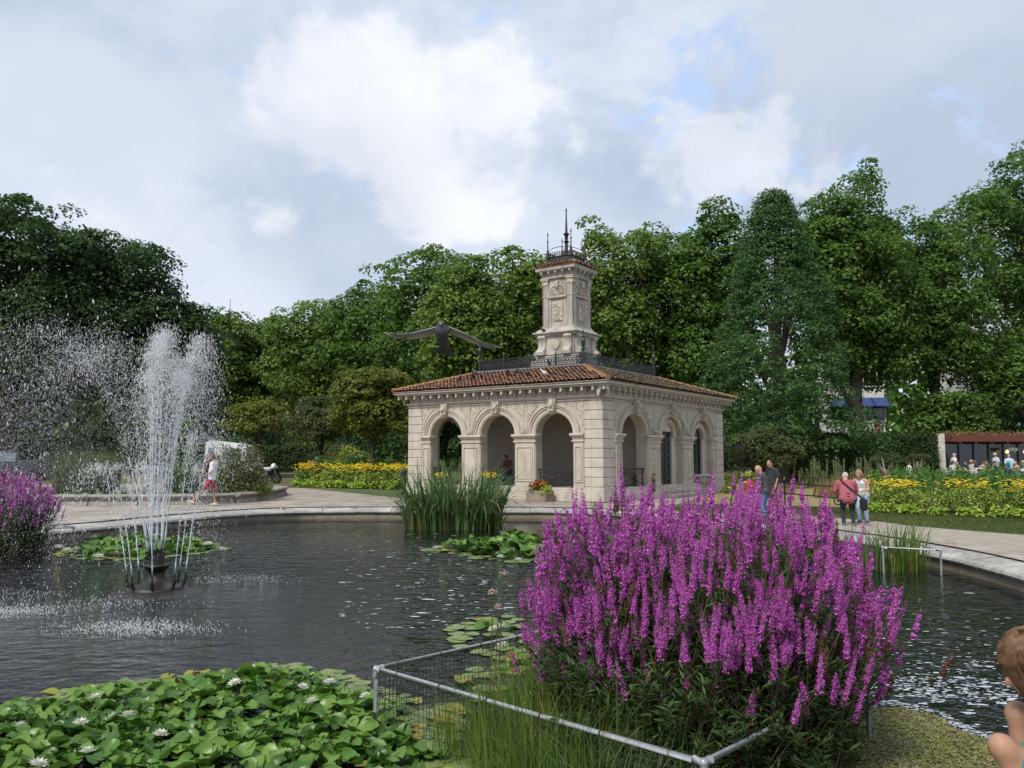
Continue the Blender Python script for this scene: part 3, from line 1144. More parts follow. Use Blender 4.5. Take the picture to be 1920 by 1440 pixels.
def face(f, L, Q, bay, rx, rz, nb=3):
    wall = MB()
    cs = [Q + bay * (i + .5) for i in range(nb)]
    for i, sc in enumerate(cs):
        arch_wall(wall, f, Q + bay * i, Q + bay * (i + 1), sc, rx, rz, .5, ZI, ZE, .0, TH)
    bx(wall, f, .0 if f is fR else TH, Q, .02, TH, 0, ZE)
    bx(wall, f, L - Q, L if f is fR else L, .02, TH, 0, ZE)
    wall.build('wall', STONE, pav)
    pl = MB()
    for (a, b, pr, z0, z1) in ((Q - .02, L - Q + .02, .16, 0, .34), (Q - .02, L - Q + .02, .10, .34, .44), (Q - .02, L - Q + .02, .05, .44, .5)):
        bxv(pl, f, a, b, -pr, TH, z0, z1, .015)
    pl.build('plinth', STONE2, pav)
    edges = [Q] + [e for sc in cs for e in (sc - rx, sc + rx)] + [L - Q]
    for i in range(0, len(edges), 2):                    # pilasters with sunk panels, and their capitals
        s0, s1 = edges[i], edges[i + 1]
        p = MB()
        bxv(p, f, s0 + .03, s1 - .03, -.05, .02, .5, 2.24)
        w = s1 - s0
        m_ = .12 if w > .7 else .09
        for a, b, z0, z1 in ((s0 + m_, s0 + m_ + .05, .72, 2.08), (s1 - m_ - .05, s1 - m_, .72, 2.08), (s0 + m_ + .05, s1 - m_ - .05, .72, .77), (s0 + m_ + .05, s1 - m_ - .05, 2.03, 2.08)):
            bxv(p, f, a, b, -.085, -.045, z0, z1, .01)
        p.build('pilaster', STONE, pav)
        c_ = MB()
        bxv(c_, f, s0 + .075 + m_, s1 - m_ - .075, -.066, -.045, .8, 2.0, .008)
        c_.build('pilaster_panel', CARVED if f is fR else STONE2, pav)
        c = MB()
        e0, e1 = (.0 if i == 0 else .04), (.0 if i == len(edges) - 2 else .04)
        bxv(c, f, s0 - e0, s1 + e1, -.09, TH * .6, 2.24, 2.3)
        for k in range(int(w / .07)):
            a = s0 + .02 + k * .07
            bx(c, f, a, a + .04, -.085, -.045, 2.3, 2.4)
        bxv(c, f, s0 + .01, s1 - .01, -.06, .02, 2.3, 2.4)
        bxv(c, f, s0 - e0, s1 + e1, -.12, TH * .6, 2.4, 2.47)
        bxv(c, f, s0 - e0 * 2, s1 + e1 * 2, -.18, TH * .6, 2.47, ZI)
        c.build('capital', STONE2, pav)
        if 0 < i < len(edges) - 2:
            r_ = MB()
            mid = (s0 + s1) / 2
            for rad, pr in ((.17, .14), (.12, .19), (.06, .23)):
                pts = [(mid + rad * math.cos(t * math.pi / 8), ZI + .12 + rad * math.sin(t * math.pi / 8)) for t in range(16)]
                r_.prism(pts, -pr, .02, lambda s, z, d: f(s, d, z))
            r_.build('carved_mask', CARVED, pav)
    for sc in cs:
        archivolt(f, sc, rx, rz, ZI, .32, 0, .03, [(0, .12, .03), (.12, .5, .055), (.5, .62, .035), (.62, .88, .085), (.88, 1.0, .125)]).build('archivolt', STONE, pav)
        k = MB()
        z0, z1 = ZI + rz - .04, ZS + .02
        k.prism([(sc - .11, z0), (sc + .11, z0), (sc + .17, z1), (sc - .17, z1)], -.2, .05, lambda s, z, d: f(s, d, z))
        k.prism([(sc - .13, z0 + .1), (sc + .13, z0 + .1), (sc + .1, z1 - .1), (sc - .1, z1 - .1)], -.28, -.19, lambda s, z, d: f(s, d, z))
        k.ico(f(sc, -.27, (z0 + z1) / 2 + .03), .1, 2)
        k.ico(f(sc, -.33, (z0 + z1) / 2 - .02), .05, 1)
        k.build('keystone', CARVED, pav)
    for i in range(nb + 1):                              # carved spandrel fields between the arches
        for sgn in (-1, 1):
            j = i - 1 if sgn > 0 else i
            if not 0 <= j < nb:
                continue
            sc = cs[j]
            lim = Q + bay * i
            inner = lim - sgn * .05
            P = []
            for q in range(9):
                t = math.pi / 2 * q / 8 * .74 + .12
                P.append((sc + sgn * (rx + .42) * math.cos(t), ZI + .14 + (rz + .36) * math.sin(t)))
            P = [p for p in P if (lim - p[0]) * sgn > .07 and p[1] < ZS - .2]
            if len(P) < 3:
                continue
            top = ZS - .17
            P += [(P[-1][0], top), (inner, top), (inner, P[0][1])]
            s_ = MB()
            s_.prism(P, -.025, .02, lambda s, z, d: f(s, d, z))
            s_.build('carved_spandrel', CARVED, pav)
    b = MB()
    for z0, z1, pr in ((ZS - .09, ZS - .05, .05), (ZS, ZS + .05, .09), (ZS + .05, ZS + .1, .13)):
        bxv(b, f, -pr if f is fR else -pr - .001, L + pr, -pr, .02, z0, z1, .01)
    b.build('string_course', STONE2, pav)
    k = int((L + .7) / .46)
    bm1 = MB().bev((-.035, -.42, -.02), (.035, .0, .1), .01)
    bm1.prism([(.02, -.02), (-.16, -.02), (-.09, -.12), (-.05, -.24), (.02, -.27)], -.03, .03, lambda a_, z, d: (d, a_, z))
    bm1.bev((-.04, -.44, -.07), (.04, -.37, -.01), .01)
    bme = bm1.mesh('bracket', STONE2)
    for i in range(k + 1):
        s = -.3 + (L + .6) * i / k
        o = link('bracket', bme, pav, f(s, 0, 4.2), (0, 0, 0) if f is fR else (0, 0, -math.pi / 2))
        if s < .12 or s > L - .12:
            o.scale = (1, .98, 1)
    fr = MB()
    for i in range(k):
        s = -.3 + (L + .6) * i / k
        if s > .0 and s + .46 < L:
            bx(fr, f, s + .02, s + (L + .6) / k - .02, -.03, .02, ZS + .1, 4.16)
    fr.build('frieze', STONE, pav)
    return cs


csL = face(fL, LY, .75, 2.7, .85, .8)
csR = face(fR, LX, .85, 3.4, 1.05, .8)

# quoin blocks
def quoins(fn, mat=STONE2):
    z, k = .02, 0
    hs = [.55, .36] + [.355] * 8
    for h in hs:
        fn(z, min(z + h, ZS - .005), k)
        z += h
        k += 1
        if z > ZS - .1:
            break


def corner_near(z, z1, k):
    pr = .09 if k == 0 else .045
    m = MB().bev((-pr, -pr, z), (.85, TH, z1 - .014), .018)
    m.bev((-pr, TH - .01, z), (TH, .75, z1 - .014), .018)
    m.build('quoin', STONE2, pav)


def corner_left(z, z1, k):
    pr = .09 if k == 0 else .045
    MB().bev((-pr, LY - .75, z), (TH, LY + pr, z1 - .014), .018).build('quoin', STONE2, pav)


def corner_right(z, z1, k):
    pr = .09 if k == 0 else .045
    MB().bev((LX - .85, -pr, z), (LX + pr, TH, z1 - .014), .018).build('quoin', STONE2, pav)


for fn in (corner_near, corner_left, corner_right):
    quoins(fn)

# far end wall with its arch, back wall, inner wall, floor, ceiling
w = MB()
arch_wall(w, fE, TH, 4.3, 2.55, 1.05, .8, .5, ZI, ZE, 0, TH)
bx(w, fE, TH, 4.3, 0, TH, 0, .5)
bx(w, fE, 4.3, LX, 0, TH, 0, ZE)
bx(w, fB, TH, LY - TH, 0, TH, 0, ZE)
w.build('wall', STONE, pav)
iw = MB()
iw.box((4.1, TH, .4), (4.35, LY - TH, ZE))
for y in (2.1 + 1.35, 4.8 + 1.35):
    iw.bev((4.0, y - .2, .4), (4.11, y + .2, ZE - .2), .02)
iw.build('inner_wall', PLASTER, pav)
MB().box((TH - .01, TH - .01, .0), (4.2, LY - TH + .01, .47)).build('floor', SILL, pav)
MB().box((.2, .2, 4.05), (LX - .2, LY - .2, 4.2)).build('ceiling', PLASTER, pav)
bench = MB().bev((3.55, .7, .47), (4.1, LY - .7, .95), .02)
bench.build('stone_bench', SILL, pav)

# door and window, set in smaller arches
inf = MB()
arch_wall(inf, fR, csR[1] - 1.05, csR[1] + 1.05, csR[1], .56, .56, .3, 2.55, ZI + .2, .2, .3)
arch_wall(inf, fR, csR[1] - 1.05, csR[1] + 1.05, csR[1], .56, .56, 2.55, 2.55, 3.45, .2, .3)
inf.build('door_surround', STONE, pav)
archivolt(fR, csR[1], .56, .56, 2.55, .2, 0, .21, [(0, .4, -.12), (.4, 1, -.08)]).build('door_moulding', STONE2, pav)
inf = MB()
arch_wall(inf, fR, csR[2] - 1.05, csR[2] + 1.05, csR[2], .52, .52, .3, 2.5, 3.45, .2, .3)
bx(inf, fR, csR[2] - .53, csR[2] + .53, .2, .3, .3, .86)
inf.build('window_surround', STONE, pav)
archivolt(fR, csR[2], .52, .52, 2.5, .2, 0, .21, [(0, .4, -.12), (.4, 1, -.08)]).build('window_moulding', STONE2, pav)
DOORM = M('black_door_paint', (.014, .016, .018), (.022, .024, .026), 5, .4)
s0 = csR[1]
dm = MB()
bx(dm, fR, s0 - .57, s0 + .57, .33, .38, .22, 3.13)
door = dm.build('door', DOORM, pav)
for r_ in range(7):
    for c_ in (-1, 1):
        m = MB()
        bxv(m, fR, s0 + c_ * .27 - .2, s0 + c_ * .27 + .2, .29, .335, .32 + r_ * .33, .58 + r_ * .33, .02)
        m.build('door_panel', DOORM, door)
GRILLE = M('pierced_grille', (.05, .055, .06), (.008, .008, .01), 22, .5, lo=.45, hi=.55)
m = MB()
m.prism([(s0 - .52, 2.62)] + [(s0 - .52 * math.cos(t * math.pi / 12), 2.62 + .46 * math.sin(t * math.pi / 12)) for t in range(1, 12)] + [(s0 + .52, 2.62)], .3, .335, lambda s, z, d: fR(s, d, z))
m.build('fanlight_grille', GRILLE, door)
s0 = csR[2]
GLASS = M('dark_glass', (.012, .016, .018), (.018, .022, .024), 2, .06, spec=.8)
m = MB()
bx(m, fR, s0 - .53, s0 + .53, .34, .36, .84, 3.03)
win = m.build('window', GLASS, pav)
m = MB()
bxv(m, fR, s0 - .03, s0 + .03, .30, .345, .86, 2.95, .006)
for z in (1.5, 2.05, 2.5):
    bxv(m, fR, s0 - .52, s0 - .03, .305, .345, z - .02, z + .02, .006)
    bxv(m, fR, s0 + .03, s0 + .52, .305, .345, z - .02, z + .02, .006)
m.build('glazing_bar', DOORM, win)
m = MB()
m.prism([(s0 - .5, 2.54)] + [(s0 - .5 * math.cos(t * math.pi / 12), 2.54 + .44 * math.sin(t * math.pi / 12)) for t in range(1, 12)] + [(s0 + .5, 2.54)], .31, .335, lambda s, z, d: fR(s, d, z))
m.build('window_grille', GRILLE, win)
m = MB()
bxv(m, fR, s0 - .72, s0 + .72, -.16, .3, .78, .87, .02)
m.build('window_sill', STONE2, pav)
m = MB()
vs = [(.05, .22), (.16, .26), (.2, .34), (.3, .42), (.42, .5), (.46, .56), (.42, .56), (.38, .54), (.05, .5)]
n_ = 10
VV, FF = [], []
for r_, z in vs:
    for k in range(n_ + 1):
        t = math.pi * k / n_
        VV.append(fR(s0 + r_ * math.cos(t), -.05 - r_ * .7 * math.sin(t), z))
for i in range(len(vs) - 1):
    for k in range(n_):
        FF.append((i * (n_ + 1) + k, i * (n_ + 1) + k + 1, (i + 1) * (n_ + 1) + k + 1, (i + 1) * (n_ + 1) + k))
m.add(VV, FF)
bxv(m, fR, s0 - .5, s0 + .5, -.06, .02, .2, .78, .02)
m.build('wall_basin', WEATHER, pav, smooth=True)
m = MB()
for i in range(2):
    bxv(m, fR, csR[1] - 1.0 - i * .25, csR[1] + 1.0 + i * .25, -.45 - i * .35, -.1, 0, .28 - i * .14, .015)
m.build('door_step', SILL, pav)

# iron balustrades in the open arches
def balustrade(f, sc, rx):
    a, b = sc - rx + .03, sc + rx - .03
    root = MB()
    root.tube([f(a, .1, 1.2), f(b, .1, 1.2)], .035, 8)
    t = root.build('balustrade', IRON, pav)
    for s in (a + .12, b - .12):
        MB().tube([f(s, .1, .5), f(s, .1, 1.2)], .028, 8).build('baluster', IRON, t)
    m = MB()
    m.tube([f(a, .1, 1.08), f(b, .1, 1.08)], .018, 6)
    m.tube([f(a, .1, .6), f(b, .1, .6)], .018, 6)
    m.build('bar', IRON, t)
    m = MB()
    for p, q in (((a + .14, .62), (b - .14, 1.06)), ((a + .14, 1.06), (b - .14, .62))):
        m.tube([f(p[0], .1, p[1]), f(q[0], .1, q[1])], .014, 6)
    m.ico(f(sc, .1, .84), .07, 1)
    m.build('cross_brace', IRON, t)


balustrade(fL, csL[0], .85)
balustrade(fL, csL[2], .85)
balustrade(fR, csR[0], 1.05)

# ---- roof
OV, EZ = .52, 4.48
PX0, PX1, PY0, PY1, PZ = 1.9, 8.4, 1.9, 7.2, 5.33
co = MB()
for z0, z1, o in ((4.3, 4.36, OV - .1), (4.36, 4.45, OV), (4.45, 4.475, OV + .04)):
    co.bev((-o, -o, z0), (LX + o, LY + o, z1), .012)
co.build('cornice', STONE2, pav)
E_ = [Vector((-OV - .06, -OV - .06, EZ)), Vector((LX + OV + .06, -OV - .06, EZ)), Vector((LX + OV + .06, LY + OV + .06, EZ)), Vector((-OV - .06, LY + OV + .06, EZ))]
T4 = [Vector((PX0, PY0, PZ)), Vector((PX1, PY0, PZ)), Vector((PX1, PY1, PZ)), Vector((PX0, PY1, PZ))]
TILE = M('clay_roof_tile', (.36, .185, .115), (.25, .135, .09), 1.4, .85, .3, 30, island=.28, c3=(.2, .155, .11), s3=.6, c3lo=.54, c3hi=.68)
TILE_OLD = M('lichened_roof_tile', (.22, .165, .115), (.11, .10, .08), 5, .9, .4, 30, island=.4, c3=(.42, .25, .06), s3=1.6, c3lo=.54, c3hi=.64)
TILE_HIP = M('orange_lichen_tile', (.30, .17, .07), (.24, .12, .06), 3, .9, .4, 30, island=.25, c3=(.17, .13, .09), s3=1.2)


def slope(e0, e1, t0, t1, mat, tile_r=.102, pitch=.19, row=.26):
    d = (e1 - e0).normalized()
    up = (t0 + t1) / 2 - (e0 + e1) / 2
    up -= d * up.dot(d)
    SL = up.length
    up.normalize()
    nrm = d.cross(up)
    if nrm.z < 0:
        nrm = -nrm
    W = (e1 - e0).length
    a0 = (t0 - e0).dot(d)
    a1 = W - (e1 - t1).dot(-d) if False else (t1 - e0).dot(d)
    sub = MB().add([e0 - nrm * .03, e1 - nrm * .03, t1 - nrm * .03, t0 - nrm * .03], [(0, 1, 2, 3)])
    V, F = [], []
    nr = int(SL / row) + 1
    for r_ in range(nr):
        v0, v1 = r_ * SL / nr, (r_ + 1.12) * SL / nr
        f0 = (r_ + .5) / nr
        lo, hi = a0 * f0, W + (a1 - W) * f0
        k0, k1 = int(math.ceil(lo / pitch)), int(hi / pitch)
        for k in range(k0, k1 + 1):
            c = k * pitch + rnd.uniform(-.008, .008)
            lift = rnd.uniform(0, .012)
            o = len(V)
            for q, (vv, rr_, lf) in enumerate(((v0 - rnd.uniform(.0, .03), tile_r * 1.08, .04), (min(v1, SL), tile_r * .9, .0))):
                for j in range(6):
                    t = math.pi * j / 5
                    V.append(e0 + d * (c - rr_ * math.cos(t)) + up * vv + nrm * (rr_ * .6 * math.sin(t) + lf + lift))
            for j in range(5):
                F.append((o + j, o + j + 1, o + 7 + j, o + 6 + j))
    return sub, V, F


def roof_side(i, mat, parent):
    j = (i + 1) % 4
    sub, V, F = slope(E_[i], E_[j], T4[i], T4[j], mat)
    o = sub.build('roof_slope', M('tile_underlay', (.25, .13, .085), (.17, .095, .065), 3, .95), parent)
    t = link('roof_tiles', np_mesh('roof_tiles', np.array([list(v) for v in V]), np.array(F), mat), o)
    t['kind'] = 'stuff'
    return o


roof_side(3, TILE, pav)
roof_side(0, TILE_OLD, pav)
roof_side(1, TILE_OLD, pav)
roof_side(2, TILE, pav)
for i in range(4):
    n_ = 12
    for k in range(n_):
        a, b = E_[i].lerp(T4[i], k / n_ + .012), E_[i].lerp(T4[i], (k + 1.1) / n_)
        up = Vector((0, 0, .05))
        MB().tube([a + up, b + up * .7], [.115, .095], 8).build('hip_tile', TILE_HIP, pav, smooth=True)
LEAD = M('grey_lead', (.15, .155, .165), (.1, .105, .11), 3, .6)
MB().bev((PX0 - .16, PY0 - .16, PZ - .2), (PX1 + .16, PY1 + .16, PZ + .09), .03).build('roof_platform', LEAD, pav)

# iron railing round the platform
rail = MB()
RZ0, RZ1 = PZ + .13, PZ + .56
crn = [(PX0, PY0), (PX1, PY0), (PX1, PY1), (PX0, PY1)]
for i in range(4):
    (x0, y0), (x1, y1) = crn[i], crn[(i + 1) % 4]
    for z, t in ((RZ0, .022), (RZ1, .026), (RZ1 - .1, .014), (RZ0 + .08, .014)):
        rail.cbox(((x0 + x1) / 2, (y0 + y1) / 2, z), (abs(x1 - x0) + .02 or .04, abs(y1 - y0) + .02 or .04, t * 1.6))
railing = rail.build('roof_railing', IRON, pav)
for i in range(4):
    (x0, y0), (x1, y1) = crn[i], crn[(i + 1) % 4]
    L = math.hypot(x1 - x0, y1 - y0)
    dx, dy = (x1 - x0) / L, (y1 - y0) / L
    n_ = round(L / 1.3)
    for k in range(n_):
        px_, py_ = x0 + dx * L * k / n_, y0 + dy * L * k / n_
        p = MB()
        big = k == 0
        if big:
            p.lathe([(.07, 0), (.07, .5), (.05, .53), (.05, .62), (.1, .66), (.05, .72), (.09, .9), (.10, 1.0), (.05, 1.1), (.07, 1.15), (.03, 1.2), (.02, 1.32), (.035, 1.36), (.005, 1.48)], 10, (px_, py_, PZ + .05))
        else:
            p.lathe([(.045, 0), (.045, .52), (.02, .55), (.03, .6), (.012, .64), (.004, .75)], 8, (px_, py_, PZ + .05))
        p.build('railing_post', IRON, railing)
    lat = MB()
    cells = int(L / .17)
    for k in range(cells):
        s = (k + .5) * L / cells
        cx, cy = x0 + dx * s, y0 + dy * s
        zc, rr_ = (RZ0 + RZ1) / 2 - .01, .075
        VV, FF = [], []
        for j in range(10):
            t = 2 * math.pi * j / 10
            for q in (rr_, rr_ * .55):
                VV.append((cx + dx * q * math.cos(t) + dy * .006, cy + dy * q * math.cos(t) - dx * .006, zc + q * 1.3 * math.sin(t)))
        for j in range(10):
            FF.append((2 * j, 2 * j + 1, (2 * j + 3) % 20, (2 * j + 2) % 20))
        lat.add(VV, FF)
        w_ = L / cells / 2
        lat.cbox((cx + dx * w_, cy + dy * w_, zc), (.02 if dx else .012, .02 if dy else .012, RZ1 - RZ0))
        lat.cbox((cx, cy, zc), (.012, .012, RZ1 - RZ0))
    o = lat.build('ironwork', IRON, railing)
    o['kind'] = 'stuff'

# ---- tower
TX = TY = 3.9
TH2 = .78


def tw(i):
    """Face i of the tower: fn(s along, d outwards from the axis, z)."""
    c, s_ = [(0, -1), (-1, 0), (0, 1), (1, 0)][i]
    return lambda s, d, z: (TX + (s if c == 0 else c * d), TY + (s if s_ == 0 else s_ * d), z)


tb = MB()
tb.lathe([(1.16, 5.2), (1.16, 5.78), (1.08, 5.84), (1.06, 5.98), (.92, 6.06), (.9, 6.82), (.95, 6.86)], sq=True, c=(TX, TY, 0))
tower = tb.build('chimney_tower', WEATHER, pav)
c = MB()
c.lathe([(.93, 6.85), (1.0, 6.9), (1.02, 6.97), (1.1, 7.0), (1.1, 7.05), (.98, 7.1), (.92, 7.18), (.86, 7.2), (.84, 7.28)], sq=True, c=(TX, TY, 0))
c.build('tower_base_cornice', WEATHER, tower)
MB().lathe([(TH2 - .06, 7.26), (TH2 - .06, 9.5)], sq=True, c=(TX, TY, 0)).build('tower_shaft', WEATHER, tower)
for i in range(4):
    f = tw(i)
    for s in (-.66, .66):
        v = MB()
        pr = [(.85, 6.9), (1.06, 6.9), (1.1, 6.82), (1.02, 6.72), (.98, 6.5), (1.03, 6.34), (1.14, 6.28), (1.22, 6.18), (1.2, 6.05), (1.12, 5.98), (.85, 5.95)]
        v.prism(pr, s - .17, s + .17, lambda d, z, q: f(q, d, z))
        v.tube([f(s - .2, 1.1, 6.13), f(s + .2, 1.1, 6.13)], .1, 12)
        v.tube([f(s - .19, 1.02, 6.82), f(s + .19, 1.02, 6.82)], .06, 10)
        v.build('scroll', WEATHER, tower, smooth=True)
    m = MB()
    for r0, dd in ((.2, .96), (.13, .975)):
        m.prism([(r0 * math.cos(k * math.pi / 8), 6.5 + r0 * math.sin(k * math.pi / 8)) for k in range(16)], .88, dd, lambda s, z, d: f(s, d, z))
    m.build('roundel', CARVED, tower)

    def tbox(mb, s0, s1, d0, d1, z0, z1, b=.01):
        p, q = f(s0, d0, z0), f(s1, d1, z1)
        return mb.bev([min(x, y) for x, y in zip(p, q)], [max(x, y) for x, y in zip(p, q)], b)
    for sg in (-1, 1):
        m = MB()
        a, b = (.48, TH2) if sg > 0 else (-TH2, -.48)
        tbox(m, a, b, .7, TH2, 7.34, 9.12)
        tbox(m, a - .02, b + .02, .7, TH2 + .03, 7.26, 7.34)
        tbox(m, a - .015, b + .015, .7, TH2 + .02, 8.62, 8.68)
        m.build('tower_pilaster', WEATHER, tower)
        m = MB()
        tbox(m, a - .01, b + .01, .7, TH2 + .01, 9.12, 9.17)
        tbox(m, a - .0, b + .0, .7, TH2 + .03, 9.17, 9.36)
        tbox(m, a - .05, b + .05, .7, TH2 + .07, 9.36, 9.43)
        m.build('tower_capital', CARVED, tower)
        m = MB()
        a, b = (.33, .47) if sg > 0 else (-.47, -.33)
        tbox(m, a, b, .7, .755, 7.3, 8.55)
        m.build('panel_frame', WEATHER, tower)
    m = MB()
    tbox(m, -.24, .24, .715, .765, 7.55, 8.38, .015)
    for k in range(34):
        m.ico(f(rnd.uniform(-.18, .18), .77, 7.6 + k * .022), rnd.uniform(.025, .05), 1)
    m.build('carved_panel', CARVED, tower)
    m = MB()
    tbox(m, -.48, .48, .7, .82, 8.56, 8.63)
    tbox(m, -.48, .48, .7, .79, 8.63, 8.69)
    m.build('panel_cornice', WEATHER, tower)
    m = MB()
    for k in range(9):
        t = math.pi * (k + .5) / 9
        m.tube([f(.03 * math.cos(t), .735, 8.72), f(.3 * math.cos(t), .77, 8.72 + .33 * math.sin(t))], [.012, .055], 6)
    m.build('shell_carving', CARVED, tower, smooth=True)
    m = MB()
    for q0, q1, dd in ((.36, .42, .77), (.42, .48, .80)):
        for k in range(14):
            t0, t1 = math.pi * k / 14, math.pi * (k + 1) / 14
            m.prism([(q0 * math.cos(t0), 8.7 + q0 * math.sin(t0)), (q0 * math.cos(t1), 8.7 + q0 * math.sin(t1)), (q1 * math.cos(t1), 8.7 + q1 * math.sin(t1)), (q1 * math.cos(t0), 8.7 + q1 * math.sin(t0))], .7, dd, lambda s, z, d: f(s, d, z))
    m.build('tower_arch', WEATHER, tower)
    m = MB()
    tbox(m, -.07, .07, .7, .88, 9.0, 9.3, .03)
    m.build('tower_keystone', CARVED, tower)
    m = MB()
    for k in range(5):
        s = -.72 + k * .36
        tbox(m, s - .04, s + .04, .7, .96, 9.64, 9.74)
        tbox(m, s - .04, s + .04, .7, .84, 9.55, 9.64)
    m.build('tower_brackets', WEATHER, tower)['kind'] = 'stuff'
m = MB()
m.lathe([(.79, 9.42), (.83, 9.45), (.83, 9.5), (.77, 9.51), (.77, 9.74), (.96, 9.75), (1.0, 9.8), (1.0, 9.9), (1.03, 9.93), (.9, 9.95)], sq=True, c=(TX, TY, 0))
m.build('tower_cornice', WEATHER, tower)
et = [Vector((TX + sx * 1.06, TY + sy * 1.06, 9.95)) for sx, sy in ((-1, -1), (1, -1), (1, 1), (-1, 1))]
tt = [Vector((TX + sx * .62, TY + sy * .62, 10.2)) for sx, sy in ((-1, -1), (1, -1), (1, 1), (-1, 1))]
for i in range(4):
    j = (i + 1) % 4
    sub, V, F = slope(et[i], et[j], tt[i], tt[j], TILE, .075, .165, .2)
    sub.add([tuple(v) for v in V], F)
    o = sub.build('tower_roof_tiles', TILE, tower)
    o['kind'] = 'stuff'
m = MB()
m.lathe([(.66, 10.12), (.66, 10.3), (.6, 10.32), (.58, 10.42), (.62, 10.44)], sq=True, c=(TX, TY, 0))
m.build('crown_base', IRON, tower)
RUST = M('rusty_iron', (.035, .028, .024), (.06, .035, .02), 9, .7, .4, 30)
m = MB()
for i in range(4):
    f = tw(i)
    for k in range(11):
        s = -.55 + k * .11
        m.tube([f(s, .6, 10.42), f(s, .6, 10.62)], .014, 5)
        m.ico(f(s, .6, 10.63), (.035, .035, .05), 1)
    m.tube([f(-.6, .6, 10.54), f(.6, .6, 10.54)], .014, 5)
m.build('crown_cresting', RUST, tower)['kind'] = 'stuff'
for sx in (-1, 1):
    for sy in (-1, 1):
        m = MB()
        m.lathe([(.09, 0), (.09, .22), (.05, .25), (.06, .34), (.03, .38), (.025, .72), (.045, .76), (.02, .8), (.018, 1.02), (.035, 1.06), (.004, 1.22)], 8, (TX + sx * .6, TY + sy * .6, 10.4))
        m.build('corner_finial', RUST, tower)
        m = MB()
        m.tube([(TX + sx * .58, TY + sy * .58, 10.72), (TX + sx * .45, TY + sy * .45, 10.88), (TX + sx * .22, TY + sy * .22, 10.98), (TX, TY, 11.0)], .016, 6)
        m.build('crown_arc', RUST, tower)
m = MB()
m.lathe([(.12, 10.4), (.1, 10.7), (.14, 10.74), (.07, 10.8), (.07, 11.15), (.14, 11.2), (.07, 11.26), (.09, 11.5), (.15, 11.56), (.06, 11.62), (.035, 12.2), (.025, 12.6), (.045, 12.63), (.004, 12.78)], 10, (TX, TY, 0))
m.build('spire', IRON, tower, smooth=True)

# ================================================================== POND PLANTING
PETAL = LEAF('magenta_petals', [(.36, .05, .32), (.54, .10, .48), (.64, .16, .57), (.73, .30, .68)], trans=.35, rough=.6, spec=.15, scale=1.4, clump=.35)
L_SPENT = LEAF('spent_spike', [(.10, .05, .04), (.16, .08, .055), (.22, .12, .08), (.13, .08, .04)], trans=.1)
L_LOOSE = LEAF('willow_like_leaves', [(.035, .075, .026), (.055, .108, .034), (.08, .145, .044), (.115, .185, .06)], scale=2)
L_STEM = M('reddish_stem', (.07, .06, .03), (.10, .055, .035), 6, .8)


def spike_np(L, seed, pet=.017, r0=.016, nw=30, lay=3):
    r_ = np.random.default_rng(seed)
    P, N, S = [], [], []
    for k in range(nw):
        t = k / nw
        if r_.random() < (.28 if t < .5 else .12):
            continue
        rad = r0 * (1 - .72 * t ** 1.5) * r_.uniform(.75, 1.25)
        m = 6 if t < .75 else 4
        a = r_.random() * 6.3 + np.arange(m) * 2 * np.pi / m + r_.normal(size=m) * .2
        for sgn in range(lay if isinstance(lay, int) else (2 if k % 5 < 3 else 1)):
            P.append(np.stack([np.cos(a) * rad, np.sin(a) * rad, np.full(m, t * L)], 1) + r_.normal(size=(m, 3)) * .0045)
            N.append(np.stack([np.cos(a), np.sin(a), np.full(m, .3)], 1) + r_.normal(size=(m, 3)) * .7)
            S.append(np.full(m, pet * (1 - .55 * t)) * r_.uniform(.7, 1.3, m))
    return leaves_np(np.concatenate(P), np.concatenate(N), np.concatenate(S), .7, None, .3)


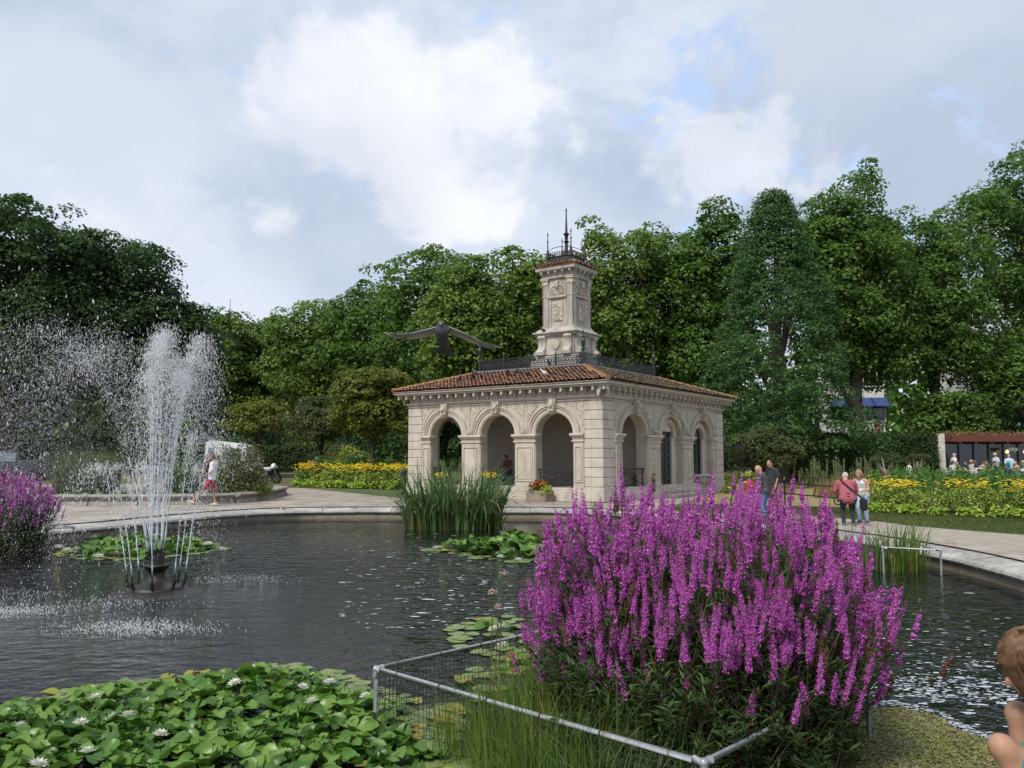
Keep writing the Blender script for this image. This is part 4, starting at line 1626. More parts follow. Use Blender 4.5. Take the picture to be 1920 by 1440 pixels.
def loosestrife(name, label, base, ctr, rad, base_r, n_sp, n_part, seed, leaf=.075, leaf_n=44, spike_L=.34, pet=.017, low=.1, group=None, skirt=0, r0=.016, sq=1.0):
    """Clump of stems from base_r round the base out to a dome (ctr, rad), each ending in a flower spike."""
    r_ = np.random.default_rng(seed)
    t = empty(name, base, 0, label, 'flowering plant', group)
    var = [spike_np(spike_L * s_, seed + k, pet, r0) for k, s_ in enumerate((.6, .8, 1.0, 1.2, 1.45, .9))]
    low_v = [spike_np(spike_L * s_, seed + k, pet * 1.7, r0, 15, 1.6) for k, s_ in enumerate((.6, .8, 1.0, 1.2, 1.45, .9))]
    vm = [np_mesh('flower_spike', v, f, PETAL if k_ != 5 else L_SPENT) for k_, (v, f) in enumerate(var)]
    stems = MB()
    LP, LN, LT = [], [], []
    rest, rest5, spots = [], [], []
    B = Vector(base)
    k = 0
    while k < n_sp + skirt:
        a = r_.uniform(0, 2 * math.pi)
        u = r_.random()
        el = math.asin(min(1, max(-.35, low + (1 - low) * u ** .8)))
        if r_.random() < .24:
            el = r_.uniform(-.3, .35)
        q = r_.uniform(.72, 1.03)
        if k >= n_sp:                                           # leafy shoots without flowers, low on the clump
            el = r_.uniform(-.5, .8)
            q = r_.uniform(.45, .95)
        elif r_.random() < .06:
            q *= 1.14
        lump = 1 + .10 * math.sin(a * 3 + seed) + .06 * math.sin(a * 7 + el * 5)
        tip = Vector((ctr[0] + rad[0] * math.cos(a) * math.cos(el) ** sq * q * lump, ctr[1] + rad[1] * math.sin(a) * math.cos(el) ** sq * q * lump, ctr[2] + rad[2] * math.sin(el) * q * (lump if el > 0 else 1))) - B
        if k >= n_sp and r_.random() < .55:                     # spilling forward over the water
            tip = Vector((ctr[0] - .3 + 1.15 * math.cos(a) * q, ctr[1] - .55 + 1.0 * math.sin(a) * q, r_.uniform(-.25, .5))) - B
        if tip.z < (.45 if k < n_sp else .06):
            continue
        ra = base_r * math.sqrt(r_.random())
        fa_ = r_.uniform(-.5, .5) + a
        b0 = Vector((math.cos(fa_) * ra, math.sin(fa_) * ra, -.1))
        mid = b0.lerp(tip, .5) + Vector((0, 0, .1 * tip.z))
        mid.x += (b0.x - tip.x) * .10
        mid.y += (b0.y - tip.y) * .10
        pts = []
        for j in range(6):
            s_ = j / 5
            pts.append(b0 * (1 - s_) ** 2 + mid * 2 * s_ * (1 - s_) + tip * s_ * s_)
        d = (pts[-1] - pts[-2]).normalized()
        d = (d + Vector((0, 0, 2.2)) + Vector(r_.normal(size=3)) * .3).normalized()
        v = int(r_.integers(0, 5)) if r_.random() > .06 else 5
        Ls = spike_L * (.6, .8, 1.0, 1.2, 1.45, .9)[v]
        if k >= n_sp:
            Ls = .01
        stems.tube(pts + [pts[-1] + d * Ls * 1.25], [.006, .0055, .005, .0045, .004, .0035, .001], 3, False)
        rot = d.to_track_quat('Z', 'Y').to_matrix().to_4x4()
        Mx = Matrix.Translation(pts[-1]) @ rot @ Matrix.Rotation(r_.uniform(0, 6.28), 4, 'Z')
        if k < n_sp:
            spots.append((v, Mx))
        # leaves in pairs up the stem
        m = int(leaf_n * r_.uniform(.8, 1.2) * (1 if k < n_sp else 1.3))
        s_ = r_.uniform(.12, .97, m)
        b0n, mn, tn = np.array(b0), np.array(mid), np.array(tip)
        c = np.outer((1 - s_) ** 2, b0n) + np.outer(2 * s_ * (1 - s_), mn) + np.outer(s_ * s_, tn)
        az = r_.uniform(0, 6.28, m)
        out = np.stack([np.cos(az), np.sin(az), r_.uniform(.0, .9, m)], 1)
        LP.append(c + unit(out) * leaf * .5 * r_.uniform(.8, 2.2, m)[:, None])
        LT.append(out)
        LN.append(np.stack([-np.cos(az) * .5, -np.sin(az) * .5, np.ones(m)], 1) + r_.normal(size=(m, 3)) * .35)
        k += 1
    # the spikes nearest the eye are pieces, the rest one mass
    spots.sort(key=lambda s: (B + s[1].translation - Vector((0, 0, EYE))).length)
    for i, (v, Mx) in enumerate(spots):
        if i < n_part:
            o = link('flower_spike', vm[v], t)
            o.matrix_local = Mx
        else:
            V, F = low_v[v]
            mm = np.array(Mx)
            (rest if v != 5 else rest5).append((V @ mm[:3, :3].T + mm[:3, 3], F))
    if rest5:
        V, F = cat_np(rest5)
        link('spent_spikes', np_mesh('spent_spikes', V, F, L_SPENT), t)['kind'] = 'stuff'
    if rest:
        V, F = cat_np(rest)
        o = link('flower_spikes', np_mesh('flower_spikes', V, F, PETAL), t)
        o['kind'] = 'stuff'
    o = stems.build('stems', L_STEM, t)
    o['kind'] = 'stuff'
    P, N, T = np.concatenate(LP), np.concatenate(LN), np.concatenate(LT)
    leaf_obj('leaves', L_LOOSE, t, P, N, leaf * r_.uniform(.7, 1.35, len(P)), .22, T)
    return t


BUSH = Vector((1.40, 6.05, WZ))
bush = loosestrife('purple_loosestrife', 'huge purple loosestrife clump with upright magenta spikes inside the pipe cage', BUSH, (1.45, 6.1, .35), (1.24, 1.2, .98), 1.0, 1500, 300, 5, leaf_n=33, low=.02, spike_L=.175, pet=.0135, r0=.0125, sq=.6, skirt=800)
# thinner spires standing above the rest
for px, py, Y in ():
    pass
LB = G(20, 1036, WZ)
loosestrife('purple_loosestrife', 'smaller hazy loosestrife clump beyond the fountain spray, by its own pipe rail', LB, (LB.x - .1, LB.y + .2, .35), (.82, .8, .82), .6, 300, 150, 6, leaf=.1, leaf_n=36, spike_L=.26, pet=.022)

# ---- grasses inside the cage beside the big clump
L_GRASS = LEAF('pond_grass', [(.07, .13, .02), (.10, .18, .026), (.14, .225, .034), (.24, .26, .07)], scale=2.5, trans=.35)
L_IRIS = LEAF('iris_leaves', [(.05, .11, .038), (.08, .155, .05), (.12, .2, .064), (.18, .25, .09)], scale=1.5, trans=.3, rough=.4)
L_STRAW = LEAF('straw_leaves', [(.16, .10, .035), (.25, .16, .06), (.32, .22, .09), (.12, .12, .03)], scale=3)


def blade_clump(name, label, base, n, ext, length, width, bend, mat, seed, group=None, cat='grass', dead=0.0, part='blades', parent=None, lean=None):
    r_ = np.random.default_rng(seed)
    t = parent or empty(name, base, 0, label, cat, group)
    a = r_.uniform(0, 6.283, n)
    q = np.sqrt(r_.random(n))
    b = np.stack([np.cos(a) * q * ext[0], np.sin(a) * q * ext[1], np.full(n, -.05)], 1)
    L = r_.uniform(length[0], length[1], n)
    W = r_.uniform(width[0], width[1], n)
    d = np.stack([np.cos(a), np.sin(a)], 1) * q[:, None] + r_.normal(size=(n, 2)) * .5
    if lean is not None:
        d += np.array(lean)
    bd = np.abs(r_.normal(bend[0], bend[1], n)) + (r_.random(n) < .22) * r_.uniform(.6, 1.5, n) * (bend[0] > .5)
    V, F = blades_np(b, unit(d), L, W, bd, 6)
    o = link(part, np_mesh(part, V, F, mat), t)
    o['kind'] = 'stuff'
    if dead:
        m = int(n * dead)
        a = r_.uniform(0, 6.283, m)
        q = np.sqrt(r_.random(m)) * 1.02
        b = np.stack([np.cos(a) * q * ext[0], np.sin(a) * q * ext[1], np.full(m, -.05)], 1)
        V, F = blades_np(b, unit(np.stack([np.cos(a), np.sin(a)], 1) + r_.normal(size=(m, 2)) * .6), r_.uniform(.25, .6, m) * length[1], r_.uniform(width[0], width[1], m), np.abs(r_.normal(1.0, .6, m)), 5)
        o = link('dead_blades', np_mesh('dead_blades', V, F, L_STRAW), t)
        o['kind'] = 'stuff'
    return t


blade_clump('pond_grass', 'fine yellow-green grass beside the magenta clump, inside the cage', (.22, 5.55, WZ), 1300, (.5, 1.0), (.3, .85), (.004, .01), (.6, .5), L_GRASS, 31, dead=.06)
blade_clump('sedge_tuft', 'tall sedge tuft behind the netting in front of the clump', (.55, 4.75, WZ), 420, (.55, .28), (.3, .7), (.005, .010), (.7, .5), L_IRIS, 32)
blade_clump('sedge_tuft', 'small thin sedge tuft in the cage corner near the lily leaves', (-.35, 5.75, WZ), 160, (.22, .2), (.3, .62), (.004, .008), (.25, .2), L_GRASS, 33)
# airy green seed heads over that grass
t = empty('water_plantain', (.16, 6.25, WZ), 0, 'airy cloud of tiny yellow-green seed heads behind the pipe rail', 'plant')
P = np.stack([rng.normal(0, .16, 2600), rng.normal(0, .22, 2600), .12 + rng.random(2600) * .55], 1)
leaf_obj('seed_heads', L_GRASS, t, P, rand_dirs(2600), .012, .9)
V, F = blades_np(np.stack([rng.normal(0, .1, 90), rng.normal(0, .14, 90), np.full(90, -.05)], 1), rng.normal(size=(90, 2)), rng.uniform(.35, .75, 90), np.full(90, .006), rng.uniform(.1, .5, 90))
link('stalks', np_mesh('stalks', V, F, L_GRASS), t)['kind'] = 'stuff'

# flowering rush: umbels of pale pink flowers on bare stalks
L_PINK = LEAF('pale_pink_flowers', [(.45, .25, .24), (.6, .40, .38), (.7, .55, .5), (.55, .35, .36)], scale=4)
t = empty('flowering_rush', (-.23, 7.1, WZ), 0, 'flowering rush with round heads of pale pink flowers on thin stalks', 'flowering plant')
mb = MB()
for px, py in ((945, 1080), (925, 1114), (935, 1142)):
    p = AT(px, py, 7.1) - Vector(t.location)
    mb.tube([(p.x * .6, .0, -.1), (p.x * .85, 0, p.z * .6), p], .005, 5)
    k = 26
    d = rand_dirs(k)
    d[:, 2] = np.abs(d[:, 2]) * .8 + .1
    leaf_obj('flower_head', L_PINK, t, np.array(p) + d * rng.uniform(.03, .065, k)[:, None], d, .022, .8, kind=None)
mb.build('stalk', L_STEM, t)

# ---- the reeds before the pavilion and the ones on the right bank
RB = G(848, 994, WZ)
reeds = blade_clump('iris_bed', 'big clump of tall arching iris leaves before the pavilion', (RB.x, RB.y + .35, WZ), 560, (1.42, .5), (1.25, 2.2), (.038, .066), (.9, .6), L_IRIS, 41, dead=.22, cat='reeds')
RR = G(1705, 1072, WZ)
blade_clump('iris_bed', 'loose green iris clump at the right bank beside the flagstone path', (RR.x, RR.y + .2, WZ), 130, (.5, .3), (.6, 1.1), (.02, .035), (.4, .35), L_GRASS, 42, dead=.2, cat='reeds')
blade_clump('iris_bed', 'darker iris leaves rising behind the magenta clump near the bank', (RR.x - .75, RR.y + .3, WZ), 110, (.4, .3), (.5, .95), (.018, .03), (.4, .35), L_IRIS, 43, dead=.1, cat='reeds')

# ---- pipe cages
GALV = M('galvanised_pipe', (.40, .42, .43), (.31, .33, .34), 14, .42, .15, 60, metal=.35, c3=(.22, .23, .23), s3=3, c3lo=.6, c3hi=.75)
TIE = M('black_cable_tie', (.012, .012, .012), (.02, .02, .02))
NET = M('black_netting', (.02, .022, .02), (.03, .03, .028))


def cage(name, label, pts, z, r_=.024, posts=(), net=(), ties=(), extra=()):
    """Pipe rail through pts at height z, elbows at the corners, posts down into the water, netting below."""
    pts = [Vector((p[0], p[1], z)) for p in pts]
    t = empty(name, (pts[0].x, pts[0].y, WZ), 0, label, 'fence')
    o = Vector(t.location)
    for i in range(len(pts) - 1):
        MB().tube([pts[i] - o, pts[i + 1] - o], r_, 12).build('rail', GALV, t, smooth=True)
    for i, p in enumerate(pts):
        q = p - o
        m = MB()
        for j in (i - 1, i + 1):
            if 0 <= j < len(pts):
                d = (pts[j] - p).normalized()
                m.tube([q - d * r_ * .6, q + d * r_ * 3.4], r_ * 1.35, 12)
        if i in posts:
            m.tube([q, q - Vector((0, 0, r_ * 3.4))], r_ * 1.35, 12)
        m.ico(q, r_ * 1.4, 2)
        m.build('elbow', GALV, t, smooth=True)
        if i in posts:
            MB().tube([q, Vector((q.x, q.y, -.75))], r_, 12).build('post', GALV, t, smooth=True)
    for p in extra:
        q = Vector((p[0], p[1], z)) - o
        MB().tube([q, Vector((q.x, q.y, -.75))], r_ * .9, 10).build('post', GALV, t, smooth=True)
    for i, k in ties:
        a, b = pts[i], pts[i + 1]
        d = (b - a).normalized()
        for j in range(k):
            c = a.lerp(b, (j + .55) / k) - o
            MB().tube([c - d * .005, c + d * .005], r_ * 1.09, 12).build('cable_tie', TIE, t)
    for i, f0, f1 in net:
        a, b = pts[i].lerp(pts[i + 1], f0) - o, pts[i].lerp(pts[i + 1], f1) - o
        L = (b - a).length
        m = MB()
        n_ = int(L / .042)
        wob = lambda s, z_: math.sin(s * 5 + z_ * 3) * .008
        nx = Vector((-(b - a).y, (b - a).x, 0)).normalized()
        for k in range(n_ + 1):
            c = a.lerp(b, k / n_)
            m.tube([c - Vector((0, 0, .02)), c + nx * wob(k * .3, .2) - Vector((0, 0, .2)), c + nx * wob(k * .3, .6) - Vector((0, 0, .62))], .0024, 3, False)
        for k in range(15):
            zz = -.03 - k * .042
            m.tube([a.lerp(b, q / 14) + Vector((0, 0, zz + math.sin(q * 2.1 + k) * .004)) + nx * wob(q, zz) for q in range(15)], .0024, 3, False)
        o_ = m.build('netting', NET, t)
        o_['kind'] = 'stuff'
    return t


RZ = .07
PR = .02
A, B_ = G(705, 1254, RZ), G(1320, 1430, RZ)
ab = (B_ - A).normalized()
C_ = G(985, 1190, RZ)
perp = (C_ - A).normalized()
far_l = A + perp * 2.7
cage('pipe_cage', 'grey galvanised pipe cage with black netting round the large magenta clump', [far_l, A, B_, B_ + perp * 2.25], RZ, .0185, posts=(1, 2, 0, 3), net=((1, .0, 1.0), (0, .3, 1.0)), ties=((1, 6), (0, 6)))
a, b = G(775, 960, .12), G(934, 961, .12)
cage('pipe_rail', 'small grey pipe frame in front of the tall iris leaves', [a, b], .12, .022, posts=(0, 1))
a, b = G(1655, 1027, .08), G(1763, 1031, .08)
cage('pipe_rail', 'grey pipe rail holding the iris clump at the right bank', [a, b, b + Vector((.1, 1.5, 0))], .08, .02, posts=(0, 1))
a, b = G(-40, 998, .1), G(139, 989, .1)
cage('pipe_rail', 'thin grey pipe rail before the smaller loosestrife clump', [a, b, G(70, 978, .1)], .1, .02, posts=(0, 1), extra=(a.lerp(b, .27),))
# ================================================================== WATER LILIES
L_PAD = LEAF('lily_pads', [(.042, .108, .013), (.07, .162, .019), (.105, .212, .028), (.155, .262, .045)], trans=.2, rough=.38, spec=.4, scale=1.2)
L_PADF = LEAF('floating_pads', [(.10, .16, .05), (.14, .2, .06), (.18, .24, .08), (.22, .22, .07)], trans=.05, rough=.4, spec=.4, scale=1.5)
L_PADY = LEAF('yellowed_pads', [(.20, .22, .04), (.27, .26, .05), (.24, .19, .05), (.17, .19, .045)], trans=.1, rough=.5)


def pad_mesh(name, cup, wave, mat, seed, nseg=10):
    r_ = random.Random(seed)
    ph = r_.random() * 6
    vs = [(0, 0, 0)]
    for ring, q in ((1, .55), (2, .9), (3, 1.0)):
        for k in range(nseg + 1):
            t = .16 + (2 * math.pi - .32) * k / nseg
            rr_ = .5 * q * (1 + .03 * math.sin(3 * t + ph))
            z = cup * q * q * .5 + wave * q * q * math.sin(2 * t + ph) * .5 + (.012 if ring == 3 and cup > .05 else 0)
            vs.append((rr_ * math.cos(t), rr_ * math.sin(t), z))
    fs = []
    n_ = nseg + 1
    for k in range(nseg):
        fs.append((0, 1 + k, 2 + k))
        for a_ in (0, 1):
            o = 1 + a_ * n_
            fs.append((o + k, o + n_ + k, o + n_ + k + 1, o + k + 1))
    me = bpy.data.meshes.new(name)
    me.from_pydata(vs, [], fs)
    me.materials.append(mat)
    me.polygons.foreach_set('use_smooth', np.ones(len(me.polygons), dtype=bool))
    me.update()
    return me


UP = [pad_mesh('leaf', c, w, L_PAD, k) for k, (c, w) in enumerate(((.18, .25), (.3, .2), (.1, .35), (.35, .4), (.22, -.3), (.05, .3)))]
FLAT = [pad_mesh('leaf', c, w, L_PADF, 20 + k) for k, (c, w) in enumerate(((.01, .03), (.0, .05), (.02, .02)))]
YEL = [pad_mesh('leaf', c, w, L_PADY, 30 + k) for k, (c, w) in enumerate(((.02, .1), (.1, .2)))]
L_WHITE = LEAF('lily_petals', [(.72, .72, .62), (.8, .8, .74), (.82, .82, .8), (.75, .76, .6)], trans=.3, rough=.5)
STAMEN = M('lily_stamens', (.75, .5, .06), (.65, .4, .04), 30, .7)
P, N, T, S = [], [], [], []
for ring, (m, el, ln) in enumerate(((9, .35, .075), (8, .8, .07), (6, 1.15, .055))):
    for k in range(m):
        az = 2 * math.pi * (k + ring * .5) / m
        d = np.array([math.cos(az) * math.cos(el), math.sin(az) * math.cos(el), math.sin(el)])
        P.append(d * ln * .55)
        T.append(d)
        N.append(np.array([-math.cos(az) * math.sin(el), -math.sin(az) * math.sin(el), math.cos(el)]))
        S.append(ln)
V, F = leaves_np(np.array(P), np.array(N), np.array(S), .42, np.array(T), .35)
LILY_ME = np_mesh('flower', V, F, L_WHITE)
sm_ = MB()
for k in range(14):
    az = k * 2.4
    sm_.tube([(0, 0, .005), (math.cos(az) * .016, math.sin(az) * .016, .034)], [.003, .002], 3)
STAM_ME = sm_.mesh('stamens', STAMEN)


def lily_patch(name, label, centre, poly, n, n_part, flowers, seed, dia=(.18, .27), rise=.16, edge_pts=None, group=None, yellow=.03):
    """Pads over a polygon: floating flat near its rim, lifted and tilted towards the middle."""
    r_ = random.Random(seed)
    t = empty(name, (centre[0], centre[1], WZ), 0, label, 'water lilies', group)
    xs, ys = [p[0] for p in poly], [p[1] for p in poly]
    spots = []
    while len(spots) < n:
        x, y = r_.uniform(min(xs), max(xs)), r_.uniform(min(ys), max(ys))
        if not in_poly(x, y, poly):
            continue
        de = 9.0
        for i in range(len(poly)):
            a, b = Vector(poly[i][:2]), Vector(poly[(i + 1) % len(poly)][:2])
            q = Vector((x, y))
            s_ = max(0, min(1, (q - a).dot(b - a) / (b - a).length_squared))
            de = min(de, (q - a.lerp(b, s_)).length)
        spots.append((x, y, de))
    spots.sort(key=lambda s: math.hypot(s[0], s[1]))
    rest = {}
    for i, (x, y, de) in enumerate(spots):
        up = sm(.12, .6, de)
        d = r_.uniform(*dia)
        if r_.random() < yellow:
            me = r_.choice(YEL)
            up *= .3
        else:
            me = r_.choice(UP) if r_.random() < up * 1.05 else r_.choice(FLAT)
        flat = me in FLAT
        z = .006 + r_.random() * .012 if flat else .03 + r_.random() * rise * up
        tilt = 0.02 if flat else r_.uniform(.05, .55) * (.3 + up)
        Mx = Matrix.Translation((x - centre[0], y - centre[1], z)) @ Matrix.Rotation(r_.uniform(0, 6.28), 4, 'Z') @ Matrix.Rotation(tilt, 4, 'X') @ Matrix.Rotation(r_.uniform(0, 6.28), 4, 'Z') @ Matrix.Scale(d, 4)
        if i < n_part:
            o = link('leaf', me, t)
            o.matrix_local = Mx
        else:
            rest.setdefault(me.materials[0].name, []).append((me, Mx))
    for mn, lst in rest.items():
        mb = MB()
        for me, Mx in lst:
            mb.add([v.co for v in me.vertices], [tuple(p.vertices) for p in me.polygons], Mx)
        me2 = bpy.data.meshes.new('leaf_mass')
        me2.from_pydata(mb.v, [], mb.f)
        me2.materials.append(bpy.data.materials[mn])
        me2.polygons.foreach_set('use_smooth', np.ones(len(me2.polygons), dtype=bool))
        link('leaf_mass', me2, t)['kind'] = 'stuff'
    for x, y, z, s_ in flowers:
        o = link('flower', LILY_ME, t, (x - centre[0], y - centre[1], z), (r_.uniform(-.3, .3), r_.uniform(-.3, .3), r_.uniform(0, 6)))
        o.scale = (s_, s_, s_)
        link('stamens', STAM_ME, o)
    return t


edge = [(-200, 1345), (0, 1318), (90, 1304), (180, 1288), (275, 1280), (330, 1272), (400, 1262), (470, 1250), (560, 1245), (640, 1262), (690, 1285), (760, 1300), (800, 1330), (850, 1370), (880, 1440)]
poly = [G(x, y, WZ) for x, y in edge] + [Vector((-.2, 4.2, 0)), Vector((-4.5, 4.2, 0))]
poly = [(p.x, p.y) for p in poly]
fl = []
for px, py, h in ((150, 1358, .2), (163, 1412, .2), (238, 1345, .2), (178, 1310, .1), (38, 1362, .12), (470, 1254, .12), (440, 1283, .14), (567, 1290, .18), (617, 1282, .18), (685, 1307, .16), (585, 1318, .16), (70, 1437, .2), (300, 1380, .12)):
    p = G(px, py, WZ + h)
    fl.append((p.x, p.y, h, rnd.uniform(.7, .98)))
lily_patch('water_lilies', 'dense bed of upright green lily leaves with white flowers at the near bank', (-1.9, 5.8), poly, 2400, 300, fl, 3, (.10, .165), .09)
poly = [G(x, y, WZ) for x, y in ((95, 1045), (180, 1052), (280, 1050), (350, 1042), (432, 1030), (400, 1019), (330, 1012), (230, 1014), (140, 1022))]
fl = [(*G(x, y, WZ + .1)[:2], .1, 1.6) for x, y in ((110, 1028), (125, 1034), (145, 1032), (185, 1046), (415, 1033), (390, 1022))]
lily_patch('water_lilies', 'lily bed floating behind the fountain jets, with pale open flowers', (-7.9, 17), [(p.x, p.y) for p in poly], 420, 60, fl, 4, (.18, .28), .16)
poly = [G(x, y, WZ) for x, y in ((790, 1032), (860, 1042), (930, 1054), (1010, 1058), (1060, 1040), (1050, 1018), (985, 1008), (940, 1010), (890, 1020), (830, 1024))]
fl = [(*G(x, y, WZ + .08)[:2], .08, 1.3) for x, y in ((817, 1029), (866, 1027), (938, 1046), (972, 1052), (850, 1024))]
lily_patch('water_lilies', 'pointed lily bed between the magenta clump and the tall iris leaves', (.1, 17), [(p.x, p.y) for p in poly], 330, 60, fl, 5, (.2, .3), .2)
poly = [G(x, y, WZ) for x, y in ((840, 1180), (900, 1160), (965, 1155), (1010, 1190), (980, 1260), (930, 1300), (870, 1330), (830, 1290), (900, 1240), (850, 1205))]
fl = [(*G(x, y, WZ + .08)[:2], .08, 1.0) for x, y in ((925, 1182), (942, 1177), (942, 1211))]
lily_patch('water_lilies', 'few flat lily pads beside the pink rush, partly behind the pipe rail', (-.3, 7.3), [(p.x, p.y) for p in poly], 60, 60, fl, 6, (.16, .24), .05, yellow=.05)
poly = [G(x, y, WZ) for x, y in ((760, 1310), (880, 1330), (930, 1440), (1000, 1500), (800, 1500))]
lily_patch('water_lilies', 'scattered yellowing flat pads below the netting', (-.6, 5.4), [(p.x, p.y) for p in poly], 46, 46, [], 7, (.13, .22), .04, yellow=.12)
poly = [(-17, 28.9), (-12, 29.2), (-12, 30.4), (-17, 30.4)]
t = lily_patch('water_lilies', 'thin strip of lily leaves along the raised basin rim', (-15, 29.5), poly, 160, 0, [], 8, (.2, .3), .1)
t.location.z = .22

# floating scum, foam flecks
ALGAE = M('algae_mat', (.16, .165, .05), (.11, .115, .045), 5, .9, .8, 40, c3=(.17, .145, .11), s3=1.6, c3lo=.46, c3hi=.6)
lp = catmull([tuple(G(x, y, WZ)[:2]) for x, y in ((1440, 1400), (1500, 1352), (1600, 1332), (1680, 1328), (1760, 1345), (1790, 1368), (1840, 1385), (1900, 1412), (1960, 1440), (2050, 1500), (1700, 1600), (1400, 1560), (1380, 1470))], .08)
alg = ngon_sheet('algae_mat', [(p.x + .02 * math.sin(i * 1.7), p.y + .02 * math.sin(i * 2.3)) for i, p in enumerate(lp)], WZ + .006, ALGAE, 'stuff')
tag(alg, 'yellow-green algae mat floating at the near bank under the magenta clump', 'algae')
lp = catmull([tuple(G(x, y, WZ)[:2]) for x, y in ((720, 1330), (800, 1345), (900, 1400), (980, 1440), (1100, 1520), (700, 1560), (690, 1400))], .08)
alg = ngon_sheet('algae_mat', [(p.x + .02 * math.sin(i * 1.7), p.y + .02 * math.sin(i * 2.3)) for i, p in enumerate(lp)], WZ + .004, M('dark_algae', (.07, .075, .03), (.03, .034, .018), 6, .7, .5, 40, c3=(.16, .155, .04), s3=2.2), 'stuff')
tag(alg, 'murky algae patch in the water behind the netting', 'algae')
DUCK = LEAF('duckweed', [(.10, .11, .03), (.17, .18, .05), (.24, .25, .07), (.20, .16, .09)], trans=0, scale=2.2, clump=.5)
lpx = [(p.x, p.y) for p in catmull([tuple(G(x, y, WZ)[:2]) for x, y in ((1440, 1400), (1500, 1352), (1600, 1332), (1680, 1328), (1760, 1345), (1790, 1368), (1840, 1385), (1900, 1412), (1960, 1440), (1700, 1480), (1400, 1470))], .2)]
P = np.stack([rng.uniform(1.4, 3.8, 26000), rng.uniform(4.9, 6.8, 26000), np.full(26000, WZ + .010)], 1)
P = P[np.array([in_poly(x, y, lpx) for x, y in P[:, :2]])]
P[:, 2] += rng.uniform(0, .006, len(P))
o = leaf_obj('duckweed', DUCK, None, P, np.tile([0, 0, 1.], (len(P), 1)) + rng.normal(size=P.shape) * .35, .016 * rng.uniform(.6, 1.6, len(P)), .8)
tag(o, 'speckled duckweed scattered over the algae at the near bank', 'duckweed')
FOAM = M('foam_fleck', (.50, .54, .57), (.4, .44, .47), 20, .7)


def flecks(n, sampler, size, seed, zz=WZ + .004):
    r_ = random.Random(seed)
    mb = MB()
    k = 0
    while k < n:
        p = sampler(r_)
        if p is None:
            continue
        s_ = size * r_.uniform(.4, 1.6) * (.5 + abs(r_.gauss(0, .6)))
        el = r_.uniform(1.2, 3.2)
        rot = r_.uniform(-.35, .25)
        m = r_.choice((5, 6, 7))
        vs = []
        for j in range(m):
            t = 2 * math.pi * j / m + r_.uniform(-.3, .3)
            x, y = s_ * el * math.cos(t) * r_.uniform(.6, 1.2), s_ * math.sin(t) * r_.uniform(.6, 1.2)
            vs.append((p.x + x * math.cos(rot) - y * math.sin(rot), p.y + x * math.sin(rot) + y * math.cos(rot), zz))
        mb.add(vs, [tuple(range(m))])
        k += 1
    return mb


def foam_right(r_):
    x, y = r_.uniform(1560, 2000), r_.gauss(1255, 62)
    if r_.random() < .45:
        y = 1275 + (x - 1600) * .10 + r_.gauss(0, 13)
    if y < 1105 or y > 1400 or (y > 1335 and x < 1780):
        return None
    return G(x, y, WZ)


foam = flecks(950, foam_right, .011, 5)
k0 = flecks(420, lambda r_: G(r_.uniform(640, 960), r_.uniform(1000, 1180), WZ), .014, 6)
foam.add(k0.v, k0.f)


def rim(r_):
    pts = [G(x, y, WZ) for x, y in ((1490, 1350), (1600, 1328), (1690, 1324), (1765, 1341), (1800, 1366), (1850, 1382), (1910, 1408), (1980, 1440))]
    i = r_.randrange(len(pts) - 1)
    p = pts[i].lerp(pts[i + 1], r_.random())
    return p + Vector((r_.gauss(0, .03), abs(r_.gauss(0, .05)), 0))


k0 = flecks(420, rim, .010, 7, WZ + .008)
foam.add(k0.v, k0.f)
o = foam.build('foam', FOAM)
tag(o, 'white foam flecks floating on the dark pond water', 'foam', kind='stuff')

# ================================================================== FOUNTAIN
BRONZE = M('wet_dark_bronze', (.02, .016, .013), (.035, .027, .021), 10, .35, .5, 40, metal=.3)
fo = Vector((FX, FY, WZ))
fountain = empty('fountain', fo, 0, 'dark bronze tiered fountain with a ring of nozzles in the pond', 'fountain')
MB().lathe([(.8, -.5), (.78, -.03), (.6, .015), (.45, .05), (.36, .08)], 28).build('fountain_foot', M('wet_mossy_stone', (.03, .025, .021), (.016, .014, .012), 9, .4, .9, 25), fountain, smooth=True)
MB().lathe([(.38, .02), (.40, .07), (.38, .1), (.27, .13), (.17, .17), (.13, .23), (.11, .3), (.12, .33)], 24).build('lower_tier', BRONZE, fountain, smooth=True)
MB().lathe([(.10, .3), (.13, .33), (.16, .37), (.19, .41), (.18, .425), (.11, .42), (.10, .46), (.105, .53), (.09, .56), (.02, .58)], 24).build('upper_tier', BRONZE, fountain, smooth=True)
WJET = M('white_water', (.80, .83, .86), (.68, .72, .77), 30, .3, .3, 60, spec=.5)
WDROP, n_, l_, p_ = nodes_of('water_drops')
p_.inputs['Base Color'].default_value = (.86, .88, .9, 1)
p_.inputs['Roughness'].default_value = .2
p_.inputs['Alpha'].default_value = .52
SPRAY_P, SPRAY_S = [], []


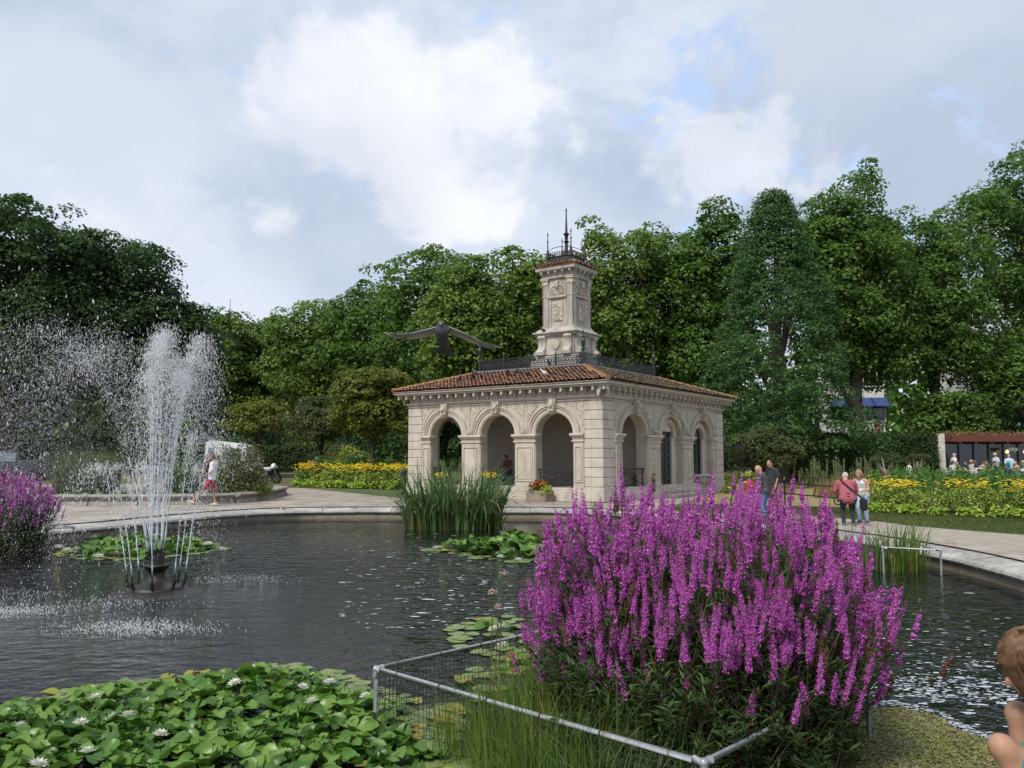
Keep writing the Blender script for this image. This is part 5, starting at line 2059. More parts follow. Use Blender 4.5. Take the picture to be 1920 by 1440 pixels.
def jet(p0, v, t1, r0, wind, breakup, nd, spread, seed, tube_t=None, size=(.005, .013)):
    """One water jet: an unbroken rope of water that breaks into drops."""
    r_ = np.random.default_rng(seed)
    p0, v = np.array(p0, float), np.array(v, float)
    w = np.array([wind, 0, 0])

    def pos(t):
        t = np.asarray(t)[:, None]
        return p0 + v * t + .5 * (np.array([0, 0, -9.81]) + w) * t * t
    tb_ = tube_t or breakup
    ts = np.linspace(0, tb_, 16)
    P = pos(ts)
    P[2:] += r_.normal(size=(14, 3)) * .012 * np.linspace(.1, 1, 14)[:, None]
    MB().tube([Vector(p) for p in P], [r0 * (1 + .5 * math.sin(k * 2.3)) * (1 - .5 * k / 15) for k in range(16)], 6).build('water_jet', WJET, fountain, smooth='all')
    t = breakup * .25 + (t1 - breakup * .25) * r_.random(nd) ** .8
    P = pos(t)
    sp = spread * (.08 + (t / t1) ** 1.5)
    P = P + r_.normal(size=P.shape) * sp[:, None] * np.array([1, 1, .9])
    ok = (P[:, 2] > .01) & ((t < .85 * t1) | (r_.random(nd) < .45))
    SPRAY_P.append(P[ok])
    SPRAY_S.append((r_.uniform(*size, nd) * r_.choice([.6, 1, 1, 1.5], nd))[ok])


k = 0
noz = MB()
for i in range(9):                               # crown of central jets
    a = 2 * math.pi * i / 9
    b = (.09 * math.cos(a), .09 * math.sin(a), .5)
    MB().tube([b, (b[0] * 1.15, b[1] * 1.15, .66)], [.016, .012], 6).build('nozzle', BRONZE, fountain)
    jet((b[0] * 1.15, b[1] * 1.15, .66), (.14 + .28 * math.cos(a), .5 * math.sin(a), 7.55 + .45 * math.sin(i * 2.1)), 1.45, .010, .15, .42, 4000, .17, 100 + i, size=(.0022, .0075))
for i in range(7):                               # taller jets blown to the left
    a = 2 * math.pi * i / 7
    jet((-.1, .1 * math.sin(a), .62), (-1.2 + .5 * math.cos(a), .6 * math.sin(a), 7.8 + .3 * math.sin(i * 1.7)), 1.62, .007, -.95, .3, 2300, .38, 120 + i, tube_t=.2, size=(.002, .006))
for i in range(8):                               # outer ring, low and leaning outwards
    a = 2 * math.pi * (i + .35) / 8
    b = Vector((.38 * math.cos(a), .38 * math.sin(a), .1))
    MB().tube([b, b + Vector((.03 * math.cos(a), .03 * math.sin(a), .1)), b + Vector((.03 * math.cos(a), .03 * math.sin(a), .2))], [.028, .022, .012], 6).build('nozzle', BRONZE, fountain)
    jet(b + Vector((.03 * math.cos(a), .03 * math.sin(a), .2)), (.75 * math.cos(a) - .12, .75 * math.sin(a), 5.6 if math.cos(a) < .5 else 6.3), 1.2, .008, -.3, .36, 800, .12, 140 + i, size=(.003, .008))
# splash rings on the water
for cx, cy, sx, sy, nd, hz in ((-1.2, -1.6, .4, .2, 800, .03), (.95, -2.7, .45, .17, 1300, .06), (.9, 1.3, .45, .3, 500, .03), (-2.1, -.4, .6, .4, 350, .03), (-.3, -.9, .6, .3, 400, .02)):
    P = np.stack([rng.normal(cx, sx, nd), rng.normal(cy, sy, nd), np.abs(rng.normal(0, hz, nd)) + .002], 1)
    SPRAY_P.append(P)
    SPRAY_S.append(rng.uniform(.003, .0085, nd))
# fine drifting mist to the left and a few heavy drops
nd = 22000
P = np.stack([rng.normal(-1.9, 1.0, nd), rng.normal(0, .7, nd), rng.normal(2.3, .95, nd)], 1)
P = P[(P[:, 2] > .02) & (P[:, 2] < 4.6)]
SPRAY_P.append(P)
SPRAY_S.append(rng.uniform(.0018, .004, len(P)))
nd = 260
P = np.stack([rng.normal(-1.1, 1.1, nd), rng.normal(-.3, .7, nd), rng.uniform(1.0, 4.6, nd)], 1)
SPRAY_P.append(P)
SPRAY_S.append(rng.uniform(.008, .017, nd))
P, S = np.concatenate(SPRAY_P), np.concatenate(SPRAY_S)
o8 = np.array([(1, 0, -.6), (-.5, .87, -.6), (-.5, -.87, -.6), (0, 0, 1.1)], float)
f8 = np.array([(0, 1, 3), (1, 2, 3), (2, 0, 3), (1, 0, 2)])
st = rng.uniform(.9, 2.8, (len(P), 1, 1)) * np.array([[[0, 0, 1]]]) + np.array([[[1, 1, 0]]])
V = (P[:, None, :] + o8[None] * S[:, None, None] * st).reshape(-1, 3)
F = (np.arange(len(P))[:, None, None] * 4 + f8[None]).reshape(-1, 3)
spray = link('fountain_spray', np_mesh('fountain_spray', V, F, WDROP, True), None, fo)
tag(spray, 'white plume of flying water drops above the fountain', 'water spray', kind='stuff')

# ================================================================== FIGURES
def blob(name, prims, mat, parent, voxel=.018, smooth_it=4):
    """Union of tapered limbs ('c', p0, p1, r0, r1) and ellipsoids ('e', centre, radii[, matrix]) as one continuous skin."""
    mb = MB()
    for p in prims:
        if p[0] == 'c':
            _, a, b, r0, r1 = p
            a, b = Vector(a), Vector(b)
            k = 5
            pts, rr_ = [], []
            d = (b - a)
            L = max(d.length, 1e-4)
            d = d / L
            for j in range(4):
                t = math.pi / 2 * j / 3
                pts.append(a - d * r0 * math.cos(t))
                rr_.append(max(r0 * math.sin(t), .0008))
            for j in range(1, k):
                pts.append(a.lerp(b, j / k))
                rr_.append(r0 + (r1 - r0) * j / k)
            for j in range(4):
                t = math.pi / 2 * (1 - j / 3)
                pts.append(b + d * r1 * math.cos(t))
                rr_.append(max(r1 * math.sin(t), .0008))
            mb.tube(pts, rr_, 10)
        else:
            mb.ico(p[1], p[2], 2, p[3] if len(p) > 3 else None)
    o = mb.build(name, mat, parent, smooth='all')
    m = o.modifiers.new('skin', 'REMESH')
    m.mode = 'VOXEL'
    m.voxel_size = voxel
    m.use_smooth_shade = True
    if smooth_it:
        s_ = o.modifiers.new('soft', 'SMOOTH')
        s_.factor = .5
        s_.iterations = smooth_it
    d_ = o.modifiers.new('thin', 'DECIMATE')
    d_.ratio = .24
    return o


SKIN = {k: M('skin_' + k, c, tuple(v * .88 for v in c), 9, .55, spec=.35) for k, c in dict(fair=(.52, .31, .22), tan=(.40, .225, .145), ruddy=(.50, .26, .18)).items()}
CL = {}


def cloth(name, c):
    return M('cloth_' + name, c, tuple(v * .82 for v in c), 12, .9, .5, 30)


def rotz(v, a):
    return Vector((v[0] * math.cos(a) - v[1] * math.sin(a), v[0] * math.sin(a) + v[1] * math.cos(a), v[2]))


STAND = dict(pel=(0, 0, .95), chest=(.01, 0, 1.28), neck=(.0, 0, 1.46), head=(.03, 0, 1.62), shL=(0, .185, 1.40), shR=(0, -.185, 1.40), elL=(-.03, .235, 1.13), elR=(-.03, -.235, 1.13),
             wrL=(.06, .24, .90), wrR=(.06, -.24, .90), hiL=(0, .095, .92), hiR=(0, -.095, .92), knL=(.03, .1, .50), knR=(.03, -.1, .50), anL=(0, .1, .09), anR=(0, -.1, .09))
SIT = dict(STAND, pel=(0, 0, .52), chest=(.02, 0, .86), neck=(.03, 0, 1.04), head=(.07, 0, 1.2), shL=(.02, .18, .98), shR=(.02, -.18, .98), elL=(.08, .23, .74), elR=(.08, -.23, .74), wrL=(.32, .14, .76), wrR=(.32, -.14, .76),
           hiL=(0, .1, .5), hiR=(0, -.1, .5), knL=(.42, .12, .5), knR=(.42, -.12, .5), anL=(.40, .12, .08), anR=(.40, -.12, .08))


def person(label, loc, rz, J, skin='fair', hair=(.05, .03, .02), top=(.5, .5, .5), top_name='t', leg=(.1, .12, .2), sleeve=.75, leg_len=1.0, shoe=(.15, .15, .16), scale=1.0, voxel=.016, group=None, hair_kind='short', girth=1.0, leg_kind='trousers', fingers=True, sock=None, name='person', top_kind='shirt'):
    t = empty(name, loc, rz, label, 'person', group)
    t.scale = (scale,) * 3
    J = {k: Vector(v) for k, v in J.items()}
    S = SKIN[skin]
    fw = (J['head'] - J['neck'])
    hd = J['head']
    up = fw.normalized()
    face_dir = Vector(J['look']).normalized() if 'look' in J else Vector((1, 0, 0))
    face_dir = (face_dir - up * face_dir.dot(up)).normalized()
    side = up.cross(face_dir)
    RM = Matrix((face_dir, side, up)).transposed().to_4x4()
    hp = lambda x, y, z: hd + face_dir * x + side * y + up * z
    b = [('e', hp(0, 0, .01), (.098, .077, .118), RM), ('e', hp(.03, 0, -.06), (.068, .058, .062), RM), ('c', hp(.09, 0, .0), hp(.112, 0, -.022), .012, .016), ('c', J['neck'] - up * .05, hp(-.01, 0, -.06), .062, .054),
         ('e', hp(-.005, .078, -.005), (.022, .010, .032), RM), ('e', hp(-.005, -.078, -.005), (.022, .010, .032), RM), ('c', hp(.088, -.02, -.055), hp(.088, .02, -.055), .011, .011),
         ('c', hp(.082, -.035, .03), hp(.082, .035, .03), .013, .013)]
    g = girth
    tor = []
    for sg, sh, hi in ((1, 'shL', 'hiL'), (-1, 'shR', 'hiR')):
        a_ = J['neck'].lerp(J[sh], .5) - up * .05
        tor.append(('c', J['chest'].lerp(J[sh], .35), J['pel'].lerp(J[hi], .7), .105 * g, .105 * g))
        if sleeve > 0:
            tor.append(('c', J['neck'].lerp(J[sh], .25), J[sh], .062, .058))
        else:
            b.append(('c', J['neck'].lerp(J[sh], .25), J[sh], .056, .052))
    tor.append(('c', J['neck'] - up * .06, J['pel'], .09, .11 * g))
    tor.append(('e', (J['chest'] + J['pel']) / 2 + Vector((.03 * (g - .6), 0, -.02)), (.115 * g, .15 * g, .2)))
    b += [(q[0], q[1], q[2], q[3] * .9, q[4] * .9) if q[0] == 'c' else (q[0], q[1], tuple(v * .9 for v in q[2])) for q in tor]
    shirt, trous = list(tor), []
    hem = J['pel'] + (J['hiL'] + J['hiR'] - J['pel'] * 2) * .35
    shirt += [('c', hem + (J['hiL'] - J['hiR']) * .5, hem - (J['hiL'] - J['hiR']) * .5, .10 * g, .10 * g), ('c', J['pel'], (J['chest'] + J['pel']) / 2, .112 * g, .112 * g)]
    for s_ in 'LR':
        sh, el, wr = J['sh' + s_], J['el' + s_], J['wr' + s_]
        b += [('c', sh, el, .047, .038), ('c', el, wr, .039, .026)]
        hdv = (wr - el).normalized()
        nrm = Vector((0, 0, 1)) if abs(hdv.z) < .7 else Vector((1, 0, 0))
        lat = hdv.cross(nrm).normalized()
        b.append(('c', wr, wr + hdv * .085, .027, .036))
        if fingers:
            for q in range(4):
                p0 = wr + hdv * .09 + lat * (q - 1.5) * .019
                ln = (.07, .082, .078, .06)[q]
                bend = (hdv - nrm * .35).normalized()
                b += [('c', p0, p0 + hdv * ln * .5, .0105, .0095), ('c', p0 + hdv * ln * .5, p0 + hdv * ln * .5 + bend * ln * .55, .0095, .008)]
            p0 = wr + hdv * .035 + lat * .032
            b += [('c', p0, p0 + (hdv * .6 + lat * .6).normalized() * .05, .012, .009)]
        if sleeve > 0:
            if sleeve <= 1:
                shirt.append(('c', sh, sh.lerp(el, sleeve), .066, .064))
            else:
                shirt += [('c', sh, el, .062, .052), ('c', el, el.lerp(wr, sleeve - 1), .052, .04)]
        hi, kn, an = J['hi' + s_], J['kn' + s_], J['an' + s_]
        b += [('c', hi, kn, .082 * g, .053), ('c', kn, an, .054, .036)]
        fdir = Vector((1, 0, 0))
        if an.z > .1 and 'stride' in J:
            fdir = Vector((1, 0, .25)).normalized()
        heel = an - Vector((.05, 0, .045))
        foot = [('c', heel, heel + fdir * .2, .042, .036), ('c', an - Vector((0, 0, .01)), an + fdir * .08 - Vector((0, 0, .03)), .046, .04)]
        b += [(q[0], q[1], q[2], q[3] * .8, q[4] * .8) for q in foot]
        blob('shoe', foot, cloth('shoe_%d%d%d' % tuple(int(99 * v) for v in shoe), shoe), t, voxel)
        if sock:
            blob('sock', [('c', an, an.lerp(kn, .16), .042, .044)], cloth('sock', sock), t, voxel)
        L1 = min(1, leg_len * 2)
        trous.append(('c', hi, hi.lerp(kn, L1), .1 * g, .082 if leg_len < .6 else .068))
        if leg_len > .5:
            trous.append(('c', kn, kn.lerp(an, (leg_len - .5) * 2), .068, .056))
    trous += [('c', J['hiL'], J['hiR'], .108 * g, .108 * g), ('c', J['pel'] + Vector((0, 0, .04)), (J['hiL'] + J['hiR']) / 2, .11 * g, .1 * g)]
    blob('body', b, S, t, voxel if not fingers else min(voxel, .012), 2)
    if top_kind:
        blob(top_kind, [(q[0], q[1], q[2], q[3] + .013, q[4] + .013) if q[0] == 'c' else (q[0], q[1], tuple(v + .012 for v in q[2])) for q in shirt], cloth(top_name, top), t, voxel)
    if leg_kind:
        blob(leg_kind, trous, cloth('leg_%d%d%d' % tuple(int(99 * v) for v in leg), leg), t, voxel)
    HM = M('hair_%d_%d_%d' % tuple(int(99 * v) for v in hair), hair, tuple(v * .6 for v in hair), 40, .6, .8, 60)
    if hair_kind == 'short':
        blob('hair', [('e', hp(-.018, 0, .035), (.098, .087, .108), RM), ('c', hp(-.075, -.03, -.03), hp(-.075, .03, -.03), .035, .035)], HM, t, voxel)
    elif hair_kind == 'crop':
        blob('hair', [('e', hp(-.02, 0, .022), (.093, .083, .105), RM)], HM, t, voxel)
    elif hair_kind == 'long':
        blob('hair', [('e', hp(-.02, 0, .035), (.108, .094, .112), RM), ('c', hp(-.06, -.04, .0), hp(-.09, -.05, -.28), .06, .035), ('c', hp(-.06, .04, .0), hp(-.09, .06, -.28), .06, .035), ('c', hp(.01, .085, .0), hp(.0, .1, -.24), .03, .02), ('c', hp(.01, -.085, .0), hp(.0, -.1, -.24), .03, .02)], HM, t, voxel)
    elif hair_kind == 'cap':
        blob('cap', [('e', hp(-.005, 0, .05), (.105, .09, .09), RM), ('c', hp(.09, -.04, .045), hp(.15, 0, .04), .02, .018), ('c', hp(.09, .04, .045), hp(.15, 0, .04), .02, .018)], HM, t, voxel)
    elif hair_kind == 'hat':
        blob('hat', [('e', hp(-.005, 0, .07), (.1, .088, .085), RM), ('e', hp(0, 0, .05), (.17, .16, .02), RM)], HM, t, voxel)
    return t, J, hp


VIS = 'people strolling by the pond'
# the two strolling men
m1 = G(396, 949)
J1 = dict(STAND, knL=(.26, .1, .52), anL=(.60, .1, .17), knR=(-.01, -.1, .49), anR=(-.10, -.1, .09), elL=(-.08, .235, 1.14), wrL=(.17, .22, 1.03), elR=(.03, -.23, 1.14), wrR=(.25, -.16, 1.04), stride=(1, 0, 0), chest=(-.02, 0, 1.28), neck=(-.03, 0, 1.46), head=(.01, 0, 1.62), shL=(-.04, .185, 1.4), shR=(-.03, -.185, 1.4))
p1, J, hp = person('bearded man in white t-shirt and red shorts striding beside the pond', (m1.x, m1.y, 0), math.pi, J1, 'tan', (.012, .01, .008), (.78, .79, .82), 'white_tee', (.42, .03, .05), .7, .42, (.62, .6, .5), 1.02, leg_kind='shorts', sock=(.75, .30, .16), group=VIS, voxel=.014)
blob('beard', [('e', hp(.035, 0, -.075), (.066, .060, .05)), ('c', hp(.02, .06, -.05), hp(.02, .066, .0), .02, .015), ('c', hp(.02, -.06, -.05), hp(.02, -.066, .0), .02, .015)], M('hair_1_0_0', (.012, .01, .008)), p1, .012)
m2 = G(380, 947)
J2 = dict(STAND, knL=(.05, .1, .5), anL=(-.02, .1, .09), knR=(.14, -.1, .5), anR=(.2, -.1, .09), elL=(.0, .26, 1.14), wrL=(.26, .22, 1.13), elR=(.05, -.25, 1.15), wrR=(.3, -.16, 1.18))
p2, J, hp = person('grey-haired man in maroon shirt and grey trousers walking beside the bearded man', (m2.x - .06, m2.y + .55, 0), math.pi, J2, 'ruddy', (.3, .29, .28), (.085, .012, .028), 'maroon', (.42, .42, .45), .8, 1.0, (.03, .07, .28), 1.03, girth=1.12, group=VIS, voxel=.014)
gl = MB()
gl.tube([hp(.095, -.06, .025), hp(.108, 0, .022), hp(.095, .06, .025)], .014, 6)
gl.tube([hp(.095, .062, .025), hp(.0, .082, .02)], .006, 5)
gl.tube([hp(.095, -.062, .025), hp(.0, -.082, .02)], .006, 5)
gl.build('sunglasses', IRON, p2)

# bending man with shoulder bag, and the fair-haired woman
Y_ = 20.0
m3 = AT(1588, 900, Y_)
J3 = dict(STAND, pel=(-.05, 0, .74), chest=(.16, 0, 1.02), neck=(.27, 0, 1.17), head=(.35, 0, 1.30), shL=(.24, .21, 1.13), shR=(.24, -.21, 1.13), elL=(.26, .29, .88), elR=(.3, -.26, .9), wrL=(.45, .18, .86), wrR=(.5, -.1, .86), hiL=(-.06, .1, .72), hiR=(-.06, -.1, .72), knL=(.12, .12, .42), knR=(.1, -.12, .42), anL=(-.06, .12, .09), anR=(-.06, -.12, .09), look=(1, .3, -.2))
p3, J, hp = person('stooping man with cropped white hair in a faded red polo shirt', (m3.x, Y_, 0), R(75), J3, 'fair', (.55, .5, .47), (.36, .09, .115), 'faded_red', (.02, .022, .04), .85, 1.0, girth=1.25, hair_kind='crop', group=VIS, voxel=.015, scale=.92)
bg_ = MB()
bg_.bev((-.2, -.47, .42), (.12, -.30, .74), .05)
bag = bg_.build('shoulder_bag', cloth('black', (.012, .012, .014)), p3)
st = MB()
st.tube([(.2, .14, 1.23), (.05, .1, 1.16), (-.1, -.06, 1.0), (-.2, -.24, .82), (-.12, -.36, .72)], .022, 6)
st.build('strap', cloth('black', (.012, .012, .014)), bag)
m4 = AT(1606, 897, Y_ + .9)
J4 = dict(STAND, pel=(-.05, 0, .8), chest=(.08, 0, 1.08), neck=(.12, 0, 1.22), head=(.2, 0, 1.34), shL=(.12, .165, 1.17), shR=(.12, -.165, 1.17), elL=(.12, .22, .93), elR=(.12, -.22, .93), wrL=(.3, .14, .9), wrR=(.3, -.14, .9), hiL=(-.06, .09, .78), hiR=(-.06, -.09, .78), knL=(.08, .1, .44), knR=(.08, -.1, .44), look=(1, 0, -.6))
person('fair-haired woman in a white strappy top bending beside the stooping man', (m4.x + .14, Y_ + .9, 0), R(225), J4, 'fair', (.36, .24, .12), (.74, .73, .72), 'white_top', (.35, .47, .62), 0, 1.0, girth=.86, hair_kind='long', group=VIS, voxel=.015, scale=.92)
Y_ = 21.5
m5 = AT(1434, 884, Y_)
J5 = dict(STAND, chest=(.05, 0, 1.12), neck=(.1, 0, 1.28), head=(.17, 0, 1.42), shL=(.08, .195, 1.22), shR=(.08, -.195, 1.22), pel=(0, 0, .82), elL=(.1, .25, .96), elR=(.1, -.25, .96), wrL=(.3, .15, .92), wrR=(.3, -.12, .92), hiL=(0, .1, .8), hiR=(0, -.1, .8), knL=(.08, .1, .44), knR=(.08, -.1, .44))
PLAID = M('cloth_plaid', (.03, .03, .035), (.085, .085, .095), 26, .9, .3, 60, lo=.47, hi=.53)
_M['cloth_plaid_s'] = PLAID
p5, J, hp = person('bald man in a dark checked shirt and jeans beyond the magenta spikes', (m5.x, Y_, 0), R(150), J5, 'ruddy', (.5, .3, .22), (.05, .05, .055), 'plaid_s', (.1, .2, .38), 1.3, 1.0, girth=1.15, hair_kind=None, group=VIS, scale=.95)
rb = blob('red_backpack', [('e', (.36, .22, .98), (.13, .1, .16)), ('e', (.38, .22, .86), (.11, .1, .1))], cloth('scarlet', (.5, .02, .03)), p5, .02)
m6 = AT(1448, 878, 24.5)
person('dark-bearded man looking down behind the checked shirt', (m6.x, 24.5, 0), R(200), dict(STAND, head=(.08, 0, 1.5), neck=(.02, 0, 1.36), chest=(.0, 0, 1.2), shL=(0, .185, 1.3), shR=(0, -.185, 1.3), pel=(0, 0, .9), look=(1, 0, -.4)), 'tan', (.02, .015, .012), (.03, .03, .035), 'charcoal', (.05, .05, .06), 1.0, 1.0, hair_kind='crop', group=VIS, scale=.98)
m7 = AT(1704, 873, 40)
person('person in a white shirt standing between the dry grasses and the green bed', (m7.x, 40, 0), R(0), STAND, 'tan', (.02, .015, .012), (.75, .76, .8), 'white_shirt', (.04, .04, .05), 1.8, 1.0, scale=.83, voxel=.022, fingers=False, group=VIS)
m8 = AT(1845, 884, 36)
person('crouching child in white behind the feathery green bed', (m8.x + .2, 36, .05), R(180), dict(SIT, chest=(.15, 0, .78), neck=(.26, 0, .9), head=(.38, 0, .98), shL=(.24, .16, .86), shR=(.24, -.16, .86), elL=(.3, .2, .7), elR=(.3, -.2, .7), pel=(0, 0, .5)), 'tan', (.03, .02, .015), (.75, .76, .8), 'white_shirt', (.3, .3, .34), .9, 1.0, scale=1.0, voxel=.022, fingers=False, group=VIS)
m8 = AT(1787, 887, 36.5)
person('crouching person in dark clothes behind the feathery green bed', (m8.x, 36.5, 0), R(90), SIT, 'tan', (.015, .012, .01), (.02, .025, .03), 'near_black', (.05, .05, .06), 1.5, 1.0, scale=.82, voxel=.022, fingers=False, group=VIS)
# seated in the loggia
Lp = Matrix.Translation(PC) @ Matrix.Rotation(math.pi / 2 - PA, 4, 'Z')
q = Lp @ Vector((3.45, 6.75, .47))
person('person sitting on the bench inside the loggia, head lowered', q, math.pi / 2 - PA + R(170), dict(SIT, head=(.16, 0, 1.16), neck=(.08, 0, 1.02), look=(1, 0, -.4)), 'ruddy', (.03, .02, .015), (.18, .08, .07), 'russet', (.05, .09, .2), .6, 1.0, voxel=.02, fingers=False)

# child crouching at the near bank, by the water
ck = Vector((2.28, 3.3, .05))
JC = dict(pel=(.12, 0, .24), chest=(-.04, 0, .52), neck=(-.14, 0, .66), head=(-.22, .0, .82), shL=(-.12, .13, .60), shR=(-.12, -.13, .60), elL=(-.02, .2, .38), elR=(.0, -.2, .38), wrL=(-.10, .12, .26), wrR=(-.12, -.02, .28), hiL=(.1, .08, .22), hiR=(.1, -.08, .22), knL=(-.21, .12, .60), knR=(-.41, -.1, .545), anL=(-.16, .12, .08), anR=(-.2, -.1, .08), look=(-1, .15, -.55))
pc, J, hp = person('child with long light brown hair crouching in green shorts at the near bank', ck, 0, JC, 'tan', (.17, .105, .06), (.02, .025, .04), 'navy', (.06, .22, .19), .8, .40, (.1, .1, .12), 1.0, leg_kind='shorts', hair_kind='long', voxel=.012, girth=.8)
hm = MB()
for i in range(900):                             # strands from the crown over the cap, hanging past the ears
    a = rnd.uniform(-math.pi, math.pi)
    r1 = rnd.uniform(.106, .122)
    ln = .10 + .15 * (1 - max(0, math.cos(a)) ** 2)
    sw = rnd.gauss(0, .16)
    pts = []
    for k in range(8):
        t_ = k / 7
        if t_ < .5:
            th = t_ / .5 * math.pi / 2
            z, rr_ = .035 + .115 * math.cos(th), r1 * math.sin(th)
        else:
            z, rr_ = .035 - (t_ - .5) / .5 * ln, r1 * (1 - .14 * (t_ - .5))
        aa = a + sw * t_
        pts.append(hp(-.02 + rr_ * math.cos(aa), rr_ * .94 * math.sin(aa), z))
    hm.tube(pts, [.0016, .0026, .0028, .0028, .0026, .0024, .002, .0006], 3)
hm.build('hair_strands', M('hair_strand', (.17, .10, .055), (.10, .055, .03), 40, .55, spec=.2), pc)['kind'] = 'stuff'

# ================================================================== PIGEONS
PG = M('pigeon_grey', (.06, .062, .075), (.035, .036, .045), 20, .6)
PGD = M('pigeon_dark', (.018, .018, .022), (.03, .03, .035), 20, .6)
PGW = M('pigeon_white', (.68, .68, .66), (.55, .55, .55), 20, .6)


def pigeon_mesh(nm, mat):
    mb = MB()
    mb.ico((0, 0, .12), (.12, .062, .066), 2, Matrix.Rotation(R(-28), 4, 'Y'))
    mb.tube([(.08, 0, .15), (.11, 0, .2), (.125, 0, .225)], [.04, .03, .026], 8)
    mb.ico((.128, 0, .235), (.034, .027, .028), 1)
    mb.tube([(.155, 0, .232), (.18, 0, .224)], [.008, .002], 5)
    mb.prism([(-.07, -.035), (-.07, .035), (-.22, .028), (-.22, -.028)], .055, .07, lambda a, b, z: (a, b, z + a * .15))
    mb.tube([(0, .02, .07), (.005, .02, 0)], .006, 5)
    mb.tube([(0, -.02, .07), (.005, -.02, 0)], .006, 5)
    return mb.mesh(nm, mat, 'all')


PMS = [pigeon_mesh('pigeon', PG), pigeon_mesh('pigeon', PGD), pigeon_mesh('pigeon', PGW)]
e0, e1, t0 = Lp @ E_[3], Lp @ E_[0], Lp @ T4[3]
pn = (e1 - e0).cross(t0 - e0).normalized()
BIRDS = 'pigeons resting on the roof tiles'
for i, (cx, cy, k) in enumerate(((297, 180, 1), (587, 188, 1), (706, 166, 1), (722, 126, 0), (820, 85, 0), (1012, 140, 0), (1016, 72, 0), (1085, 124, 0), (1190, 138, 1), (1348, 140, 2), (1390, 48, 1), (1680, 30, 1), (905, 80, 0))):
    d = ray(740 + cx / 4.8, 680 + cy / 4.8)
    o_ = Vector((0, 0, EYE))
    tt_ = (e0 - o_).dot(pn) / d.dot(pn)
    p = o_ + d * tt_
    lab = ('grey pigeon resting on the red roof tiles', 'blackish pigeon standing on the red roof tiles', 'single white pigeon on the roof tiles')[k]
    o = link('pigeon', PMS[k], None, p + Vector((0, 0, .08)), (0, 0, rnd.uniform(0, 6.28)))
    o.scale = (1.15,) * 3
    tag(o, lab, 'bird', BIRDS)
o = link('pigeon', PMS[1], None, Lp @ Vector((2.84, 4.45, 7.04)), (0, 0, 3.3))
tag(o, 'dark pigeon perched on the ledge of the stone tower', 'bird')
for x, y, lab in ((2.82, 4.9, 'pigeon perched low on the tower base beside the railing'), (3.2, 2.85, 'pigeon tucked behind the iron railing at the tower foot')):
    o = link('pigeon', PMS[0], None, Lp @ Vector((x, y, 5.8)), (0, 0, rnd.uniform(0, 6)))
    tag(o, lab, 'bird')

# the pigeon in flight
FB = AT(829, 628, 4.6)
fp = empty('flying_pigeon', FB, 0, 'grey pigeon in flight towards the viewer with wings spread', 'bird')
u_ = 4.6 / F_PX
fp.scale = (.9,) * 3
blob('body', [('c', (0, -.05, .02), (0, .10, -.03), .048, .038), ('c', (0, -.07, .042), (0, -.02, .0), .028, .046), ('e', (0, -.085, .058), (.022, .026, .021)), ('c', (0, .06, -.02), (0, .17, -.05), .032, .012)], M('pigeon_breast', (.06, .062, .082), (.03, .03, .042), 14, .55), fp, .007)
MB().tube([(0, -.108, .054), (0, -.128, .046)], [.008, .002], 6).build('beak', M('beak', (.25, .22, .2), (.2, .18, .16)), fp)
for sx in (-1, 1):
    MB().ico((sx * .017, -.098, .062), .0045, 1).build('eye', M('bird_eye', (.35, .12, .03), (.3, .1, .02), rough=.2), fp)
FEA = M('tail_feather', (.025, .026, .032), (.05, .05, .06), 10, .7)
tl = MB()
for k in range(9):
    a = (k - 4) * .085
    s_, c_ = math.sin(a), math.cos(a)
    tl.add([(s_ * .05 - .008, .13, -.05), (s_ * .05 + .008, .13, -.05), (s_ * .17 + .014, .13 + c_ * .09, -.088 - .002 * k), (s_ * .17 - .014, .13 + c_ * .09, -.088 - .002 * k)], [(0, 1, 2, 3)])
    tl.add([(s_ * .05 - .008, .13, -.053), (s_ * .05 + .008, .13, -.053), (s_ * .17 + .014, .13 + c_ * .09, -.091 - .002 * k), (s_ * .17 - .014, .13 + c_ * .09, -.091 - .002 * k)], [(0, 1, 2, 3)])
tl.build('tail', FEA, fp)
WG = M('wing_grey', (.34, .33, .34), (.2, .2, .21), 16, .65, c3=(.08, .07, .07), s3=14)
WGL = M('wing_lining', (.5, .48, .46), (.38, .36, .34), 12, .7)
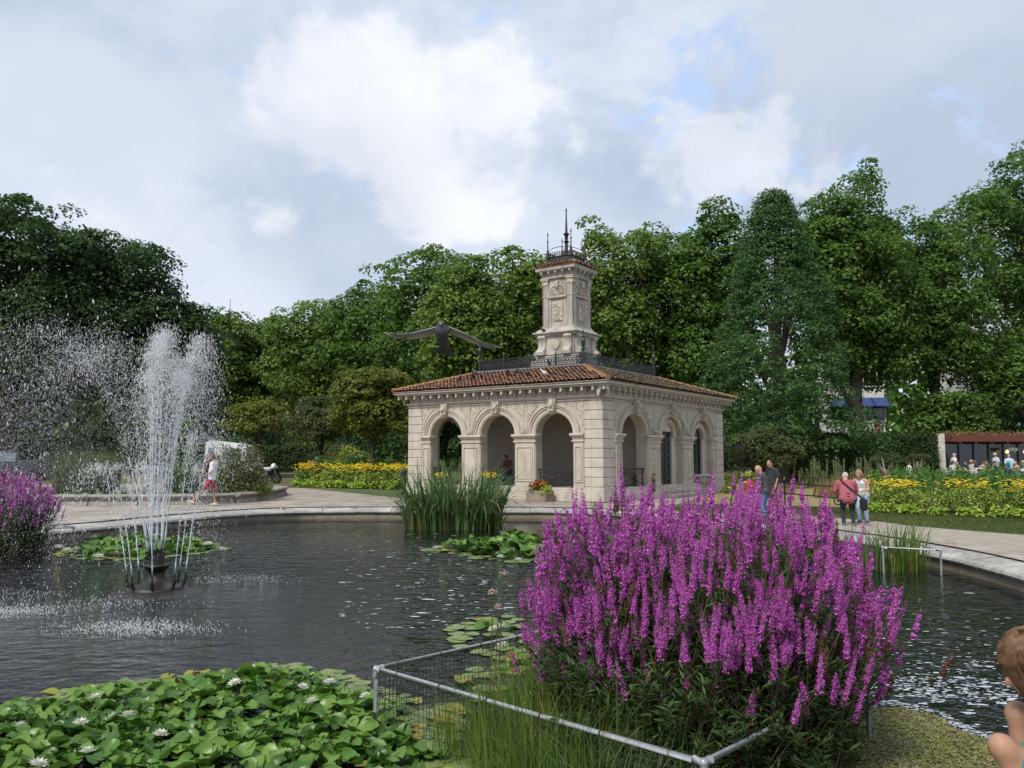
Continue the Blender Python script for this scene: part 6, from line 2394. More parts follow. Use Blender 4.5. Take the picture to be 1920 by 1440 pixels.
for name_, path in (('wing', [(-13, -14), (-35, -9), (-58, -4), (-80, -1), (-96, -1), (-108, -4)]), ('wing', [(14, -15), (36, -7), (56, 2), (78, 13), (94, 19), (108, 21)])):
    P = [Vector((x * u_, -.03 + .01 * i * .6, -y * u_)) for i, (x, y) in enumerate(path)]
    w = MB()
    chord = [.09, .11, .11, .095, .065, .03]
    drop = [.024, .026, .024, .018, .010, .004]
    rows = []
    for i, p in enumerate(P):
        th = .010 * (1 - i / 6)
        rows.append([p + Vector((0, 0, th * .6)), p + Vector((0, -.008, 0)), p - Vector((0, 0, th * .6)), p + Vector((0, chord[i] * .5, -drop[i] * .5 - th * .3)), p + Vector((0, chord[i] * .5, -drop[i] * .5 + th * .6))])
    vs = [v for r_ in rows for v in r_]
    fs = []
    for i in range(len(P) - 1):
        for k in range(5):
            fs.append((i * 5 + k, i * 5 + (k + 1) % 5, (i + 1) * 5 + (k + 1) % 5, (i + 1) * 5 + k))
    fs += [(0, 1, 2, 3, 4), tuple(25 + k for k in range(5))]
    w.add(vs, fs)
    wo_ = w.build('wing', WG, fp, smooth=True)
    for k in range(20):                            # flight feathers
        s_ = k / 19 * 4.9
        i = min(int(s_), 4)
        f_ = s_ - i
        p = P[i].lerp(P[i + 1], f_)
        ch = chord[i] + (chord[i + 1] - chord[i]) * f_
        dr = drop[i] + (drop[i + 1] - drop[i]) * f_
        out = (P[i + 1] - P[i]).normalized() * (.012 + .045 * max(0, (k - 9) / 10))
        a = p + Vector((0, ch * .35, -dr * .35))
        e = p + Vector((0, ch, -dr)) + out
        sd = (P[i + 1] - P[i]).normalized() * .011
        m = MB()
        up_ = Vector((0, .001, .0022))
        m.add([a - sd, a + sd, e + sd * .8, e + (e - a) * .12, e - sd * .8, a - sd + up_, a + sd + up_, e + sd * .8 + up_, e + (e - a) * .12 + up_, e - sd * .8 + up_], [(0, 1, 2, 3, 4), (9, 8, 7, 6, 5), (0, 1, 6, 5), (1, 2, 7, 6), (2, 3, 8, 7), (3, 4, 9, 8), (4, 0, 5, 9)])
        m.build('feather', WGL if k < 11 else WG, wo_)

# ================================================================== FLOWER BEDS
L_LIME = LEAF('lime_leaves', [(.16, .26, .02), (.22, .34, .03), (.3, .42, .05), (.36, .46, .09)], scale=1.5, trans=.3)
L_LIMEY = LEAF('variegated_leaves', [(.06, .11, .02), (.16, .24, .03), (.32, .40, .06), (.5, .52, .14)], scale=2, trans=.3)
L_FENN = LEAF('feathery_foliage', [(.045, .12, .022), (.065, .165, .03), (.095, .21, .04), (.13, .25, .055)], scale=1.0, trans=.3)
L_GOLD = LEAF('golden_flowers', [(.74, .5, .014), (.78, .56, .02), (.8, .62, .04), (.74, .45, .012)], trans=.2, scale=2)
SOIL = M('bed_soil', (.07, .05, .035), (.04, .03, .022), 5, .95)


def bed(name, label, p0, p1, back, hs, dens=1.0, leaf=1.0, seed=1):
    """Bedding in bands from the front edge p0-p1 backwards: lime edging, golden flowers, feathery greens."""
    r_ = np.random.default_rng(seed)
    p0, p1 = Vector((*p0, 0)), Vector((*p1, 0))
    d = (p1 - p0)
    L = d.length
    d.normalize()
    nb = Vector((-d.y, d.x, 0))
    if nb.y < 0:
        nb = -nb
    c = (p0 + p1) / 2 + nb * 1.5
    t = empty(name, (c.x, c.y, gz(c.x, c.y)), 0, label, 'flower bed')
    o0 = np.array(p0 - Vector((c.x, c.y, 0)))
    D, NB = np.array(d), np.array(nb)
    gzs = lambda P: np.array([gz(x + c.x, y + c.y) for x, y in P[:, :2]]) - gz(c.x, c.y)

    def plants(n, b0, b1, hmin, hmax, per, rad, lf, asp, mat, part, tall=False):
        s_ = r_.random(n) * L
        q = b0 + (b1 - b0) * r_.random(n)
        h = r_.uniform(hmin, hmax, n) * (1 + .12 * np.sin(s_ * 1.9 + q))
        B = o0 + np.outer(s_, D) + np.outer(q, NB)
        B[:, 2] = gzs(B)
        idx = np.repeat(np.arange(n), per)
        e = unit(r_.normal(size=(len(idx), 3)))
        u = r_.random(len(idx)) ** .6
        P = B[idx] + e * np.array([1, 1, .0]) * rad * r_.random(len(idx))[:, None] * (1.15 - .55 * u)[:, None]
        P[:, 2] += h[idx] * (.12 + .88 * u) + e[:, 2] * rad * .25
        N = unit(e * .6 + np.array([0, -.25, .8]) + r_.normal(size=e.shape) * .5)
        leaf_obj(part, mat, t, P, N, lf * r_.uniform(.6, 1.4, len(P)), asp)
        return B, h
    plants(int(L * 14 * dens), 0, .55, hs[0] * .7, hs[0] * 1.1, 34, .2 * leaf, .10 * leaf, .7, L_LIME, 'edging_plants')
    plants(int(L * 24 * dens), .45, 2.4, hs[1] * .6, hs[1], 70, .22 * leaf, .075 * leaf, .6, L_LIMEY, 'yellow_green_plants')
    B, h = plants(int(L * 9 * dens), .5, 2.4, hs[1] * .6, hs[1] * .95, 60, .2 * leaf, .08 * leaf, .5, L_FENN, 'flower_stalks')
    k = len(B)
    per = 13
    grp = (np.sin(B[:, 0] * 2.6 + 1) + .6 * np.sin(B[:, 0] * 5.3)) > -.9
    B, h = B[grp], h[grp]
    idx = np.repeat(np.arange(len(B)), per)
    P = B[idx] + r_.normal(size=(len(idx), 3)) * np.array([.17, .17, .06]) * leaf
    P[:, 2] += hs[1] * r_.uniform(1.0, 1.25, len(idx))
    petals = np.repeat(np.arange(len(P)), 5)
    a = np.tile(np.arange(5) * 1.2566, len(P)) + np.repeat(r_.random(len(P)) * 6, 5)
    dv = np.stack([np.cos(a), np.sin(a), np.full(len(a), -.15)], 1)
    leaf_obj('golden_flowers', L_GOLD, t, P[petals] + dv * .026 * leaf, np.tile([0, -.25, 1.], (len(a), 1)) + r_.normal(size=(len(a), 3)) * .15, .055 * leaf, .6, dv)
    plants(int(L * back * 5 * dens), 2.2, 2.2 + back, hs[2] * .8, hs[2] * 1.04, 95, .32 * leaf, .12 * leaf, .3, L_FENN, 'feathery_greens')
    z = np.array([[0, 0], [L, 0], [L, 2.4 + back], [0, 2.4 + back]])
    nx, ny = 12, 6
    mb = MB()
    vs = []
    for j in range(ny + 1):
        for i in range(nx + 1):
            p = o0 + D * L * i / nx + NB * (2.4 + back) * j / ny
            vs.append((p[0], p[1], gz(p[0] + c.x, p[1] + c.y) - gz(c.x, c.y) + .03))
    mb.add(vs, [(j * (nx + 1) + i, j * (nx + 1) + i + 1, (j + 1) * (nx + 1) + i + 1, (j + 1) * (nx + 1) + i) for j in range(ny) for i in range(nx)])
    mb.build('soil', SOIL, t)
    return t


a, b = G(1592, 962), G(1960, 977)
bed('flower_bed', 'long bed of golden daisies, lime edging and feathery greens near the cafe', (a.x, a.y), (b.x + 2.5, b.y - 1.6), 6.5, (.26, .8, 1.25), 1.0, 1.0, 3)
bed('flower_bed', 'round-ended bed of golden daisies and feathery greens beyond the lawn beside the pavilion', (-12.6, 45.2), (-6.0, 41.2), 3.4, (.34, 1.0, 1.55), .8, 1.5, 4)

# dry grasses, spiky plants
L_DRY = LEAF('dry_grass', [(.22, .14, .05), (.30, .20, .075), (.36, .25, .10), (.24, .18, .07)], scale=.8, trans=.3)


def tuft_row(name, label, spots, mat, seed, h, n=260, w=(.006, .012), ext=.5, cat='grass', group=None, bend=(.7, .4)):
    for i, (px, Y, k) in enumerate(spots):
        x = (px - 960) / F_PX * Y
        blade_clump(name, label if isinstance(label, str) else label[i], (x, Y, gz(x, Y)), n, (ext * k, ext * .8 * k), (h * .6 * k, h * 1.15 * k), w, bend, mat, seed + i, group, cat)


tuft_row('dry_grass_clump', 'straw-coloured ornamental grass clump before the clipped hedge', [(1545 + i * 26 + rnd.uniform(-8, 8), 33 + (i % 3) * 2.2, rnd.uniform(.85, 1.15)) for i in range(9)] + [(1765 + i * 30, 38 + (i % 2) * 2, 1.0) for i in range(7)], L_DRY, 60, .95, 280, (.010, .02), .62, group='dry grasses before the hedge')
tuft_row('dry_grass_clump', 'low rusty dry grass beside the pavilion gate', [(1400, 33, .8), (1440, 34, .8), (1470, 36, .8)], L_DRY, 90, .8, 240, group='rusty grasses by the gate')
L_SPK = LEAF('euphorbia_leaves', [(.09, .12, .05), (.15, .19, .08), (.22, .26, .12), (.3, .32, .16)], scale=1.5)
for i in range(16):
    px, Y = 1482 + i * 11 + rnd.uniform(-9, 9), 41 + rnd.uniform(0, 5)
    x = (px - 960) / F_PX * Y
    t = empty('tall_euphorbia', (x, Y, gz(x, Y)), 0, 'spiky pale green euphorbia with upright leafy stems before the hedge', 'plant', 'euphorbias before the hedge')
    mb, Ps, Ns = MB(), [], []
    for k in range(6):
        h = rnd.uniform(.35, 1.75)
        a = rnd.uniform(0, 6.28)
        e = Vector((math.cos(a) * .6 * rnd.random(), math.sin(a) * .5 * rnd.random(), h))
        mb.tube([(e.x * .3, e.y * .3, 0), (e.x * .9, e.y * .9, h * .5), e], [.03, .025, .02], 5)
        n_ = 60
        q = rng.random(n_)
        d = rand_dirs(n_)
        Ps.append(np.outer(.3 + .7 * q, [e.x, e.y, h]) + d * .05)
        Ns.append(d + np.array([0, 0, .5]))
    mb.build('stems', M('euphorbia_stem', (.14, .17, .08), (.1, .12, .05)), t)
    leaf_obj('leaves', L_SPK, t, np.concatenate(Ps), np.concatenate(Ns), .12, .35)
for px, top, Y, lab in ((1660, 845, 39, 'small forked palm-like tree with a spiky grey-green head'), (1716, 848, 43, 'thinner forked palm-like tree with spiky heads near the standing person')):
    p = AT(px, top, Y)
    t = empty('spiky_tree', (p.x, Y, 0), 0, lab, 'tree')
    mb, Ps, Ns, Ts = MB(), [], [], []
    H = p.z
    for k in range(6):
        a = k * 1.05 + rnd.random()
        e = Vector((math.cos(a) * .5, math.sin(a) * .4, H * rnd.uniform(.72, .9)))
        mb.tube([(0, 0, 0), (0, 0, H * .42), (e.x * .6, e.y * .6, H * .6), e], [.11, .085, .05, .035], 7)
        d = rand_dirs(70)
        d[:, 2] = np.abs(d[:, 2]) * .9 - .1
        Ps.append(np.array(e) + d * .17)
        Ts.append(d)
        Ns.append(rand_dirs(70) + np.array([0, 0, .6]))
    mb.build('trunk', M('pale_bark', (.26, .22, .18), (.18, .15, .12), 6, .9), t, smooth=True)
    leaf_obj('crown', LEAF('spiky_leaves', [(.07, .10, .05), (.1, .14, .065), (.14, .18, .09)], scale=2), t, np.concatenate(Ps), np.concatenate(Ns), .36, .1, np.concatenate(Ts))

# planting in the raised basin
tuft_row('tall_reed', 'broad clump of bluish reeds in the raised basin beside the pickup', [(168, 33.2, 1.0)], LEAF('blue_green_reed', [(.08, .12, .06), (.12, .17, .08), (.17, .21, .10), (.24, .24, .13)], scale=1.5), 70, 1.95, 2600, (.012, .024), 1.25, 'reeds', bend=(.3, .25))
tuft_row('tall_reed', 'shadowy reed clump behind the fountain jets in the raised basin', [(352, 34, .8)], L_IRIS, 72, 1.9, 1300, (.012, .024), .95, 'reeds', bend=(.3, .25))


def shrub(name, label, base, rad, h, mats, n, leaf, seed, asp=.5, cat='shrub'):
    """Rounded loose shrub: twigs from the base, leaves through its volume, flowers outside."""
    r_ = np.random.default_rng(seed)
    t = empty(name, base, 0, label, cat)
    mb = MB()
    for k in range(26):
        a, q = r_.uniform(0, 6.28), r_.uniform(.2, .95)
        e = Vector((math.cos(a) * rad[0] * q, math.sin(a) * rad[1] * q, h * (.55 + .4 * (1 - q * q) ** .5)))
        mb.tube([(e.x * .15, e.y * .15, -.05), (e.x * .5, e.y * .5, e.z * .6), e], [.02, .012, .004], 5)
    mb.build('twigs', BARK, t)
    for part, mat, m, shell, lf in mats:
        d = unit(r_.normal(size=(m, 3)))
        d[:, 2] = np.abs(d[:, 2])
        q = (shell + (1 - shell) * r_.random(m) ** .5)[:, None] * (1 + .14 * np.sin(d[:, :1] * 6 + d[:, 1:2] * 5 + seed))
        P = d * q * np.array([rad[0], rad[1], h])
        leaf_obj(part, mat, t, P, unit(d + r_.normal(size=d.shape) * .6 + np.array([0, 0, .3])), lf * r_.uniform(.6, 1.4, m), asp)
    return t


L_OLIVE = LEAF('olive_leaves', [(.05, .07, .02), (.09, .11, .03), (.14, .16, .05), (.2, .2, .08)], scale=1.2)
x = (447 - 960) / F_PX * 31.5
shrub('flowering_shrub', 'large olive-green shrub speckled with pink and white flowers in the raised basin', (x, 31.4, .2), (1.4, 1.0), 2.05, [('leaves', L_OLIVE, 11000, .2, .10), ('pink_flowers', L_PINK, 900, .8, .06), ('white_flowers', L_WHITE, 160, .9, .08)], 1, .1, 5, .35)
x = (505 - 960) / F_PX * 30.6
blade_clump('trailing_grass', 'trailing green weeds spilling over the raised basin corner', (x - .5, 31.3, .3), 300, (.5, .6), (.35, .7), (.01, .02), (1.0, .5), L_GRASS, 78, cat='grass')
for i, (px, Y, rad, h, mt, lab) in enumerate(((640, 57, 2.6, 2.0, L_OLIVE, 'rounded olive shrub at the foot of the low hedge'), (575, 62, 2.2, 3.0, L_GRASS, 'weeping yellow-green shrub above the low hedge'), (660, 54, 1.5, 1.9, L_LIMEY, 'low bright shrub behind the flower bed centre'), (738, 50, 1.6, 1.3, L_OLIVE, 'loose shrub between the left bed and the pavilion'), (1390, 37, .9, 1.0, L_LIMEY, 'leafy green plant at the foot of the iron gate'), (490, 56, 1.3, 1.5, L_OLIVE, 'small olive shrub behind the motorcycle'))):
    x = (px - 960) / F_PX * Y
    shrub('garden_shrub', lab, (x, Y, gz(x, Y)), (rad, rad * .8), h, [('leaves', mt, int(1800 * rad * h), .25, .18)], 1, .1, 20 + i, .5)

# ================================================================== PLANTERS
WOODY = M('weathered_planter', (.30, .24, .18), (.2, .16, .12), 5, .9, .5, 30)


def planter(label, loc, rz, size, tops, seed):
    t = empty('planter', loc, rz, label, 'planter')
    w, d, h = size
    for x0, x1, y0, y1 in ((-w / 2, w / 2, -d / 2, -d / 2 + .05), (-w / 2, w / 2, d / 2 - .05, d / 2), (-w / 2, -w / 2 + .05, -d / 2 + .05, d / 2 - .05), (w / 2 - .05, w / 2, -d / 2 + .05, d / 2 - .05)):
        MB().bev((x0, y0, 0), (x1, y1, h), .012).build('side_panel', WOODY, t)
    MB().box((-w / 2 + .04, -d / 2 + .04, .02), (w / 2 - .04, d / 2 - .04, h - .05)).build('soil', SOIL, t)
    r_ = np.random.default_rng(seed)
    for part, mat, n_, cx, cz, rx, rz_, lf, asp in tops:
        e = unit(r_.normal(size=(n_, 3)))
        P = np.array([cx, -.05, h + cz]) + e * np.array([rx, d * .6, rz_]) * (r_.random(n_) ** .4)[:, None]
        leaf_obj(part, mat, t, P, unit(e + np.array([0, -.3, .4]) + r_.normal(size=e.shape) * .4), lf * r_.uniform(.7, 1.3, n_), asp)
    return t


L_BRONZE = LEAF('coleus_leaves', [(.12, .03, .015), (.28, .09, .02), (.4, .17, .04), (.25, .12, .03)], scale=4)
L_VIOLET = LEAF('violet_flowers', [(.12, .03, .22), (.18, .05, .3), (.1, .02, .16)], scale=4)
q = Lp @ Vector((-.62, 2.35, 0))
planter('planter box with bronze, violet and lime plants below the arcade', q, -PA, (.85, .6, .42), [('bronze_leaves', L_BRONZE, 260, 0, .2, .42, .2, .13, .6), ('lime_leaves', L_LIME, 260, .32, -.02, .2, .26, .09, .7), ('dark_leaves', L_IRIS, 160, -.15, .0, .25, .18, .09, .5), ('violet_flowers', L_VIOLET, 60, -.12, .03, .12, .1, .06, .8), ('yellow_flowers', L_LIMEY, 80, -.42, -.08, .08, .2, .06, .8)], 4)
q = Lp @ Vector((-.62, 4.75, 0))
planter('planter box with yellow flowers half hidden by the iris leaves', q, -PA, (.85, .6, .42), [('dark_leaves', L_IRIS, 260, 0, .2, .4, .32, .1, .5), ('yellow_flowers', L_GOLD, 160, .05, .55, .4, .12, .07, .8)], 5)
q = Lp @ Vector((-.62, 7.3, 0))
planter('planter box with golden flowers below the see-through arch', q, -PA, (.85, .6, .42), [('dark_leaves', L_IRIS, 220, 0, .2, .4, .3, .1, .5), ('yellow_flowers', L_GOLD, 110, .05, .5, .35, .12, .07, .8)], 6)

# ================================================================== IRONWORK, SIGNS
def knee_rail(name, label, pts, hs, post_every=2.0, ends=True):
    pts = [Vector(p) for p in pts]
    t = empty(name, pts[0], 0, label, 'fence')
    o = pts[0]
    for h in hs:
        MB().tube([p - o + Vector((0, 0, h)) for p in pts], .022, 8).build('rail', IRON, t, smooth=True)
    for i in range(len(pts) - 1):
        L = (pts[i + 1] - pts[i]).length
        n_ = max(1, round(L / post_every))
        for k in range(n_ + (i == len(pts) - 2)):
            c = pts[i].lerp(pts[i + 1], k / n_) - o
            MB().lathe([(.05, 0), (.05, .06), (.03, .1), (.03, hs[0] + .04), (.055, hs[0] + .07), (.06, hs[0] + .12), (.03, hs[0] + .18), (.01, hs[0] + .22)], 8, c).build('post', IRON, t, smooth=True)
    if ends:
        c = pts[-1] - o
        m = MB()
        for k, (zc, rr_) in enumerate(((hs[1] - .06, .12), (hs[0] - .1, .09))):
            m.tube([c + Vector((-.12 + rr_ * math.cos(a * .55), 0, zc + rr_ * math.sin(a * .55))) for a in range(12)], .022, 6)
            m.ico(c + Vector((-.12, 0, zc)), .045, 1)
        m.tube([c + Vector((-.1, 0, hs[1] + .05)), c + Vector((-.14, 0, hs[1] + .2)), c + Vector((-.2, 0, hs[1] + .26))], .024, 6)
        m.build('scroll', IRON, t, smooth=True)
    return t


a, b = AT(1388, 903, 31), AT(1578, 913, 24)
knee_rail('knee_rail', 'low black two-bar rail with a scrolled end post before the parched lawn', [(a.x, 31, 0), (b.x, 24, 0)], (.80, .46), 2.9)
a, b = AT(500, 872, 48), AT(562, 872, 50)
knee_rail('knee_rail', 'low black rail along the path behind the motorcycle', [(a.x, 48, gz(0, 48)), (b.x + 1.5, 49, gz(0, 49))], (.9, .35), 2.1, False)
pz = AT(757, 878, 36)
t = empty('iron_post', (pz.x, 36, 0), 0, 'ornate dark iron post at the pavilion corner by the flower bed', 'post')
MB().lathe([(.12, 0), (.13, .08), (.07, .14), (.05, .5), (.09, .56), (.05, .62), (.05, .85), (.1, .9), (.12, 1.0), (.07, 1.1), (.03, 1.18)], 10).build('shaft', IRON, t, smooth=True)
m = MB()
for s_ in (-1, 1):
    m.tube([(0, 0, .8), (s_ * .14, 0, .86), (s_ * .2, 0, .78), (s_ * .15, 0, .7)], .02, 6)
m.build('bracket', IRON, t, smooth=True)
# gate at the pavilion's far side corner
gp = Lp @ Vector((LX + .15, -.05, 0))
t = empty('iron_gate', gp, R(8), 'black iron gate with upright bars beside the pavilion corner', 'gate')
for z in (.15, 1.0, 2.1):
    MB().box((0, -.02, z), (1.05, .02, z + .05)).build('gate_rail', IRON, t)
for k in range(9):
    MB().tube([(.06 + k * .115, 0, .1), (.06 + k * .115, 0, 2.28)], [.014, .012], 5).build('bar', IRON, t)
MB().bev((1.05, -.12, 0), (1.29, .12, 1.05), .02).build('gate_pier', STONE, t)
MB().bev((1.0, -.17, 1.05), (1.34, .17, 1.13), .02).build('gate_pier_cap', IRON, t)
# A-board
ap = AT(1536, 905, 35)
t = empty('sandwich_board', (ap.x, 35, 0), R(62), 'black folding sandwich board standing on the path', 'sign')
for s_ in (-1, 1):
    m = MB()
    m.bev((-.26, -.015, 0), (.26, .015, .86), .006, Matrix.Translation((0, s_ * .24, 0)) @ Matrix.Rotation(s_ * R(14), 4, 'X'))
    m.build('board', M('dark_board', (.03, .026, .022), (.045, .035, .03), 6, .6), t)
ip = AT(667, 860, 55)
t = empty('information_sign', (ip.x, 55, gz(0, 55)), R(20), 'small pale blue slanted information panel behind the left flower bed', 'sign')
MB().bev((-.5, -.25, -.02), (.5, .25, .02), .01, Matrix.Translation((0, 0, 1.3)) @ Matrix.Rotation(R(40), 4, 'X')).build('panel', M('pale_blue_panel', (.35, .5, .68), (.5, .62, .75), 5, .4), t)
MB().tube([(0, 0, 0), (0, 0, 1.28)], .04, 8).build('post', IRON, t)
# bench by the shrubs
bp = AT(600, 862, 56)
t = empty('park_bench', (bp.x, 56, gz(0, 56)), R(5), 'weathered grey park bench behind the left flower bed', 'bench')
for k in range(3):
    MB().bev((-.9, -.22 + k * .16, .45), (.9, -.1 + k * .16, .48), .008).build('seat_slat', WOODY, t)
    MB().bev((-.9, .24, .6 + k * .16), (.9, .27, .72 + k * .16), .008).build('back_slat', WOODY, t)
for x in (-.8, .8):
    MB().bev((x - .04, -.22, 0), (x + .04, -.14, .62), .008).build('leg', WOODY, t)
    MB().bev((x - .04, .2, 0), (x + .04, .28, 1.1), .008).build('leg', WOODY, t)
bq = AT(591, 858, 55.6)
person('person in a pale cap leaning over by the bench', (bq.x, 55.6, gz(0, 55.6)), R(-60), dict(SIT, head=(.22, 0, 1.14), neck=(.1, 0, 1.02)), 'fair', (.6, .6, .64), (.5, .32, .3), 'rose', (.1, .1, .13), .7, 1.0, voxel=.03, fingers=False, hair_kind='cap')

# ================================================================== CAFE
CY, CZ = 52.0, gz(0, 52)
cx0 = (1757 - 960) / F_PX * CY
cafe = empty('cafe_pavilion', (cx0, CY, CZ), 0, 'low modern cafe with rust-red canopy, dark glass front and pale stone pillar', 'building')
zt, zb = AT(1800, 814, CY).z - CZ, AT(1800, 829, CY).z - CZ
PALE = M('pale_render', (.62, .60, .55), (.54, .52, .47), 2, .85, .3, 20)
hp_ = zt + .02
for k in range(5):
    MB().bev((0, -.05, hp_ * k / 5 + .004), (.42, .5, hp_ * (k + 1) / 5 - .004), .015).build('pillar_block', PALE, cafe)
REDW = M('rust_red_wood', (.13, .035, .02), (.09, .028, .018), 5, .6)
MB().bev((.44, -.9, zb), (14, 6, zt - .05), .02).build('canopy', REDW, cafe)
m = MB()
for k in range(14):
    m.box((.9 + k, -.86, zb - .10), (1.02 + k, 5, zb + .01))
m.build('canopy_beams', REDW, cafe)['kind'] = 'stuff'
gl = MB().box((.44, .6, .0), (14, .64, zb)).build('glass_front', GLASS, cafe)
for k in range(14):
    MB().bev((.6 + k * .96, .52, .0), (.68 + k * .96, .6, zb), .006).build('mullion', M('mullion_grey', (.05, .06, .065), (.04, .045, .05), 4, .5), gl)
MB().bev((4.25, -.4, zb - .56), (4.85, -.36, zb - .36), .008).build('hanging_sign', M('sign_pale', (.6, .62, .58), (.45, .48, .46), 8, .6), cafe)
for x in (4.45, 5.6, 6.4):
    lm = nodes_of('lamp_glow')
    lm[3].inputs['Base Color'].default_value = (.9, .6, .25, 1)
    lm[3].inputs['Emission Color'].default_value = (1, .62, .2, 1)
    lm[3].inputs['Emission Strength'].default_value = .9
    MB().lathe([(.03, .12), (.1, .02), (.11, -.06), (.05, -.12)], 10, (x, .1, 1.75)).build('pendant_lamp', lm[0], cafe, smooth=True)
    MB().tube([(x, .1, 1.85), (x, .1, zb)], .008, 5).build('lamp_cord', IRON, cafe)
k = 700
P = np.stack([rng.uniform(.5, 13, k), rng.uniform(-.7, 3, k), zt + rng.uniform(0, .22, k)], 1)
leaf_obj('roof_sedum', L_DRY, cafe, P, rand_dirs(k) + np.array([0, -.3, .3]), .22, .2)
cx_ = lambda px, Y: (px - 960) / F_PX * Y
WCH = M('white_chair', (.7, .7, .68), (.62, .62, .6), 5, .5)


def cafe_chair(px, Y, rz):
    x = cx_(px, Y)
    t = empty('cafe_chair', (x, Y, gz(x, Y)), rz, 'white slatted cafe chair on the terrace before the dark glass front', 'chair', 'cafe chairs on the terrace')
    MB().bev((-.22, -.22, .43), (.22, .22, .47), .01).build('seat', WCH, t)
    MB().bev((-.25, -.22, .5), (-.22, .22, .9), .01).build('backrest', WCH, t)
    for sx in (-.2, .2):
        for sy in (-.2, .2):
            MB().bev((sx - .02, sy - .02, 0), (sx + .02, sy + .02, .43), .005).build('leg', WCH, t)


def cafe_table(px, Y):
    x = cx_(px, Y)
    t = empty('cafe_table', (x, Y, gz(x, Y)), 0, 'small white cafe table on the terrace between seated guests', 'table', 'cafe tables on the terrace')
    MB().lathe([(.4, .72), (.4, .75)], 16).build('table_top', WCH, t)
    MB().lathe([(.04, .05), (.04, .72)], 8).build('column', WCH, t)
    MB().lathe([(.25, 0), (.25, .03), (.05, .06)], 12).build('foot', WCH, t)


CG = 'guests on the cafe terrace'
guests = [  # px, Y, facing, sits, hair, kind, top, name, label
    (1785, 49.5, 0, 0, (.62, .42, .42), 'cap', (.72, .72, .76), 'g_white', 'standing cafe guest in a pink cap and white shirt'),
    (1781, 48.6, 10, 1, (.02, .015, .012), 'short', (.66, .66, .72), 'g_white2', 'seated cafe guest in white with dark hair, nearest the stone pillar'),
    (1793, 49.0, 170, 1, (.15, .08, .04), 'short', (.55, .3, .22), 'g_coral', 'seated cafe guest in a coral top'),
    (1808, 49.2, 180, 1, (.03, .03, .05), 'cap', (.015, .02, .05), 'g_navy', 'seated cafe guest in navy with a dark cap'),
    (1819, 49.8, 200, 1, (.5, .38, .2), 'hat', (.6, .52, .4), 'g_sand', 'seated cafe guest in a straw hat'),
    (1826, 49.4, 160, 1, (.1, .07, .05), 'long', (.02, .02, .028), 'g_black', 'seated long-haired cafe guest in black'),
    (1838, 48.8, 20, 1, (.06, .04, .03), 'short', (.4, .3, .24), 'g_beige', 'seated cafe guest in beige leaning in'),
    (1848, 49.3, 170, 1, (.12, .06, .03), 'short', (.02, .02, .022), 'g_black2', 'seated cafe guest in a black vest'),
    (1863, 49.8, 190, 0, (.55, .52, .42), 'hat', (.55, .6, .66), 'g_blue', 'standing cafe guest in a pale sun hat'),
    (1864, 48.4, 150, 1, (.03, .03, .06), 'cap', (.02, .025, .06), 'g_navy2', 'seated cafe guest in a navy cap before the sun hat'),
    (1888, 48.2, 80, 0, (.45, .4, .38), 'crop', (.5, .58, .68), 'g_check', 'standing man in a pale blue checked shirt with a teal bag at the cafe'),
    (1901, 48.6, 190, 1, (.4, .28, .12), 'short', (.66, .42, .44), 'g_pink', 'seated blonde cafe guest in pale pink'),
    (1916, 48.9, 180, 1, (.55, .4, .16), 'hat', (.1, .1, .12), 'g_grey', 'seated cafe guest in grey with a yellow straw hat'),
]
for px, Y, f_, sits, hair, kind, top, nm, lab in guests:
    x = cx_(px, Y)
    w_, _, _ = person(lab, (x, Y, gz(x, Y)), R(f_), SIT if sits else STAND, rnd.choice(['fair', 'ruddy', 'tan']), hair, top, nm, rnd.choice([(.1, .12, .2), (.4, .42, .5), (.05, .05, .06)]), .7, 1.0, voxel=.03, fingers=False, hair_kind=kind, group=CG, girth=1.05)
    if nm == 'g_check':
        blob('teal_bag', [('e', (-.16, .12, 1.15), (.1, .12, .2))], cloth('teal', (.0, .28, .32)), w_, .03)
    if sits:
        cafe_chair(px - 3 * math.cos(R(f_)), Y, R(f_))
for px, Y in ((1787, 48.9), (1811, 48.8), (1843, 49.0), (1858, 48.8), (1909, 48.6)):
    cafe_table(px, Y)

# ================================================================== HOUSES BEHIND THE TREES
WHITEW = M('white_stucco', (.72, .71, .68), (.64, .63, .6), 1, .85)
BLUEA = M('blue_awning', (.03, .06, .2), (.025, .05, .16), 3, .8)


def house(label, px0, px1, Y, h, rows, cols, seed, awn=False):
    x0, x1 = cx_(px0, Y), cx_(px1, Y)
    t = empty('terrace_house', (x0, Y, .5), 0, label, 'building')
    W = x1 - x0
    MB().bev((0, 0, 0), (W, 2.6, h), .05).build('wall', WHITEW, t)
    MB().bev((-.2, -.35, h), (W + .2, 2.8, h + .4), .06).build('cornice', WHITEW, t)
    for r_ in range(rows):
        z = 1.2 + r_ * 3.3
        for c in range(cols):
            x = W * (c + .5) / cols
            w_ = MB().box((x - .55, -.03, z), (x + .55, .06, z + 2.0)).build('window', GLASS, t)
            m = MB()
            for a0, a1, z0, z1 in ((-.68, -.55, -.1, 2.12), (.55, .68, -.1, 2.12), (-.55, .55, 2.0, 2.12), (-.55, .55, -.1, 0)):
                m.box((x + a0, -.12, z + z0), (x + a1, .05, z + z1))
            m.box((x - .03, -.06, z), (x + .03, -.03, z + 2))
            m.build('window_frame', WHITEW, w_)
            if awn and r_ == 1:
                m = MB()
                m.prism([(0, 2.2), (0, 1.3), (-.9, 1.25), (-.95, 1.35)], x - .75, x + .75, lambda a, b, d: (d, a - .04, z + b))
                m.build('awning', BLUEA, t)
    return t


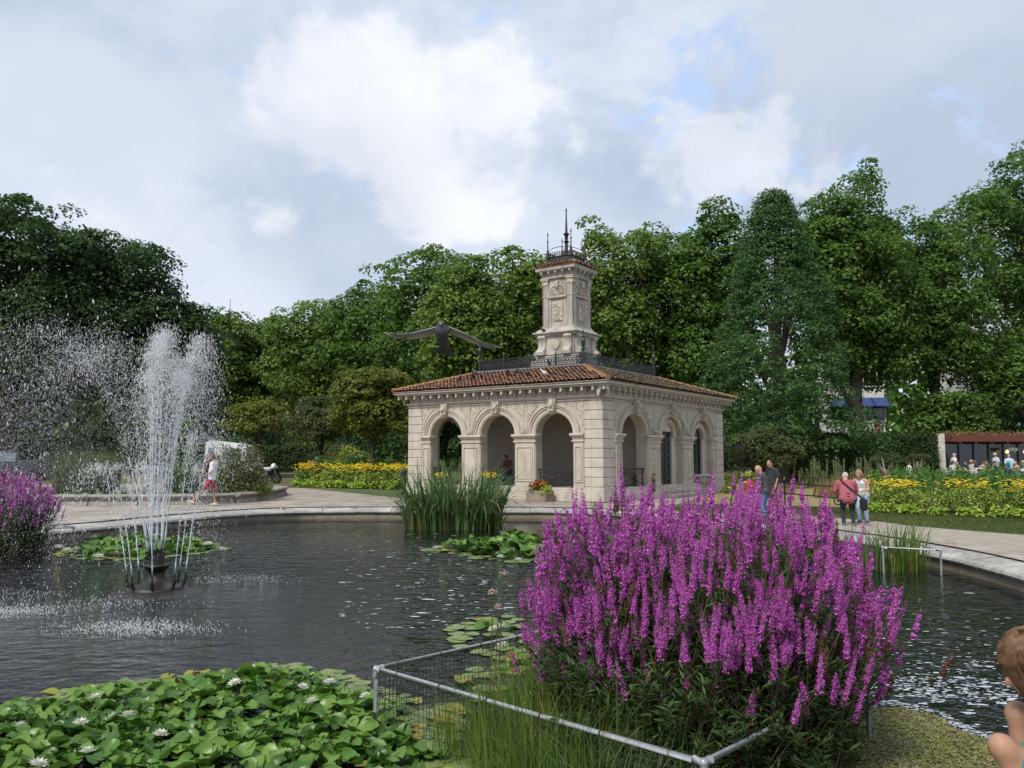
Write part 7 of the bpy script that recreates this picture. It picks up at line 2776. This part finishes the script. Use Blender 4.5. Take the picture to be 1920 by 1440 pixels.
house('white stuccoed house with blue awnings glimpsed between the plane trunks', 1556, 1660, 76, 13, 3, 4, 1, True)
house('tall white stuccoed house rising behind the cafe roof', 1790, 1856, 76, 14, 4, 2, 2)
house('far white columned house front under the trees behind the van', 470, 560, 110, 8, 2, 6, 3)
FLB, FLR, FLW = M('flag_blue', (.01, .02, .15), (.012, .022, .13)), M('flag_red', (.4, .01, .02), (.35, .01, .02)), M('flag_white', (.7, .7, .7), (.65, .65, .65))
for px, py, lab in ((1597, 796, 'furled union flag on a slanted pole at the white house'), (1640, 792, 'open union flag on a slanted pole beside the trunk gap')):
    p = AT(px, py, 73)
    t = empty('flag', p, 0, lab, 'flag')
    MB().tube([(-1.0, 3.2, -1.6), (0, 0, .3)], .05, 6).build('pole', FLW, t)
    fl_ = MB().add([(0, 0, .3), (.9, .1, .0), (.75, .15, -1.0), (-.05, .0, -.75)], [(0, 1, 2, 3)]).build('cloth', FLB, t)
    MB().add([(-.02, -.02, -.12), (.85, .07, -.4), (.82, .08, -.6), (-.04, -.02, -.32)], [(0, 1, 2, 3)]).build('red_cross', FLR, fl_)
    MB().add([(.35, .02, .19), (.55, .04, .11), (.46, .05, -.92), (.26, .03, -.86)], [(0, 1, 2, 3)]).build('red_cross', FLR, fl_)
    MB().add([(0, -.01, .28), (.1, -.01, .28), (.76, .12, -.95), (.66, .1, -.98)], [(0, 1, 2, 3)]).build('white_saltire', FLW, fl_)
    MB().add([(.8, .08, .0), (.9, .08, .0), (.05, -.01, -.74), (-.05, -.01, -.74)], [(0, 1, 2, 3)]).build('white_saltire', FLW, fl_)
p = AT(432, 560, 120)
t = empty('radio_mast', (p.x, 120, 0), 0, 'thin grey mast poking above the pale tree row', 'mast')
MB().tube([(0, 0, 0), (0, 0, p.z)], [.2, .05], 6).build('pole', M('mast_grey', (.3, .3, .32), (.25, .25, .27)), t)
MB().tube([(-.4, 0, p.z - 2), (.4, 0, p.z - 2)], .04, 5).build('crossarm', M('mast_grey', (.3, .3, .32)), t)

# ================================================================== VEHICLES
TYRE = M('tyre', (.015, .015, .016), (.022, .022, .022), 10, .9)
RIM = M('wheel_rim', (.35, .36, .37), (.28, .29, .3), 8, .35, metal=.7)


def wheel(parent, x, y, z, r_, w):
    mb = MB()
    pr = [(r_ * .62, -w / 2), (r_ * .93, -w / 2), (r_, -w * .36), (r_, w * .36), (r_ * .93, w / 2), (r_ * .62, w / 2)]
    vs, fs, n_ = [], [], 20
    for rr_, yy in pr:
        for k in range(n_):
            t = 2 * math.pi * k / n_
            vs.append((x + rr_ * math.cos(t), y + yy, z + rr_ * math.sin(t)))
    for i in range(len(pr)):
        for k in range(n_):
            fs.append((i * n_ + k, i * n_ + (k + 1) % n_, ((i + 1) % len(pr)) * n_ + (k + 1) % n_, ((i + 1) % len(pr)) * n_ + k))
    mb.add(vs, fs)
    o = mb.build('wheel', TYRE, parent, smooth=True)
    rm = MB()
    for k in range(7):
        t = 2 * math.pi * k / 7
        rm.tube([(x, y, z), (x + r_ * .6 * math.cos(t), y, z + r_ * .6 * math.sin(t))], [.05, .035], 6)
    rm.tube([(x, y - w * .45, z), (x, y + w * .45, z)], r_ * .18, 10)
    rm.build('rim', RIM, o)


def extrude_body(prof, y0, y1, tuck=.0):
    """Side profile (x,z) extruded across the car with its upper edge drawn in by tuck."""
    zs = [z for _, z in prof]
    zm = (min(zs) + max(zs)) / 2
    n_ = len(prof)
    vs = []
    for y, s_ in ((y0, 1), (y0 + .06, 0), (y1 - .06, 0), (y1, 1)):
        for x, z in prof:
            k = max(0, (z - zm) / (max(zs) - zm)) * tuck
            sc = .985 if s_ else 1.0
            vs.append((x * sc, y + (k if y < 0 else -k), zm + (z - zm) * sc))
    fs = [tuple(range(n_)), tuple(range(4 * n_ - 1, 3 * n_ - 1, -1))]
    for i in range(3):
        for k in range(n_):
            fs.append((i * n_ + k, i * n_ + (k + 1) % n_, (i + 1) * n_ + (k + 1) % n_, (i + 1) * n_ + k))
    return MB().add(vs, fs)


DKP = M('dark_vehicle_paint', (.02, .024, .028), (.028, .032, .036), 2, .25, spec=.6)
p = AT(48, 888, 51)
tr = empty('pickup_truck', (p.x - .6, 51, gz(0, 51)), 0, 'dark pickup truck with an open load bed parked beyond the basin', 'pickup')
extrude_body([(-2.4, .45), (2.55, .45), (2.6, .95), (-.1, 1.0), (-.1, 1.12), (-2.2, 1.12), (-2.45, .95)], -.9, .9).build('body', DKP, tr, smooth=True)
extrude_body([(-1.2, 1.1), (-.62, 1.78), (-.5, 1.84), (.5, 1.84), (.56, 1.75), (.6, 1.0), (-1.25, 1.0)], -.84, .84, .12).build('cab', DKP, tr, smooth=True)
WG_ = M('vehicle_glass', (.10, .13, .15), (.13, .16, .18), 2, .08, spec=.8)
m = MB()
m.prism([(-.98, 1.16), (-.55, 1.68), (.42, 1.7), (.45, 1.16)], -.86, -.82, lambda a, b, d: (a, d + (b - 1.1) * .10, b))
m.build('side_window', WG_, tr)
MB().bev((.62, -.9, .95), (2.6, -.84, 1.32), .02).build('load_bed_side', DKP, tr)
MB().bev((2.54, -.84, .95), (2.6, .84, 1.32), .02).build('tailgate', DKP, tr)
MB().bev((.62, .84, .95), (2.6, .9, 1.32), .02).build('load_bed_side', DKP, tr)
for x in (-1.55, 1.6):
    for y in (-.82, .82):
        wheel(tr, x, y, .37, .38, .24)
MB().box((-.6, -.93, .98), (-.42, -.9, 1.01)).build('door_handle', RIM, tr)
p = AT(427, 826, 49)
vn = empty('white_van', (p.x + .2, 49, gz(0, 49)), 0, 'white van with a raised roof parked behind the flowering shrub', 'van')
VW = M('white_vehicle_paint', (.72, .72, .70), (.66, .66, .64), 2, .35)
H = p.z - gz(0, 49)
extrude_body([(-1.25, .4), (1.75, .4), (1.75, 1.1), (1.25, 1.25), (1.2, H - .35), (.9, H - .22), (-1.0, H - .0), (-1.2, H - .1), (-1.28, 1.4)], -.85, .85, .1).build('body', VW, vn, smooth=True)
m = MB()
m.prism([(-.2, 1.35), (.85, 1.35), (.8, H - .5), (-.2, H - .45)], -.87, -.83, lambda a, b, d: (a, d + .05, b))
m.build('side_window', WG_, vn)
m = MB()
m.prism([(-1.05, 1.5), (-.75, 1.5), (-.75, H - .45), (-1.05, H - .4)], -.87, -.83, lambda a, b, d: (a, d + .05, b))
m.build('side_window', WG_, vn)
for x in (-.85, 1.2):
    for y in (-.75, .75):
        wheel(vn, x, y, .34, .34, .2)
p = AT(497, 896, 48)
mc = empty('motorcycle', (p.x, 48, gz(0, 48)), R(35), 'parked motorcycle with a white fairing beside the flowering shrub', 'motorcycle')
for x in (-.68, .68):
    wheel(mc, x, 0, .32, .32, .14)
MB().tube([(-.68, 0, .32), (-.35, 0, .62), (.2, 0, .55), (.55, 0, .98)], [.05, .09, .1, .05], 8).build('frame', IRON, mc, smooth=True)
MB().tube([(.68, .07, .32), (.5, .07, 1.0)], .03, 8).build('fork', RIM, mc)
MB().tube([(.68, -.07, .32), (.5, -.07, 1.0)], .03, 8).build('fork', RIM, mc)
blob('fuel_tank', [('e', (.12, 0, .86), (.3, .15, .15)), ('e', (.5, 0, 1.02), (.16, .2, .2))], VW, mc, .03)
blob('seat', [('c', (-.15, 0, .84), (-.7, 0, .9), .11, .09)], TYRE, mc, .03)
blob('engine', [('e', (0, 0, .5), (.25, .17, .2))], RIM, mc, .03)
MB().tube([(.45, -.36, 1.12), (.5, 0, 1.08), (.45, .36, 1.12)], .018, 6).build('handlebar', IRON, mc)
MB().ico((.66, 0, .98), (.08, .1, .1), 2).build('headlight', VW, mc, smooth='all')
q = AT(486, 850, 53)
person('person in pale shirt standing beyond the motorcycle', (q.x, 53, gz(0, 53)), R(180), STAND, 'tan', (.02, .015, .01), (.6, .63, .7), 'g_pale', (.1, .12, .2), .8, 1.0, voxel=.03, fingers=False, scale=.95)
